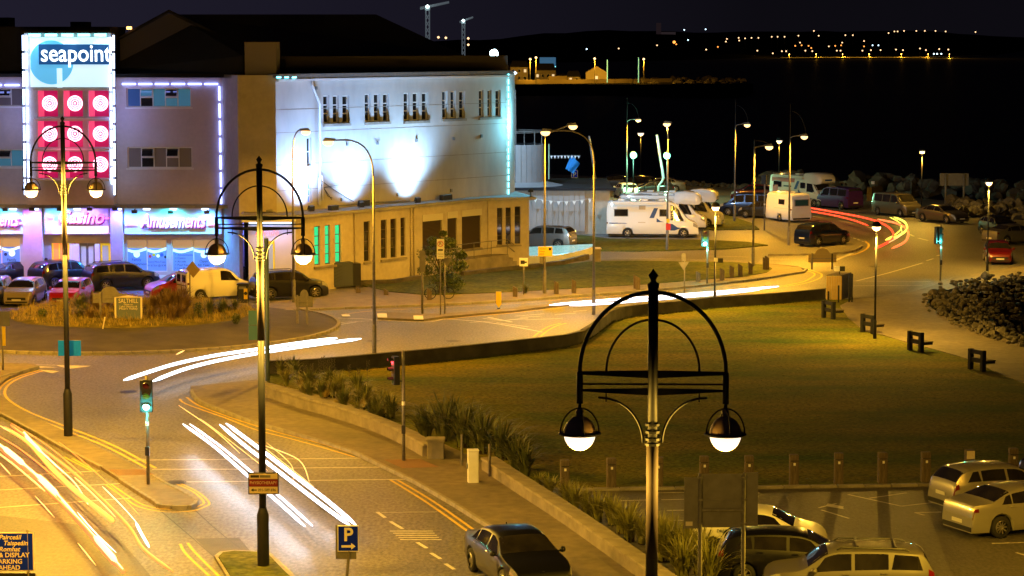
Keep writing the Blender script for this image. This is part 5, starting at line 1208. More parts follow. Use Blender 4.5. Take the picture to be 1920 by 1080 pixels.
# Salthill sign on the mound
D=124.2; b=P(241,600,D); t=thing("town_sign","cream framed Salthill name sign standing in the roundabout planting","sign",(b.x,D,.35)); X=lambda q:(q-241)*D/FPX; Z=lambda q:P(0,q,D).z-.35
MB().add([(X(215),0,0),(X(218),0,0),(X(218),0,Z(557)),(X(215),0,Z(558)),(X(215),.12,0),(X(218),.12,0),(X(218),.12,Z(557)),(X(215),.12,Z(558))],[(0,1,2,3),(7,6,5,4),(0,3,7,4),(1,5,6,2)]).build("frame_side",M_cream,t)
MB().box(X(264),X(267),0,.12,0,Z(557)).build("frame_side",M_cream,t); MB().add([(X(215),0,Z(558)),(X(267),0,Z(558)),(X(241),0,Z(554)),(X(215),.12,Z(558)),(X(267),.12,Z(558)),(X(241),.12,Z(554))],[(0,1,2),(3,5,4),(0,2,5,3),(1,4,5,2)]).build("frame_top",M_cream,t)
MB().box(X(218)+.01,X(264)-.01,.03,.09,Z(603),Z(559)).build("board",mat("slate_blue_board",(.10,.13,.17),.5),t)
text("SALTHILL",.32,M_cream,t,(0,.02,Z(564.5)),name="lettering",width=1.0); text("Drive on",.13,M_cream,t,(0,.02,Z(571)),name="lettering"); text("Lake District &",.14,M_cream,t,(0,.02,Z(575)),name="lettering",width=.9); text("Maam Valley",.14,M_cream,t,(0,.02,Z(579)),name="lettering",width=.95)
D=122; b=P(196,617,D); t=thing("marker_stick","thin pale leaning stick in front of the roundabout planting","stake",(b.x-.1,D,.33)); MB().tube([(0,0,0),(.12,0,.62)],.03,6).build("shaft",M_cream,t); MB().tube([(.12,0,.62),(.13,0,.68)],.032,6).build("tip",M_white,t)

# ================================================================== STREET FURNITURE
b=g3(887,904,.1); D=b.y; t=thing("utility_cabinet","narrow white utility cabinet at the end of the low wall","cabinet",b,.12)
w=20*D/FPX/2; h=P(0,845,D).z-.1; MB().bevbox(-w,w,-.15,.18,0,h,.015).build("cabinet_body",M_white,t); MB().bevbox(-w-.015,w+.015,-.17,.2,h+.001,h+.04,.01).build("lid",M_white,t); MB().box(-w+.03,w-.03,-.158,-.151,.1,h-.08).build("door",M_white,t); MB().box(-w-.05,-w-.001,-.1,.1,h*.45,h*.6).build("side_box",M_greyp,t)
for px,top_,base in ((866,812,873),(918,830,893)):
    b=g3(px,base,.1); t=thing("path_post","slim grey post at the path opening %s"%("left of the white cabinet" if px<900 else "behind the white cabinet"),"post",b,0,"slim posts at the path opening"); h=P(0,top_+5,b.y).z-.1; MB().tube([(0,0,0),(0,0,h)],.045,8).build("shaft",M_galv,t); MB().lathe([(.05,h),(.05,h+.04),(0,h+.06)],8).build("cap",M_galv,t)
b=g3(645,536,.1); D=b.y; t=thing("electrical_cabinet","pair of dark grey electrical cabinets against the annexe wall","cabinet",b,.35); h=P(0,491,D).z-.1
MB().bevbox(-.85,.48,-.4,.4,0,h,.02).build("cabinet_body",mat("charcoal_cabinet",(.05,.06,.07),.5),t); MB().bevbox(.49,1.0,-.3,.5,0,h-.1,.02).build("side_cabinet",M_black,t)
for x0,x1 in ((-.8,-.2),(-.17,.43)): MB().box(x0,x1,-.42,-.401,.1,h-.1).build("door",mat("charcoal_cabinet",(.05,.06,.07),.5),t)
mb=MB()
for i in range(5): mb.tube([(-.75,-.425,.25+i*.2),(-.25,-.425,.45+i*.2)],.012,4)
mb.build("moulded_ribs",M_black,t)
b=g3(454,566,0); D=b.y
def bin_(px,py,top_,wpx,label,poster=False):
    b=g3(px,py,0); D=b.y; t=thing("litter_bin",label,"bin",b); w=wpx*D/FPX/2; h=P(0,top_,D).z
    MB().bevbox(-w,w,-w,w,0,h-.12,.03).build("bin_body",M_black,t); MB().bevbox(-w-.03,w+.03,-w-.03,w+.03,h-.10,h,.03).build("lid",M_black,t); MB().box(-w*.7,w*.7,-w-.01,-w-.001,h*.72,h*.86).build("slot",M_greyp,t)
    if poster: MB().box(w*.25,w*.95,-w-.012,-w-.001,h*.2,h*.75).build("notice",M_syel,t); MB().lathe([(0,0),(.1,0),(.1,.006),(0,.006)],12,(w*.6,-w-.013,h*.5),'y').build("symbol",M_sblack,t)
bin_(456,567,531,20,"dark bin with a yellow notice in front of the cream van",True); bin_(453,538,499,14,"tall black bin against the corner wall beside the cream van")
b=g3(935,579,.1); D=b.y; t=thing("keep_left_bollard","yellow arrow shaped bollard on the long traffic island","bollard",b); h=P(0,547,D).z-.1; w=5*D/FPX
MB().add([(-w,-.04,.28),(0,-.04,.05),(w,-.04,.28),(w,-.04,h),(-w,-.04,h),(-w,.04,.28),(0,.04,.05),(w,.04,.28),(w,.04,h),(-w,.04,h)],[(0,1,2,3,4),(9,8,7,6,5),(0,5,6,1),(1,6,7,2),(2,7,8,3),(3,8,9,4),(4,9,5,0)]).build("panel",M_syel,t); MB().box(-.08,.08,-.08,.08,0,.05).build("base",M_black,t)
# timber posts
def tpost(name,px,py,top_,w,z0,label,group,refl=True,big=False,slant=False):
    b=g3(px,py,z0); h=P(0,top_,b.y).z-z0; t=thing(name,label,"post",b,random.uniform(-.1,.1),group)
    if slant: MB().add([(-w,-w,0),(w,-w,0),(w,w,0),(-w,w,0),(-w,-w,h),(w,-w,h-.16),(w,w,h-.16),(-w,w,h)],[(0,3,2,1),(4,5,6,7),(0,1,5,4),(1,2,6,5),(2,3,7,6),(3,0,4,7)]).build("post_body",M_wood,t)
    else:
        MB().bevbox(-w,w,-w,w,0,h-.22,.015).build("post_body",M_wood,t); MB().box(-w+.02,w-.02,-w+.02,w-.02,h-.22,h-.19).build("groove",M_black,t); MB().bevbox(-w,w,-w,w,h-.19,h,.02).build("post_head",M_wood,t)
    if refl: MB().box(-.035,.04,-w-.01,-w-.001,h-.36,h-.27).build("reflector",M_white,t)
    if big: MB().box(-w+.01,w-.01,-w-.012,-w-.001,h-.30,h-.02).build("notice",M_cream,t)
lo=[(1059,918,862),(1146,916,859),(1235,914,857),(1320,912,855),(1404,911,854),(1488,910,852),(1572,907,849),(1654,905,848),(1735,903,847),(1817,898,843),(1899,894,840)]
lbl=["nearest the clipped low wall, far left of the row","directly left of the nearest lamp pole","partly hidden behind the nearest lamp pole","above the left part of the big board back","above the right part of the big board back","first clear post right of the big board back","second clear post right of the big board back","third clear post right of the big board back","fourth clear post right of the big board back","carrying a square cream notice near its top","at the far right by the frame edge"]
for (px,py,ty),l in zip(lo,lbl): tpost("timber_post",px,py,ty,.15 if px!=1 else .15,.03,"timber post with reflector, "+l,"timber posts between lawn and car park",refl=px!=1817,big=px==1817)
up=[(672,549,537),(724,553,541),(805,562,540),(966,556,536),(1043,551,526),(1076,549,523),(1192,541,515),(1196,543,517),(1309,528,508),(1354,525,502),(1372,520,497),(1388,518,494),(1407,514,491),(1438,506,479),(1434,506,482)]
ul=["beside the grey cabinets","right of the curved arm lamp","left of the leaning bicycle","left of the straight lamp pole with the yellow sign","first of a pair right of the yellow detour sign","second of a pair right of the yellow detour sign","left one of a touching pair on mid verge","right one of a touching pair on mid verge","left of the small green signal","first right of the globe lamp","second right of the globe lamp","third right of the globe lamp","beside the promenade pole on the verge tip","last one at the verge tip, taller","close behind the tallest at the verge tip"]
for (px,py,ty),l in zip(up,ul): tpost("bollard_post",px,py,ty,.13,.1,"slant topped timber bollard "+l,"slant topped timber bollards on the verge",refl=False,slant=True)
# benches
def bench(px,py,label):
    b=g3(px,py,.04); t=thing("bench",label,"bench",b,R(-62),"heavy timber benches facing the sea path")
    for x in (-.52,.36): MB().bevbox(x,x+.18,-.11,.11,0,.95,.015).build("upright",M_metal,t)
    MB().box(-.339,.359,-.05,.05,.74,.93).build("back_rail",M_metal,t); MB().box(-.339,.359,-.05,.05,.36,.56).build("back_rail",M_metal,t)
    for k in range(4): MB().box(-.55,.55,.12+k*.14,.24+k*.14,.44,.49).build("seat_slat",M_wood,t)
    MB().box(-.45,-.38,.091,.68,.32,.438).box(.40,.47,.091,.68,.32,.438).build("seat_bracket",M_metal,t)
for px,py,l in ((1553,597,"dark bench farthest away, next to the timber enclosure"),(1627,624,"dark bench behind the globe lamp on the path edge"),(1716,658,"dark bench third along, alone in the middle of the path edge"),(1831,694,"nearest dark bench at the right with bright seat edges")): bench(px,py,l)
# bicycle
b=g3(824,561,.1); t=thing("bicycle","black bicycle parked beside a timber bollard by the bush","bicycle",b,.15)
for x in (-.53,.53):
    w_=MB().tube([(x+.33*math.cos(2*math.pi*k/20),0,.35+.33*math.sin(2*math.pi*k/20)) for k in range(21)],.02,6,False).build("wheel",M_tyre,t); mb=MB()
    for k in range(10): mb.tube([(x,0,.35),(x+.32*math.cos(k*.628),0,.35+.32*math.sin(k*.628))],.004,3)
    mb.build("spokes",M_galv,w_)
MB().tube([(-.53,0,.35),(-.15,0,.85),(.38,0,.85),(-.05,0,.32),(-.15,0,.85)],.018,6).tube([(-.53,0,.35),(-.05,0,.32)],.015,6).tube([(.53,0,.35),(.40,0,.95)],.018,6).build("frame",M_black,t)
MB().tube([(.30,-.25,.98),(.42,-.1,1.0),(.42,.1,1.0),(.30,.25,.98)],.014,6).build("handlebar",M_black,t); MB().bevbox(-.28,-.03,-.06,.06,.93,.98,.01).build("saddle",M_black,t)
# timber enclosures
def enclosure(px,py,x0,x1,xs,ytop_,label,boxpx,mw):
    b=g3(x0,py,.03); D=b.y; t=thing("timber_enclosure",label,"enclosure",b); s_=D/FPX; w=(xs-x0)*s_; w2=(x1-xs)*s_; h=P(0,ytop_,D).z-.03; n=9
    dp=1.6
    for i in range(n): MB().box(i*w/n+.01,(i+1)*w/n-.01,-.03-.006*(i%2),-.002,0,h-.02*(i%3)).build("plank",mw,t)
    mb=MB(); 
    for i in range(8):
        a=i/8;c=(i+.92)/8; p=(w+.01+w2*a,dp*a*1.0); q=(w+.01+w2*c,dp*c*1.0); mb2=MB().add([(p[0],p[1],0),(q[0],q[1],0),(q[0],q[1],h),(p[0],p[1],h),(p[0]-.03,p[1]+.03,0),(q[0]-.03,q[1]+.03,0),(q[0]-.03,q[1]+.03,h),(p[0]-.03,p[1]+.03,h)],[(0,1,2,3),(7,6,5,4),(3,2,6,7),(0,3,7,4),(1,5,6,2)]); mb2.build("plank",M_wood,t)
    MB().add([(0,0,h+.002),(w,0,h+.002),(w+w2,dp,h+.002),(w2,dp,h+.002),(0,0,h+.04),(w,0,h+.04),(w+w2,dp,h+.04),(w2,dp,h+.04)],[(4,5,6,7),(0,1,5,4),(1,2,6,5),(2,3,7,6),(3,0,4,7)]).build("lid",M_wood,t)
    if boxpx:
        x,z=(boxpx[0]-x0)*s_,P(0,boxpx[1],D).z-.03; MB().tube([(x+.25,.4,h+.03),(x+.25,.4,z-.12)],.03,6).build("stem",M_black,t)
        MB().box(x-.02,x+.25,.3,.5,z-.14,z+.14).build("notice_box",M_white,t); MB().box(x+.252,x+.55,.3,.5,z-.14,z+.14).build("notice_box_side",M_black,t)
    return t
enclosure(1550,562,1549,1603,1578,517,"yellow lit timber bin enclosure with a small notice box above it",(1567,505),mat("ochre_timber_boards",(.42,.28,.07),.7,0,.15,3))
enclosure(1625,377,1625,1658,1634,351,"small timber enclosure far off in front of the boulders",(1635,343),mat("ochre_timber_boards",(.42,.28,.07),.7,0,.15,3))
for px,py,ty,l in ((1572,567,538,"short dark bollard in front of the timber enclosure"),(1592,567,516,"first of two slim poles against the dark side of the enclosure"),(1597,567,516,"second of two slim poles against the dark side of the enclosure"),(1560,505,478,"slim post between the arched board and the enclosure"),(1553,562,549,"very short stub post at the wall end")):
    b=g3(px,py,.04); t=thing("slim_post",l,"post",b,0,"slim posts round the timber enclosure"); h=P(0,ty,b.y).z; MB().tube([(0,0,0),(0,0,h)],.05,8).build("shaft",M_metal,t); MB().lathe([(.055,h),(.04,h+.05),(0,h+.06)],8).build("cap",M_metal,t)
for px,py,ty in ((1117,491,464),):
    b=g3(px+3,py,.1); t=thing("gate_pier","square stone gate pier beside the lit pool","pier",b,.1); h=P(0,ty,b.y).z-.1; MB().bevbox(-.2,.2,-.2,.2,0,h-.1,.02).build("pier_body",M_conc,t); MB().bevbox(-.25,.25,-.25,.25,h-.099,h,.04).build("pier_cap",M_cream,t)
# bent steel sculpture
b=g3(1234,372,0); D=b.y; t=thing("bent_sculpture","tall pale blue bent steel sculpture between the green globes","sculpture",b); X=lambda q:(q-1234)*D/FPX; Z=lambda q:P(0,q,D).z
M_sc=mat("pale_blue_steel",(.45,.55,.7),.35,.5); MB().tube([(0,0,0),(0,0,Z(350)),(X(1244),0,Z(335))],.11,6).build("lower_leg",M_sc,t); MB().tube([(X(1244),0,Z(335)),(X(1231),0,Z(253))],[.13,.13],6).build("upper_leg",M_sc,t)
b=g3(1114,345,0); D=b.y; t=thing("bent_sculpture","second bent steel sculpture half hidden by the curved lamp pole","sculpture",b); X=lambda q:(q-1114)*D/FPX; Z=lambda q:P(0,q,D).z
MB().tube([(0,0,0),(X(1112),0,Z(341)),(X(1116),0,Z(336))],.11,6).build("lower_leg",M_sc,t); MB().tube([(X(1116),0,Z(336)),(X(1104),0,Z(255))],.13,6).build("upper_leg",M_sc,t)
# flag
b=g3(1030,372,0); D=192; b=P(1029,440,D); t=thing("flag","blue pennant flag hanging from a slim pole by the drum roof","flag",(b.x,D,4.0)); X=lambda q:(q-1029)*D/FPX; Z=lambda q:P(0,q,D).z-4.0
MB().tube([(0,0,0),(0,0,Z(270))],.05,6).build("pole",mat("pale_green_pole",(.4,.6,.4),.5),t); MB().tube([(0,0,Z(292)),(X(1088),0,Z(291))],.015,4).build("line",M_galv,t)  # slim pole in one even pale green
mb=MB(); nx,ny=8,6; A_=(1071,290);B_=(1087,307);C_=(1060,316);D_=(1075,326)
for j in range(ny+1):
    for i in range(nx+1):
        u=i/nx;v=j/ny; px=(A_[0]*(1-u)+B_[0]*u)*(1-v)+(C_[0]*(1-u)+D_[0]*u)*v; py=(A_[1]*(1-u)+B_[1]*u)*(1-v)+(C_[1]*(1-u)+D_[1]*u)*v
        mb.v.append((X(px),.12*math.sin(u*7+v*2),Z(py)))
for j in range(ny):
    for i in range(nx): a=j*(nx+1)+i; mb.f.append((a,a+1,a+nx+2,a+nx+1))
f_=mb.build("cloth",mat("blue_flag_cloth",(.01,.22,.6),.7),t,smooth=True)
for i in range(9):
    x=X(1029)+.1+i*.27; MB().add([(x,-.02,Z(292)),(x+.2,-.02,Z(292)),(x+.1,-.02,Z(292)-.25),(x,.0,Z(292)),(x+.2,.0,Z(292)),(x+.1,.0,Z(292)-.25)],[(0,2,1),(3,4,5),(0,3,5,2)]).build("pennant",M_white,t)
# person by the entrance
def person(x,y,label,rz,c1,c2):
    t=thing("person",label,"person",(x,y,0.01),rz)
    me=bpy.data.meshes.new("body"); J=[(0,0,.95),(0,0,1.2),(0,.0,1.42),(0,0,1.52),(0,.02,1.66),(0,.01,1.76),(.19,0,1.40),(.27,.03,1.12),(.22,.16,.92),(-.19,0,1.40),(-.28,.0,1.12),(-.24,.14,.90),(.1,0,.88),(.11,-.02,.48),(.12,.04,.09),(.12,-.12,.04),(-.1,0,.88),(-.13,-.02,.48),(-.14,.06,.09),(-.14,-.10,.04),(.2,.2,.84),(-.22,.18,.82)]
    E=[(0,1),(1,2),(2,3),(3,4),(4,5),(2,6),(6,7),(7,8),(8,20),(2,9),(9,10),(10,11),(11,21),(0,12),(12,13),(13,14),(14,15),(0,16),(16,17),(17,18),(18,19)]
    RD=[.15,.14,.16,.06,.10,.07,.075,.05,.038,.075,.05,.038,.10,.07,.05,.045,.10,.07,.05,.045,.04,.04]
    me.from_pydata(J,E,[]); o=bpy.data.objects.new("body",me); COL.objects.link(o); sk=o.modifiers.new("s","SKIN")
    for i,v in enumerate(me.skin_vertices[0].data): v.radius=(RD[i],RD[i]*.8); v.use_root=(i==0)
    ss=o.modifiers.new("u","SUBSURF"); ss.levels=2; ss.render_levels=2
    dg=bpy.context.evaluated_depsgraph_get(); m2=bpy.data.meshes.new_from_object(o.evaluated_get(dg)); bpy.data.objects.remove(o)
    m2.materials.clear(); m2.materials.append(c1); m2.materials.append(c2); m2.materials.append(mat("skin_tone",(.45,.28,.2),.6))
    for p in m2.polygons:
        z=p.center.z; p.material_index=1 if z<.95 else (2 if z>1.5 else 0); p.use_smooth=True
    o=bpy.data.objects.new("body",m2); COL.objects.link(o); o.parent=t; m2.name="body"
    MB().lathe([(.105,-.02),(.112,.04),(.09,.10),(.04,.13),(0,.135)],14,(0,.03,1.69)).build("hair",mat("dark_hair",(.02,.015,.01),.8),t,smooth=True)
pp_=P(88,500,146.6); person(pp_.x,146.4,"person in a blue top standing by the pillar left of the entrance",.3,mat("blue_top_cloth",(.10,.16,.4),.8),mat("dark_trousers",(.02,.02,.04),.8))
# ================================================================== VEHICLES
def paint(name,c,metal=.35,r=.28): return mat(name+"_car_paint",c,r,metal,coat=1.0)
M_chas=mat("underbody_black",(.006,.006,.006),.8)
PRE={}
PRE['hatch']=dict(L=4.1,W=1.76,top=[(-2.05,.60),(-2.02,.82),(-1.95,1.0),(-1.66,1.34),(-1.4,1.43),(-.5,1.48),(.2,1.45),(.5,1.38),(1.12,1.04),(1.25,.98),(1.75,.86),(1.98,.70),(2.05,.52)],
  belt=[(-2.05,.9),(-1.4,1.0),(.6,.93),(1.2,.9),(2.05,.78)],wh=(-1.27,1.27),ws=(.48,1.10),rw=(-1.92,-1.62),sw=[(-1.55,-1.05,-1.30,-1.1),(-1.0,-.12,-1.0,-.12),(-.03,.98,-.03,.55)],tum=.38,r=.31)
PRE['sedan']=dict(L=4.85,W=1.86,top=[(-2.42,.66),(-2.40,.92),(-2.33,1.04),(-1.85,1.09),(-1.72,1.12),(-1.0,1.40),(-.45,1.46),(.05,1.45),(.42,1.37),(1.12,1.03),(1.28,.98),(2.0,.85),(2.32,.70),(2.42,.5)],
  belt=[(-2.42,.95),(-1.6,1.0),(.6,.93),(1.2,.90),(2.42,.74)],wh=(-1.45,1.48),ws=(.40,1.10),rw=(-1.66,-1.04),sw=[(-1.42,-1.04,-1.22,-1.04),(-1.0,-.14,-.98,-.14),(-.05,1.0,-.05,.48)],tum=.44,r=.34)
PRE['suv']=dict(L=4.4,W=1.82,top=[(-2.2,.72),(-2.17,1.05),(-2.1,1.2),(-1.88,1.52),(-1.66,1.62),(-.5,1.68),(.3,1.65),(.6,1.56),(1.12,1.17),(1.25,1.11),(1.9,1.0),(2.12,.84),(2.2,.6)],
  belt=[(-2.2,1.1),(-1.4,1.12),(.6,1.05),(1.2,1.02),(2.2,.9)],wh=(-1.33,1.36),ws=(.58,1.10),rw=(-2.07,-1.84),sw=[(-1.75,-1.08,-1.6,-1.12),(-1.0,-.12,-1.0,-.12),(-.03,.98,-.03,.62)],tum=.24,r=.36)
PRE['wagon']=dict(PRE['suv'],L=4.5,top=[(-2.25,.72),(-2.22,1.05),(-2.14,1.2),(-1.98,1.52),(-1.8,1.62),(-.6,1.68),(.3,1.66),(.62,1.57),(1.2,1.17),(1.32,1.11),(1.95,1.02),(2.18,.86),(2.25,.6)],rw=(-2.12,-1.94),sw=[(-1.9,-1.08,-1.78,-1.16),(-1.0,-.12,-1.0,-.12),(-.03,1.03,-.03,.66)])
PRE['smallvan']=dict(L=4.2,W=1.76,top=[(-2.1,.7),(-2.09,1.4),(-2.04,1.72),(-1.9,1.80),(-.3,1.84),(.3,1.82),(.6,1.74),(1.25,1.2),(1.4,1.10),(1.85,.98),(2.05,.82),(2.1,.6)],
  belt=[(-2.1,1.1),(1.2,1.05),(2.1,.85)],wh=(-1.3,1.35),ws=(.60,1.24),rw=(-2.075,-2.03),sw=[(.0,1.1,.0,.62)],tum=.12,r=.32)
PRE['van']=dict(L=4.9,W=1.92,top=[(-2.45,.7),(-2.44,1.5),(-2.38,1.84),(-2.2,1.93),(-.3,1.97),(.6,1.95),(.95,1.86),(1.6,1.28),(1.75,1.18),(2.2,1.05),(2.4,.85),(2.45,.6)],
  belt=[(-2.45,1.15),(1.4,1.12),(2.45,.95)],wh=(-1.55,1.6),ws=(.95,1.58),rw=(-2.42,-2.36),sw=[(-2.1,-1.0,-2.1,-1.0),(-.9,.1,-.9,.1),(.25,1.42,.25,.98)],tum=.13,r=.34)
PRE['motor']=dict(L=7.0,W=2.25,top=[(-3.5,.9),(-3.49,2.3),(-3.42,2.68),(-3.2,2.8),(1.1,2.78),(1.5,2.68),(1.9,2.4),(2.62,1.52),(2.8,1.35),(3.25,1.15),(3.45,.9),(3.5,.6)],
  belt=[(-3.5,1.2),(1.2,1.2),(2.6,1.2),(3.5,.9)],wh=(-1.9,2.35),ws=(1.98,2.6),rw=None,sw=[(1.35,2.5,1.35,2.0)],tum=.05,r=.35)
PRE['caravan']=dict(L=3.9,W=2.1,top=[(-1.95,.8),(-1.93,1.7),(-1.8,2.25),(-1.5,2.4),(1.5,2.4),(1.8,2.2),(1.93,1.6),(1.95,.8)],belt=[(-1.95,1.15),(1.95,1.15)],wh=(-.2,),ws=None,rw=None,sw=[],tum=.03,r=.3)
def vehicle(name,kind,label,cat,x,y,head,pm,z=0.0,spokes=7,rails=False,bars=False,sc=1.0,detail=True,group=None,extra=None,glassm=None,wm=None,dark_rear=False):
    S_=PRE[kind]; L=S_['L'];W=S_['W']; tf=pchip(S_['top']); bf=pchip(S_['belt']); r=S_['r']; tum=S_['tum']; gm=glassm or M_glassd
    wh=S_['wh']; ar=r*1.16
    def plan(x):
        e=(L/2-abs(x))/.8; k=1.0
        if e<1: k=1-(.20 if x>0 else .14)*(1-e)**2*(0.5 if kind in('motor','caravan','smallvan','van') else 1)
        return W/2*k
    def sect(x):
        zt=tf(x); zb=min(bf(x),zt-.045); h=zt-zb; w=plan(x); zbot=.2 if kind!='motor' else .28
        for q in wh:
            d=abs(x-q)
            if d<ar: zbot=max(zbot,r+math.sqrt(ar*ar-d*d)*.98)
        wr=w*.93-tum*max(0,h-.05)*1.0; hb=min(1,h/.35)
        z2=max(zb*.60,zbot+.05); z1=max(zbot+.02,min(zbot+.12,z2-.02)); z3=max(zb-.09,z2+.02)
        return [(w*.93,zbot),(w*.975,z1),(w,z2),(w*.985,z3),(w*.955,zb),(wr,zt-.075*hb),(wr*.86,zt-.025*hb-.004),(wr*.45,zt-.004),(0,zt)]
    def sp(x,t,side=1,off=0.0):
        s=sect(x); i=min(int(t),7); f=t-i; a=s[i];b=s[i+1]; y=a[0]+(b[0]-a[0])*f; zz=a[1]+(b[1]-a[1])*f
        if off:
            dy=b[0]-a[0];dz=b[1]-a[1]; n=math.hypot(dy,dz) or 1; y+=off*dz/n; zz+=-off*dy/n
        return (x,side*y,zz)
    xs=set([-L/2,L/2]+[p[0] for p in S_['top']])
    n=int(L/.16); xs|={-L/2+L*i/n for i in range(n+1)}
    for q in wh: xs|={q-ar,q+ar,q-ar*.98,q+ar*.98,q-ar*.9,q+ar*.9,q-ar*.72,q+ar*.72,q-ar*.4,q+ar*.4,q}
    xs=sorted(xs); xs=[xs[0]]+[b for a,b in zip(xs,xs[1:]) if b-a>.008]
    root=thing(name,label,cat,(x,y,z),head,group)
    mb=MB(); m=17
    for xx in xs:
        s=sect(xx); mb.v += [(xx,p[0],p[1]) for p in s]+[(xx,-p[0],p[1]) for p in s[-2::-1]]
    for i in range(len(xs)-1):
        for k in range(m-1): a=i*m+k; mb.f.append((a,a+1,a+m+1,a+m))
    for i,rev in ((0,True),(len(xs)-1,False)):
        ids=[i*m+k for k in range(m)]; mb.f.append(tuple(ids if rev else ids[::-1]))
    mb.f=[tuple(reversed(f)) for f in mb.f]
    mb.build("body",pm,root,smooth=True,angle=38)
    if kind not in('caravan',): MB().box(-L/2+.12,L/2-.12,-W/2+.16,W/2-.16,.16 ,.62).build("underbody",M_chas,root)
    else: MB().box(-L/2+.3,L/2-.3,-W/2+.16,W/2-.16,.16 ,.62).build("underbody",M_chas,root); MB().tube([(L/2-.1,.4,.45),(L/2+1.0,0,.45),(L/2-.1,-.4,.45)],.04,6).tube([(L/2+.8,0,.0),(L/2+.8,0,.45)],.04,6).build("drawbar",M_galv,root)
    def patch(nm,mt,xa,xb,t0,t1,side,off=.006,nx=6,nt=3,parent=None,cross=False):
        # xa,xb callables of t in 0..1
        p=MB()
        if cross:
            K=10
            for j in range(K+1):
                tau=-1+2*j/K; t=8-abs(tau)*(8-t0); sd=1 if tau>=0 else -1
                for i in range(nx+1):
                    p.v.append(sp(xa(0)+(xb(0)-xa(0))*i/nx,t,sd,off))
            for j in range(K):
                for i in range(nx): a=j*(nx+1)+i; p.f.append((a,a+1,a+nx+2,a+nx+1))
            p.f=[f[::-1] for f in p.f]
        else:
            for j in range(nt+1):
                v=j/nt
                for i in range(nx+1): p.v.append(sp(xa(v)+(xb(v)-xa(v))*i/nx,t0+(t1-t0)*v,side,off))
            for j in range(nt):
                for i in range(nx): a=j*(nx+1)+i; p.f.append((a,a+1,a+nx+2,a+nx+1) if side<0 else (a,a+nx+1,a+nx+2,a+1))
        return p.build(nm,mt,parent or root,smooth=True)
    c=lambda v:(lambda t:v)
    if S_['ws']: patch("windscreen",gm,c(S_['ws'][0]),c(S_['ws'][1]),5.25,8,1,.005,8,cross=True)
    if S_['rw']: patch("rear_window",gm,c(S_['rw'][0]),c(S_['rw'][1]),5.3,8,1,.005,6,cross=True)
    for sd in (1,-1):
        for (a0,b0,a1,b1) in S_['sw']: patch("side_window",gm,lambda v,a0=a0,a1=a1:a0+(a1-a0)*v,lambda v,b0=b0,b1=b1:b0+(b1-b0)*v,4.10,4.90,sd,.005)
        if kind in('hatch','sedan','suv','wagon'):
            for a,b in ((wh[0]+ar*.62,-.09),(-.07,wh[1]-ar-.03)):
                dr=patch("door",pm,c(a),c(b),1.2,4.02,sd,.007,8,5)
                if detail:
                    q=sp(a+.12,3.4,sd,.02); MB().bevbox(q[0]-.02,q[0]+.16,q[1]-.018,q[1]+.018,q[2]-.015,q[2]+.02,.006).build("handle",pm if not wm else M_chrome,dr)
        xh=L/2
        if kind!='caravan':
            patch("headlight",M_lampglass,c(xh-.42),c(xh-.07),2.7,4.7,sd,.012,4,3)
        patch("tail_light",M_redglass,c(-xh+.01),c(-xh+(.20 if kind!='motor' else .08)),2.9,4.3 if kind in('hatch','suv','wagon') else 3.8,sd,.012,4,3)
        if kind!='caravan':
            q=sp(S_['sw'][-1][1]-.08,4.15,sd,.02); MB().lathe([(0,-.09),(.07,-.06),(.085,0),(.06,.07),(0,.09)],8,(q[0],q[1]+sd*.12,q[2]+.05),'y').box(q[0]-.03,q[0]+.03,min(q[1],q[1]+sd*.1),max(q[1],q[1]+sd*.1),q[2]-.0,q[2]+.03).build("wing_mirror",pm,root,smooth=True)
    # wheels
    for q in wh:
        for sd in (1,-1):
            yc=sd*(W/2-.10); wv=MB().lathe([(r*.62,-.10),(r*.9,-.105),(r,-.08),(r,.08),(r*.9,.105),(r*.62,.10)],20,(q,yc,r),'y').build("wheel",M_tyre,root,smooth=True)
            rb=MB(); yo=yc+sd*.085
            rb.lathe([(r*.68,0.0),(r*.62,.02),(r*.58,.05)] if sd<0 else [(r*.68,0),(r*.62,-.02),(r*.58,-.05)],20,(q,yo,r),'y')
            rb.lathe([(0,-.0),(r*.14,0.0),(r*.16,.03)] if sd<0 else [(0,0),(r*.14,0),(r*.16,-.03)],12,(q,yo+sd*.01,r),'y')
            for k in range(spokes):
                a=2*math.pi*k/spokes; w_=.16
                pts=[(q+r*rr_*math.cos(a+da),yo-sd*dd,r+r*rr_*math.sin(a+da)) for rr_,da,dd in ((.12,-.5,0),(.12,.5,0),(.63,w_*.8,.015),(.63,-w_*.8,.015))]
                rb.add(pts,[(0,1,2,3)])
            rb.build("rim",M_rim,wv)
            MB().lathe([(0,0),(r*.6,0)],16,(q,yc+sd*.03,r),'y').build("brake_disc",M_chas,wv)
    zf=min(.5,tf(L/2)-.1)
    if kind!='caravan':
        MB().box(L/2-.02,L/2+.012,-W*.30,W*.30,.40,.40+.15).build("grille",M_black,root); MB().box(L/2+.013,L/2+.02,-.26,.26,.36,.46).build("number_plate",M_plate,root)
        MB().box(L/2-.02,L/2+.008,-W*.36,W*.36,.23,.33).build("lower_grille",M_black,root)
    zp=.5 if kind=='sedan' else .62
    MB().box(-L/2-.02,-L/2-.008,-.26,.26,zp-.06,zp+.05).build("number_plate",M_plate,root)
    if kind!='motor': MB().box(-L/2-.025,-L/2+.1,-W*.40,W*.40,.24,.38).build("bumper_strip",M_black,root)
    if rails:
        for sd in (1,-1):
            q0=sp(-L/2+.7,5.9,sd);q1=sp(.35,5.9,sd)
            MB().tube([(q0[0],q0[1],q0[2]),(q0[0]+.12,q0[1],q0[2]+.07),(q1[0]-.12,q1[1],q1[2]+.07),(q1[0],q1[1],q1[2])],.022,6).build("roof_rail",M_black,root)
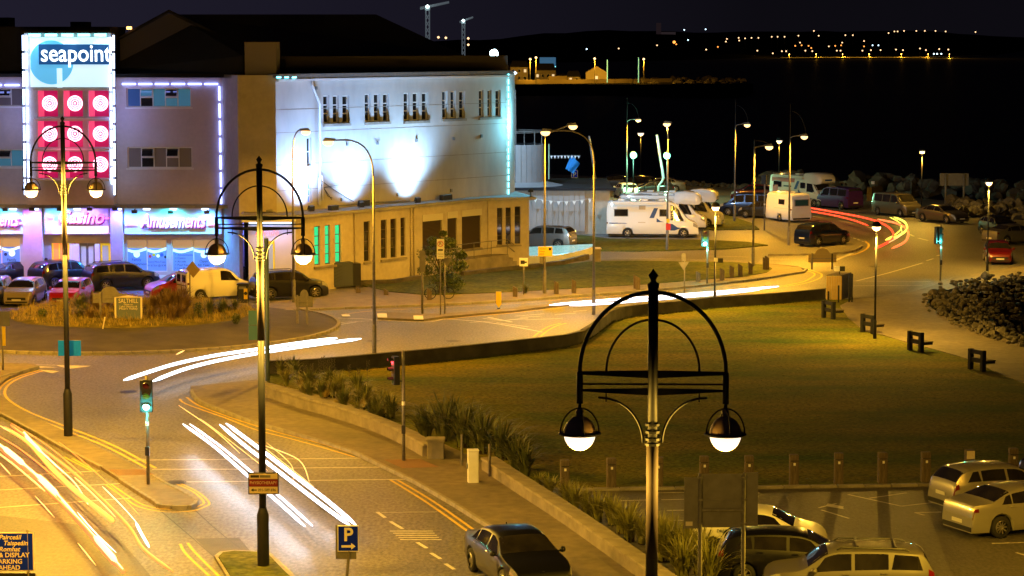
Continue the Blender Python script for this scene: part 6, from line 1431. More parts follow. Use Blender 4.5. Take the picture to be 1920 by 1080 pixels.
    if bars:
        for xx in (-1.2,-.2): q=sp(xx,5.9,1); MB().box(xx-.03,xx+.03,-q[1],q[1],q[2]+.075,q[2]+.105).build("roof_bar",M_black,root)
    if extra: extra(root,sp,patch,L,W,pm)
    return root
c_=lambda v:(lambda t:v)
black=paint("black",(.002,.002,.003),.0,.35); black.node_tree.nodes["Principled BSDF"].inputs["Coat Weight"].default_value=.35; darkgrey=paint("dark_grey",(.02,.02,.022)); silver=paint("silver",(.15,.14,.135),.4,.35); white=paint("white",(.78,.77,.74),.0); red=paint("red",(.38,.008,.012),.1)
beige=paint("cream",(.80,.78,.74),.0,.4); navy=paint("navy",(.006,.012,.05),.3); purple=paint("deep_purple",(.06,.015,.12),.3); dred=paint("dark_red",(.12,.006,.006),.3); champ=paint("champagne_silver",(.34,.33,.31),.4); greyb=paint("blue_grey",(.10,.12,.16),.5); vwhite=paint("motorhome_white",(.75,.75,.74),.0,.4)
brown=paint("bronze_grey",(.13,.11,.08),.6)
def at(px,py,z=0.0): p=G(px,py,z); return p
# -- near cars
def ex_bmw(root,sp,patch,L,W,pm):
    MB().lathe([(.012,.0),(.02,.05),(0,.07)],6,(-1.0,0,1.40)).build("antenna_fin",M_black,root)
    for sy in (-.16,.16): MB().box(L/2+.001,L/2+.014,sy-.13,sy+.13,.50,.60).build("kidney_grille",M_chrome,root)
    MB().lathe([(0,0),(.05,0),(.04,.012),(0,.014)],12,(L/2-.12,0,.73)).build("badge",M_chrome,root)
    for sd in (1,-1): patch("window_trim",M_chrome,c_(-1.45),c_(1.0),4.02,4.09,sd,.008,16,1)
vehicle("parked_saloon","sedan","black saloon driving beside the kerb at the bottom of the road","car",.15,66.3,R(-72),black,spokes=10,extra=ex_bmw,wm=1)
def ex_L(root,sp,patch,L,W,pm):
    q=sp(-1.75,3.0,-1,.02); 
    MB().box(q[0]-.1,q[0]+.1,q[1]-.01,q[1],q[2]+.12,q[2]+.34).build("learner_plate",M_white,root); text("L",.22,M_sred,root,(q[0],q[1]-.016,q[2]+.23),name="lettering",bold=.012)
    q=sp(-.4,2.6,-1,.02); text("DRIVING SCHOOL",.12,M_ink,root,(q[0]-.2,q[1]-.006,q[2]+.1),name="lettering")
    patch("side_stripe",M_ink,lambda v:-1.1+.4*v,lambda v:-.8+.4*v,1.6,3.9,-1,.012,3,4)
vehicle("parked_hatchback","hatch","white learner hatchback half hidden behind the big board back","car",7.15,69.6,R(-9),white,spokes=5,extra=ex_L)
vehicle("parked_hatchback","hatch","black hatchback parked between the learner car and the silver estate","car",7.75,66.3,R(-5),black,spokes=6,bars=False)
vehicle("parked_estate","wagon","silver estate with roof rails and cross bars at the bottom edge","car",8.95,63.3,R(176),silver,rails=True,bars=True)
vehicle("parked_hatchback","hatch","pale gold hatchback parked beyond the silver saloon at the right edge","car",15.6,77.0,R(22),champ)
vehicle("parked_saloon","sedan","pale silver saloon nearest the right edge of the car park","car",15.75,73.4,R(24),champ,spokes=10)
p_=at(1990,930); vehicle("parked_hatchback","hatch","navy car just entering the frame above the gold hatchback","car",p_[0]+.9,p_[1]+1,R(20),navy)
# -- cars in front of the amusement centre
V=[("parked_hatchback","hatch","silver hatchback facing the roundabout, second from the left edge",44,577,-93,paint("pale_gold",(.45,.38,.27),.5),{}),
 ("parked_hatchback","hatch","bright red hatchback facing the roundabout beside the tall lamp",131,578,-96,red,{}),
 ("parked_hatchback","hatch","purple lit hatchback cut by the left frame edge",-16,575,-90,greyb,{}),
 ("parked_saloon","sedan","dark saloon behind the silver hatchback, seen from its side",36,540,38,black,{}),
 ("parked_suv","suv","dark tall hatchback behind the red hatchback with teal reflections",118,545,46,black,{}),
 ("parked_estate","wagon","black estate with roof rails parked before the amusements windows",224,550,32,black,dict(rails=True)),
 ("parked_hatchback","hatch","red car half hidden behind the cream van",337,566,-152,red,{}),
 ("parked_van","smallvan","cream small van with twin rear door windows","",402,566,28,beige,{}) if 0 else ("parked_van","smallvan","cream small van with twin rear door windows",402,568,30,beige,dict(rails=False)),
 ("parked_suv","suv","black off road car with roof rails parked before the annexe",540,567,20,black,dict(rails=True)),
 ("parked_hatchback","hatch","dark car far left behind the others, mostly cut by the frame",-30,530,20,navy,{}),
]
for nm,k,l,px,py,h,pm,kw in V:
    p=at(px,py-6); vehicle(nm,k,l,"van" if k=='smallvan' else "car",p[0],p[1]+.6,R(h),pm,**kw)
# rear door windows of the cream van
van=[o for o in COL.objects if o.get("label")=="cream small van with twin rear door windows"][0]
for sy in (-1,1):
    d=MB().box(-2.125,-2.098,min(sy*.02,sy*.78),max(sy*.02,sy*.78),.45,1.62).build("rear_door",beige,van); MB().box(-2.135,-2.126,min(sy*.12,sy*.66),max(sy*.12,sy*.66),1.08,1.52).build("pane",M_glassd,d)
MB().box(-2.14,-2.126,-.7,.7,.88,.93).build("trim_strip",M_black,van)
# -- middle distance
V=[("parked_suv","suv","silver off road car parked beside the grey panelled building",1022,469,158,silver,0,{}),
 ("parked_suv","suv","navy off road car waiting at the bend with lit tail lamp",1543,463,40,navy,0,dict(rails=True)),
 ("parked_saloon","sedan","dark saloon farthest left of the far parking row",1150,358,172,black,0,{}),
 ("parked_hatchback","hatch","black hatchback next to the dark saloon in the far parking row",1197,360,150,black,0,{}),
 ("parked_saloon","sedan","silver saloon in the far parking row beside the sculpture",1240,363,176,silver,0,{}),
 ("parked_hatchback","hatch","small white hatchback seen from behind below the far row",1174,374,100,white,0,{}),
 ("parked_hatchback","hatch","low dark car beside the bent sculpture base",1225,371,180,darkgrey,0,{}),
 ("parked_hatchback","hatch","dark red car left of the lorry, beyond the navy cars",1412,378,175,dred,0,{}),
 ("parked_van","van","navy people carrier parked left of the white caravan",1405,408,160,navy,0,{}),
 ("parked_hatchback","hatch","dark hatchback tucked between the people carrier and the caravan",1432,412,150,darkgrey,0,{}),
 ("parked_van","van","deep purple van seen from behind right of the motorhome lorry",1572,394,122,purple,0,{}),
 ("parked_van","van","dark brown van facing the camera left of the globe lamp",1683,408,-62,brown,0,{}),
 ("parked_saloon","sedan","bronze grey saloon facing the camera below the big blank board",1768,420,-58,brown,0,{}),
 ("parked_hatchback","hatch","black hatchback behind the silver saloon at the right edge",1874,444,-75,black,0,{}),
 ("parked_saloon","sedan","silver saloon seen from behind at the right edge",1902,460,32,silver,0,{}),
 ("parked_hatchback","hatch","dark red hatchback facing the camera behind the globe lamp",1873,496,-97,dred,0,{})]
for nm,k,l,px,py,h,pm,zz,kw in V:
    p=at(px,py-3); vehicle(nm,k,l,"van" if k=='van' else "car",p[0],p[1]+.4,R(h),pm,detail=False,**kw)
# -- motorhomes
M_dec=mat("blue_decal",(.01,.05,.2),.4); M_vent=mat("beige_vent",(.45,.38,.28),.6)
def hab(root,sp,patch,L,W,pm):
    for sd in (1,-1):
        for a,b,t0,t1 in ((-2.9,-1.9,4.30,4.62),(.55,1.15,4.30,4.62)):
            w=patch("habitation_window",M_greyp,c_(a-.04),c_(b+.04),t0-.03,t1+.03,sd,.012,2,1); patch("pane",M_glassd,c_(a),c_(b),t0,t1,sd,.02,2,1,w)
        dr=patch("side_door",pm,c_(-.35),c_(.3),.8,4.75,sd,.015,2,6); patch("window_blind",M_dec,lambda v:-.25+.35*v,lambda v:.1+.35*v*.9,4.2,4.7,sd,.022,2,4,dr) if sd<0 else None
        patch("decal",M_dec,lambda v:-3.3,lambda v:-1.9-1.2*v*.2,2.9,3.3,sd,.012,6,1); patch("decal",M_dec,lambda v:.2-.15*v,lambda v:.9-.9*v,3.9,4.35,sd,.013,6,3); patch("decal",M_dec,lambda v:1.35-.1*v,lambda v:2.3-.8*v,1.5,2.9,sd,.013,3,2)
        patch("vent",M_vent,c_(-1.05),c_(-.55),4.62,4.82,sd,.012,1,1); patch("vent",M_vent,c_(-1.1),c_(-.55),3.3,3.9,sd,.012,1,1)
        patch("locker",pm,c_(-3.2),c_(-2.1),1.2,3.2,sd,.013,2,1); patch("locker",pm,c_(.7),c_(1.3),1.0,3.0,sd,.013,2,1)
    MB().box(-2.9,.9,-1.2,-1.08,2.5,2.62).build("awning_case",pm,root)
    for xx in (-2.4,-.6,.7): MB().bevbox(xx-.25,xx+.25,-.3,.3,2.76,2.9,.03).build("roof_light",pm,root)
    MB().box(-3.1,-3.0,-.9,.9,2.85,2.9).box(.9,1.0,-.9,.9,2.83,2.88).build("roof_rack",M_galv,root)
p=at(1225,446); vehicle("motorhome","motor","long white motorhome with blue stripes nearest the verge","motorhome",p[0],p[1]+1.2,R(-3),vwhite,extra=hab,spokes=5,group="white motorhomes parked in a row")
def pod(root,sp,patch,L,W,pm):
    hab(root,sp,patch,L,W,pm); mb=MB(); st=[(1.0,2.15,3.0,1.0),(1.8,2.1,3.08,1.0),(2.6,2.05,2.98,.98),(2.95,2.1,2.8,.9),(3.08,2.25,2.55,.8)]
    for x_,z0,z1,k in st:
        w=W/2*k*.97; mb.v+=[(x_,-w,z0),(x_,-w,z1-.15),(x_,-w+.15,z1),(x_,w-.15,z1),(x_,w,z1-.15),(x_,w,z0)]
    for i in range(len(st)-1):
        for k in range(6): a=i*6+k;b=i*6+(k+1)%6; mb.f.append((a,b,b+6,a+6))
    mb.f+= [(0,1,2,3,4,5),tuple((len(st)-1)*6+k for k in range(5,-1,-1))]
    mb.build("overcab_pod",pm,root,smooth=True,angle=50); MB().box(3.05,3.09,-.45,.45,2.35,2.5).build("pod_stripe",M_dec,root)
p=at(1244,432); vehicle("motorhome","motor","white motorhome with overcab pod parked just behind the striped one","motorhome",p[0],p[1]+1,R(-8),vwhite,extra=pod,spokes=5,group="white motorhomes parked in a row")
p=at(1262,426); vehicle("motorhome","motor","hindmost white motorhome of the row, its pod showing at the right","motorhome",p[0]+.6,p[1]+1,R(-12),vwhite,extra=pod,spokes=5,group="white motorhomes parked in a row")
def lorry(root,sp,patch,L,W,pm):
    pod(root,sp,patch,L,W,pm)
    M_lr=mat("rust_red_print",(.4,.08,.05),.5)
    patch("side_banner",M_lr,c_(-3.2),c_(-.2),4.6,4.9,-1,.02,2,1); patch("side_emblem",M_lr,lambda v:-3.0,lambda v:-2.3,3.4,4.4,-1,.02,2,2)
    for k in range(5): patch("side_text",M_sblack,c_(-1.6),c_(-.6),4.4-k*.35-.08,4.4-k*.35,-1,.02,1,1)
p=at(1511,387); vehicle("motorhome","motor","cream overcab motorhome with printed side standing behind the caravan","motorhome",p[0],p[1]+1.5,R(-52),paint("ivory",(.6,.56,.46),.0,.4),extra=lorry,spokes=5)
def cvn(root,sp,patch,L,W,pm):
    for sd in (1,-1):
        w=patch("window_frame",M_greyp,c_(-.9),c_(-.0),4.25,4.62,sd,.012,2,1); patch("pane",M_glassd,c_(-.85),c_(-.05),4.28,4.59,sd,.02,2,1,w)
        patch("stripe",M_vent,c_(-1.8),c_(1.8),3.6,3.8,sd,.012,6,1)
        patch("door",pm,c_(.6),c_(1.2),.9,4.7,sd,.014,2,6)
    for sx in (1,-1):
        f=MB().box(sx*1.93-.03,sx*1.93+.03,-.7,.7,1.35,1.9).build("end_window",M_greyp,root); MB().box(sx*1.97-.01,sx*1.97+.01,-.62,.62,1.4,1.85).build("pane",mat("teal_caravan_pane",(.03,.09,.10),.1),f)
    MB().bevbox(-.5,.5,-.4,.4,2.4,2.5,.03).build("roof_light",pm,root)
p=at(1480,416); vehicle("touring_caravan","caravan","white touring caravan parked behind the slim promenade pole","caravan",p[0],p[1]+1,R(118),vwhite,extra=cvn,spokes=5)

# ================================================================== PLANTS
M_blade=mat("flax_leaf",(0.12,0.13,0.025),0.5,0,0,2,col2=(0.26,0.24,0.05)); M_blade2=mat("dark_flax_leaf",(0.05,0.07,0.02),0.5,0,0,2,col2=(0.14,0.14,0.04)); M_brown=mat("bronze_flax_leaf",(0.12,0.07,0.03),0.6,0,0,2,col2=(0.24,0.16,0.055)); M_gold=mat("golden_grass_blades",(0.30,0.22,0.05),0.7,0,0,3,col2=(0.45,0.34,0.08)); M_seed=mat("dark_seed_heads",(.10,.09,.08),.8)
def blades(mb,cx,cy,cz,n,h,w,spread,rnd):
    for _ in range(n):
        a=rnd.uniform(0,6.283); l=h*rnd.uniform(.55,1.1); lean=rnd.uniform(.1,1.0)*spread; r0=rnd.uniform(0,.12)*h; bx,by=cx+r0*math.cos(a),cy+r0*math.sin(a); ww=w*rnd.uniform(.6,1.2); sd=(-math.sin(a),math.cos(a)); b0=len(mb.v); K=4
        for i in range(K+1):
            s=i/K; out=l*lean*s*s*.9; z=l*(s-.42*lean*s*s*s); k=ww*(1-s)**.6 if i<K else 0
            x=bx+out*math.cos(a); y=by+out*math.sin(a)
            mb.v+= [(x-sd[0]*k,y-sd[1]*k,cz+z),(x+sd[0]*k,y+sd[1]*k,cz+z)]
        for i in range(K): q=b0+2*i; mb.f.append((q,q+1,q+3,q+2))
FL={}
def flax_mesh(k,m,n,h,w,spread):
    if k not in FL:
        FL[k]=[]
        for s_ in range(4):
            mb=MB(); blades(mb,0,0,0,n,h,w,spread,random.Random(hash((k,s_))%999 if 0 else s_*31+len(k))); me=bpy.data.meshes.new("foliage"); me.from_pydata(mb.v,[],mb.f); me.materials.append(m); FL[k].append(me)
    return random.choice(FL[k])
def flax(px,py,k,label,sc=1.0,z0=.03,group=None,xyz=None):
    m,n,h,w,sp_={'flax':(M_blade,110,1.25,.035,1.0),'dark':(M_blade2,120,1.35,.035,1.1),'bronze':(M_brown,120,1.2,.03,.9),'gold':(M_gold,160,.75,.012,.9)}[k]
    b=xyz or g3(px,py,z0); t=thing("flax_plant",label,"plant",b,random.uniform(0,6),group)
    o=bpy.data.objects.new("foliage",flax_mesh(k,m,n,h,w,sp_)); COL.objects.link(o); o.parent=t; o.scale=(sc*random.uniform(.9,1.15),sc*random.uniform(.9,1.15),sc*random.uniform(.85,1.15))
    c=bpy.data.objects.new("crown_base",CB); COL.objects.link(c); c.parent=t; c.scale=(sc,sc,sc); return t
_c=MB().lathe([(.16,0),(.12,.15),(0,.22)],8); CB=bpy.data.meshes.new("crown_base"); CB.from_pydata(_c.v,[],_c.f); CB.materials.append(M_soil)
gA="strap leaved plants behind the upper low wall"; gB="strap leaved plants behind the lower low wall"; gC="big flax clumps beside the path opening"
ORD=["first","second","third","fourth","fifth","sixth","seventh","eighth","ninth","tenth","eleventh","twelfth"]
def ordn(i,n,a,b): return "%s from %s"%((ORD+["%dth"%k for k in range(13,40)])[min(i,n-1-i)], a if i<=n-1-i else b)
for i in range(46):
    s_=i/45; px=535+s_*205+random.uniform(-12,12); py=716+s_*72+random.uniform(-22,12); flax(px,py,random.choice(['flax','flax','dark','gold']),"strap leaved plant behind the upper low wall, "+ordn(i,46,"the tall pale pole","the red signal pole"),random.uniform(.55,.85),group=gA)
for i,(px,py,sc) in enumerate(((797,822,1.25),(832,826,1.45),(868,838,1.5),(905,850,1.55),(940,862,1.5),(968,880,1.3),(850,805,1.1),(985,892,.9),(890,825,1.2))): flax(px,py,'dark',"big dark flax clump by the path opening, "+("%s counted from the pier"%ORD[i] if i<6 else ["low one in front","rightmost one by the second wall","rear one over the cabinet"][i-6]),sc,group=gC)
for i,(px,py,sc) in enumerate(sorted(((1010,915,.6),(1030,928,.7),(1062,944,.75),(1078,958,.9),(1103,970,.85),(1120,978,.95),(1148,985,.9),(1165,1000,1.0),(1180,1015,1.05),(1204,1020,.9),(1225,1040,1.1),(1245,1052,1.15),(1262,1045,1.1),(1290,1062,1.25),(1312,1075,1.2),(1280,1090,1.2),(1330,1098,1.2),(1095,950,.7),(1185,990,.8),(1240,1010,.8),(1320,1050,1.0)))): flax(px,py,'flax',"strap leaved plant behind the lower low wall, "+ordn(i,21,"the path opening","the bottom edge"),sc*.95,group=gB)
# tall seed heads over the upper bed
for px,py,ty in ((572,712,686),(585,714,682),(600,716,672),(606,716,668),(613,718,674),(620,718,670),(626,716,673),(655,722,684),(690,728,676),(672,722,690)):
    b=g3(px,py,.03); h=P(0,ty,b.y).z; t=thing("seed_head_stalk","tall dry seed stalk standing above the upper planting","plant",b,0,"tall dry seed stalks over the upper bed"); MB().tube([(0,0,0),(random.uniform(-.1,.1),0,h)],.008,4).build("stem",M_seed,t)
    mb=MB()
    for k in range(14): z=h*(.6+.4*k/14); a=k*2.4; mb.lathe([(0,-.035),(.03,0),(0,.035)],5,(.06*math.cos(a),.06*math.sin(a),z))
    mb.build("seed_heads",M_seed,t)
# roundabout planting
rnd=random.Random(3)
mb=MB()
for i in range(2600):
    a=rnd.uniform(0,6.283); r_=6.5*math.sqrt(rnd.random()); x=GC[0]+r_*math.cos(a); y=GC[1]+r_*math.sin(a); z=.85-.5*(r_/6.6)**2-.05; blades(mb,x,y,z,5,rnd.uniform(.3,.65),.012,.8,rnd)
mb.build("golden_grass",M_gold,kind="stuff")
for i in range(46):
    px=rnd.uniform(140,440); a=rnd.random(); yy=123.6+a*6; X_=(px-960)/FPX*yy
    r_=math.hypot(X_-GC[0],yy-GC[1])
    if r_>6.2: continue
    z=.80-.5*(r_/6.6)**2
    k='bronze' if 160<px<380 else 'dark'
    flax(0,0,k,"bronze leaved clump in the roundabout planting" if k=='bronze' else "dark leaved clump in the roundabout planting",rnd.uniform(.55,.85)*(1.4 if 295<px<345 else 1),xyz=Vector((X_,yy,z)),group="leaf clumps in the roundabout planting")
# conical shrub and bush
M_leaf=mat("bush_leaf",(0.04,0.07,0.012),0.6,0,0,2,col2=(0.12,0.15,0.03)); M_bark=mat("bark",(.05,.035,.02),.9)
def leafcloud(mb,cx,cy,cz,rx,ry,rz_,n,s_,rnd):
    for _ in range(n):
        while True:
            u=Vector((rnd.uniform(-1,1),rnd.uniform(-1,1),rnd.uniform(-1,1)))
            if .25<u.length<1: break
        p=Vector((cx+u.x*rx,cy+u.y*ry,cz+u.z*rz_)); d=Vector((rnd.uniform(-1,1),rnd.uniform(-1,1),rnd.uniform(-1,1))).normalized(); e=d.cross(Vector((0,0,1))).normalized(); q=s_*rnd.uniform(.6,1.4)
        mb.add([p-d*q,p+e*q*.45,p+d*q,p-e*q*.45],[(0,1,2,3)])
b=g3(825,549,.1); t=thing("bushy_tree","bushy green shrub tree growing against the annexe wall behind the clearway sign","tree",b); mb=MB(); rnd=random.Random(5)
for cx,cz,r_ in ((-.7,2.3,.7),(0,2.7,.8),(.8,2.35,.7),(-.3,1.6,.8),(.6,1.5,.8),(-.9,1.3,.5),(1.2,1.6,.5),(.1,.8,.9),(.6,.7,.8),(-.4,3.1,.4),(.5,3.0,.5),(1.3,2.2,.35),(.2,3.5,.25),(.9,.55,.6)): leafcloud(mb,cx,rnd.uniform(-.4,.4),cz,r_,r_*.8,r_*.7,420,.085,rnd)
mb.build("crown",M_leaf,t); mb=MB().tube([(0,0,0),(.05,0,1.0),(-.1,0,2.2)],[.08,.06,.03],6)
for k in range(6): a=k*1.05; mb.tube([(.02,0,.6+k*.2),(.7*math.cos(a),.4*math.sin(a),1.5+k*.25)],[.035,.015],5)
mb.tube([(0,0,2.2),(.15,0,3.3),(.1,0,3.9)],.012,4); mb.build("trunk",M_bark,t)
for px,py,ty,l in ((80,600,578,"small dark conical shrub at the left end of the roundabout planting"),(443,607,588,"small rounded shrub at the right end of the roundabout planting"),(372,600,566,"small dark shrub behind the roundabout planting")):
    b=g3(px,py,.45); h=P(0,ty,b.y).z-.45; t=thing("small_shrub",l,"shrub",b,0); mb=MB(); leafcloud(mb,0,0,h*.5,.25,.25,h*.55,500,.05,random.Random(px)); mb.build("foliage",M_leaf,t); MB().tube([(0,0,0),(0,0,h*.6)],.03,5).build("stem",M_bark,t)
b=g3(984,551,.1); flax(984,551,'dark',"spiky dark plant at the foot of the camera sign",.6)
# lawn edge tufts (mass)
mb=MB(); rnd=random.Random(9)
poly=[G(x,y) for x,y in WALLB]
for i in range(1400):
    s_=rnd.random()*(len(poly)-1); k=int(s_); a=Vector(poly[k]).lerp(Vector(poly[k+1]),s_-k); blades(mb,a.x,a.y-rnd.uniform(.05,.5),.03,3,rnd.uniform(.06,.16),.01,.8,rnd)
for i in range(9000):
    px=rnd.uniform(820,1920); py=rnd.uniform(600,905); a=G(px,py)
    if py>700 or 1180<px<1560: blades(mb,a[0],a[1],.03,3,rnd.uniform(.02,.045),.008,1.2,rnd)
mb.build("grass_tufts",mat("tuft_green",(.05,.06,.012),.8,0,.3,.3),kind="stuff")

# ================================================================== LIGHT TRAILS (glowing traces at lamp height)
def em(n,c,s): return mat(n,c,.5,emit=c,es=s)
T_w=em("white_blue_trace",(.72,.86,1),2.8); T_w2=em("white_violet_trace",(.80,.82,1),2.5); T_o=em("orange_trace",(1,.42,.10),1.0); T_h=em("hot_orange_white_trace",(1,.66,.34),2.0); T_r=em("red_trace",(1,.07,.03),1.0); T_y=em("yellow_trace",(.95,.85,.10),1.5); T_c=em("cyan_trace",(.3,.95,1),1.6); T_p=em("thin_gold_trace",(1,.6,.25),1.1); T_s=em("salmon_trace",(1,.22,.07),1.0)
def trail(px,r,m,label,z=.65,group=None,k=6):
    pts=[g3(x,y,z) for x,y in px]; pts=smooth2(pts,k); n=len(pts)
    rr=[r*(.35+.65*min(1,min(i,n-1-i)/2.0)) for i in range(n)] if not isinstance(r,list) else [r[min(len(r)-1,int(i/(n-1)*(len(r)-1)+.5))] for i in range(n)]
    o=MB().tube(pts,rr,6).build("light_trail",m,smooth=True); return tag(o,label,"light trail",group)
g1="white traces sweeping round the roundabout"; g2="white traces running down the road"; g4="white traces on the upper road"; g5="red and yellow traces round the far bend"; g6="orange traces in the left carriageway"
trail([(232,713),(280,697),(330,682),(400,667),(480,655),(560,643),(632,634)],.075,T_w,"upper white headlight trace left of the curved arm lamp",group=g1)
trail([(286,715),(340,694),(400,678),(480,663),(600,645),(677,635)],.075,T_w,"lower white headlight trace reaching past the dark road patch",group=g1)
trail([(343,795),(400,836),(460,888),(520,940),(572,987)],.05,T_w2,"outer left white trace passing behind the physiotherapy sign",group=g2)
trail([(356,795),(415,838),(475,888),(535,940),(586,986)],.04,T_w2,"inner left white trace passing behind the physiotherapy sign",group=g2)
trail([(412,796),(460,836),(530,890),(600,944),(656,985)],.06,T_w2,"left one of the two long white traces meeting the parking sign",group=g2)
trail([(424,794),(480,836),(550,890),(615,940),(667,984)],.065,T_w2,"right one of the two long white traces meeting the parking sign",group=g2)
trail([(1030,572),(1120,564),(1230,556),(1350,547),(1460,537)],.07,T_w2,"longer white trace along the upper road",group=g4)
trail([(1068,573),(1150,568),(1260,559),(1350,551),(1425,543)],.06,T_w2,"shorter white trace along the upper road",group=g4)
trail([(1515,389),(1560,397),(1610,406),(1650,417),(1672,432),(1672,449),(1640,467)],.085,T_r,"inner red tail light trace round the far bend",group=g5)
trail([(1512,395),(1560,403),(1600,413),(1628,423)],.075,T_r,"short red tail light trace beside the dashed line",group=g5)
trail([(1645,411),(1685,420),(1702,433),(1698,452),(1672,466)],.085,T_s,"outer orange tail light trace round the far bend",group=g5)
trail([(1676,407),(1696,416),(1700,430),(1685,442),(1660,450)],.08,T_y,"bright yellow trace crossing the red ones at the bend",group=g5)
trail([(1668,407),(1686,417),(1690,428),(1678,440),(1662,448)],.04,T_y,"thin yellow trace inside the bright one at the bend",group=g5)
trail([(1640,464),(1665,455),(1690,440),(1688,425)],.03,T_p,"faint gold trace inside the far bend",group=g5)
trail([(-30,812),(0,834),(35,862),(68,890),(110,930),(150,975),(190,1020),(230,1066)],[.02,.04,.09,.035,.10,.04,.03,.09,.02],T_h,"widest hot white trace in the left carriageway",group=g6)
trail([(-30,816),(0,838),(35,866),(68,894),(110,934),(150,979),(190,1025),(232,1072)],[.06,.09,.12,.10,.13,.10,.09,.11,.06],T_s,"salmon fringe beside the widest trace in the left carriageway",z=.5,group=g6)
trail([(8,800),(58,832),(108,886),(158,932),(214,978)],.05,T_s,"salmon fringe beside the broad orange trace",z=.5,group=g6)
trail([(0,798),(50,828),(100,882),(150,928),(210,976)],[.02,.06,.07,.08,.09],T_o,"broad orange trace ending mid carriageway",group=g6)
trail([(20,797),(75,838),(130,880),(180,925),(240,985),(270,1030),(325,1072)],.05,T_s,"salmon trace on the inside of the left carriageway",group=g6)
trail([(45,812),(60,830),(100,868),(140,905),(165,945)],[.06,.07,.03,.02,.02],T_h,"bright trace starting with a hooked end beside the kerb",group=g6)
trail([(255,980),(265,1000),(280,1026)],.045,T_c,"short cyan trace near the left road centre",group=g6)
trail([(192,912),(230,950),(258,982)],.012,T_c,"thin cyan thread leading into the short cyan trace",group=g6)
trail([(145,960),(180,1000),(218,1036)],.014,T_c,"thin cyan thread beside the hot white trace",group=g6)
trail([(0,868),(20,890)],.02,T_p,"tiny gold streak at the left frame edge",group=g6); trail([(66,930),(102,970)],.02,T_p,"short gold streak left of the widest trace",group=g6); trail([(146,1018),(180,1060)],.02,T_p,"short gold streak above the pay and display sign",group=g6)
trail([(495,835),(560,862),(580,903)],.015,T_p,"kinked thin gold thread beside the white traces",group=g2); trail([(335,760),(400,805),(450,850)],.012,T_p,"thin gold thread at the head of the road",group=g2); trail([(500,830),(545,870),(550,900)],.01,T_p,"faint second gold thread beside the white traces",group=g2)
trail([(330,665),(346,657)],.03,T_p,"tiny gold dash above the roundabout traces",group=g1)

rs=random.Random(21)
base_=[(-20,806),(40,842),(100,890),(160,945),(220,1010),(262,1075)]
for k in range(9):
    d=rs.uniform(-46,64); a=rs.uniform(0,.5); b=a+rs.uniform(.25,.5); L_=smooth2([(x+d,y-d*.30) for x,y in base_],8); seg=L_[int(a*(len(L_)-1)):int(min(1,b)*(len(L_)-1))+1]
    if len(seg)>3: trail([(p.x,p.y) for p in seg[::2]],rs.uniform(.010,.032),rs.choice([T_p,T_s,T_o,T_p]),"thin stray streak among the orange traces",group="thin stray streaks in the left carriageway",k=3)
base_=[(330,758),(380,790),(440,835),(510,890),(580,945),(640,990)]
for k in range(3):
    d=rs.uniform(-30,40); a=rs.uniform(0,.5); b=a+rs.uniform(.2,.4); L_=smooth2([(x+d,y-d*.35) for x,y in base_],8); seg=L_[int(a*(len(L_)-1)):int(min(1,b)*(len(L_)-1))+1]
    if len(seg)>3: trail([(p.x,p.y) for p in seg[::2]],rs.uniform(.006,.014),T_p,"thin stray streak beside the white traces",group="thin stray streaks beside the white traces",k=3)
def wash(pa,pb,n,off,e,ang=75,col=(.62,.78,1)):
    a=g3(pa[0],pa[1],.62); b=g3(pb[0],pb[1],.62)
    for i in range(n):
        p=a.lerp(b,(i+.5)/n); spot("headlight_stand_in",p,(p.x+off[0],p.y+off[1],0.0),e,col,ang,None,.15,1.0)  # unseen spots added along the traces in place of passing headlights
wash((360,810),(578,985),14,(-3.8,-9),42,100); wash((470,842),(640,960),6,(-3,-8),30,85)
wash((620,638),(286,716),9,(-3.5,-3.2),30,85)
wash((1440,540),(1040,572),8,(-4,-2),14,80)

# ================================================================== DISTANT LIGHTS
M_dw=em("warm_far_lamp",(1,.60,.30),2.0); M_do=em("orange_far_lamp",(1,.34,.06),2.0); M_dc=em("cool_far_lamp",(.6,.85,1),3.0); M_dpole=mat("far_pole",(.05,.05,.04),.9)
def far_lamp(px,py,m,D,r,label,group,h=9):
    p=P(px,py,D); gz=p.z-h; t=thing("far_lamp",label,"street lamp",(p.x,D,gz),0,group)
    MB().tube([(0,0,-12 if D>2000 else 0),(0,0,h-r)],.12 if D>2000 else .1,4).build("pole",M_dpole,t); MB().lathe([(0,-r),(r*.8,-r*.5),(r,0),(r*.8,r*.5),(0,r)],8,(0,0,h)).build("lamp_globe",m,t)
    return t
fl=[(1363,73),(1385,71),(1397,72),(1409,71),(1422,71),(1447,69),(1458,69),(1471,69),(1497,67),(1535,67),(1585,66),(1599,66),(1526,58),(1666,62),(1677,59),(1683,59),(1695,58),(1718,58),(1734,58),(1754,58),(1773,59),(1829,60),
    (1449,100),(1466,96),(1474,96),(1510,95),(1523,96),(1569,95),(1576,95),(1617,95),(1633,94),(1651,94),(1680,93),(1693,94),(1725,91),(1736,94),(1761,92),(1778,93),(1324,93),(1420,95),(1232,85),(1160,91),(1386,76),(1361,78),(1579,80),(1554,87),(1620,77),(1500,80)]
for px,py in fl: far_lamp(px,py,M_dw,2900 if py<90 else 2560,.85 if py<90 else .8,"tiny warm lamp in the rows of town lights across the bay","warm lamps across the bay",10)
for px,py in ((1264,79),(1491,86),(1503,85),(1516,86),(1521,90),(1566,86),(1577,85),(1620,87),(1122,90),(1346,88),(1268,83)): far_lamp(px,py,M_do,2800,.85 if px!=1264 else 1.8,"orange lamp among the lower town lights across the bay","orange lamps across the bay",10)
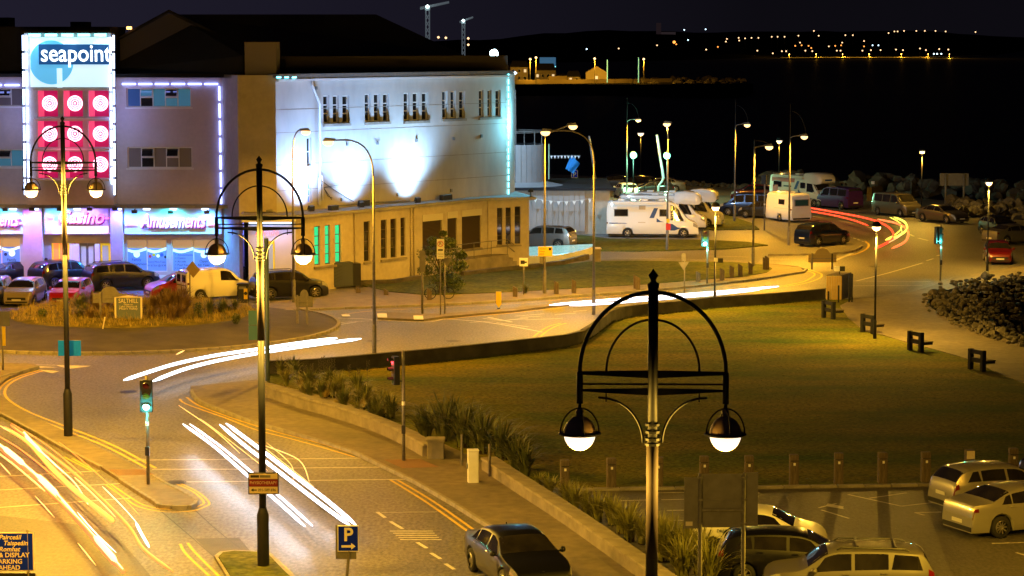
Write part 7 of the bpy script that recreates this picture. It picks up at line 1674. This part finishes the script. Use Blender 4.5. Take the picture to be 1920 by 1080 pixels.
for px,py in ((1283,56),(1323,55),(1636,85),(1647,85),(1290,75),(1100,92),(1751,101),(1757,101),(1765,101)): far_lamp(px,py,M_dc,2900 if py<90 else 2520,.85,"cool white lamp on the far shore","cool lamps across the bay",10)
for px,py in ((822,70),(836,71),(878,72),(878,84)): far_lamp(px,py,M_dw,1600,.8,"warm lamp between the crane and the dark roof","warm lamps beyond the dark roof",9)
# promontory street lamps light the houses there
for px,py,l in ((994,111,"promontory lamp in front of the cream house"),(1115,110,"promontory lamp in front of the gabled shed"),(1207,111,"promontory lamp right of the two blue lit poles"),(1005,108,"small promontory lamp beside the blue hoarding")):
    t=far_lamp(px,py,mat("promontory_bulb",(1,.7,.4),.5,emit=(1,.6,.25),es=3),820,.40,l,"promontory street lamps",P(px,py,820).z-.2); spot("lamp_light",(0,-1.2,P(px,py,820).z-1.2),(0,6,0),12000,ORANGE,150,t,.4,.4)
for px,yt in ((1138.5,112),(1197,108)): b=P(px,150,830); t=thing("lit_pole","slim cyan lit pole on the promontory %s"%("beside the gabled shed" if px<1150 else "farther right"),"pole",(b.x,830,.2)); hh=P(px,yt,830).z-.2; MB().tube([(0,0,0),(0,0,hh)],.16,5).build("shaft",em("dim_cyan_pole",(.2,.7,.7),.35),t); MB().box(-.3,.3,-.3,.3,0,.3).build("base",M_dpole,t)
b=P(1000,122,880); t=thing("porch_lamp","bright white porch lamp on the cream house across the bay","lamp",(P(966,137,855).x,848,P(966,137,848).z)); MB().lathe([(0,-.6),(.7,0),(0,.6)],8).build("bulb",M_dc,t); MB().box(-.1,.1,0,1.5,-.1,.1).build("bracket",M_dpole,t)
# blue-white stadium style floodlight behind the roof
D=181; p=P(926,100,D); t=thing("mast_floodlight","piercing blue white floodlight on a mast behind the big roof","floodlight",(p.x,D,0)); MB().tube([(0,0,0),(0,0,p.z-.3)],.12,8).build("mast",M_galv,t); MB().bevbox(-.35,.35,-.1,.25,p.z-.35,p.z+.35,.04).build("housing",M_black,t); MB().lathe([(0,0),(.30,0),(.28,.05),(0,.09)],16,(0,-.11,p.z),'y').build("lens",em("blue_white_lens",(.6,.9,1),30),t)
spot("flood_lamp",(.6,-.5,p.z),(p.x+.5-p.x+3,10,2.5),9000,(.45,.72,1),110,t,.2,.8)  # extra spot added at the mast to brighten the drum
MB().box(P(864,101,225).x-p.x,P(880,101,225).x-p.x,-4,-3.9,P(0,102,226).z,P(0,100.6,226).z).build("light_strip",em("cyan_white_strip",(.5,.9,1),5),t)
# glow on the sandy far shore
sh_=[G(x,y,-2.9) for x,y in [(1455,110),(1560,109.2),(1700,108.6),(1780,107),(1825,105.5),(1830,104.6),(1780,105),(1700,107),(1560,107.8),(1455,108.4)]]
struct(MB().sheet([(x,y-40) for x,y in sh_],-2.2),"far_beach",mat("pale_sand",(.35,.28,.12),.9))
for px in (1480,1530,1580,1630,1690,1740,1780): 
    q=P(px,100,2455); l_=far_lamp(px,101.5,M_dw,2440,.5,"low lamp on the sea wall of the far beach","sea wall lamps of the far beach",10); point("lamp_light",(0,-2,8),30000,ORANGE,l_,.5)
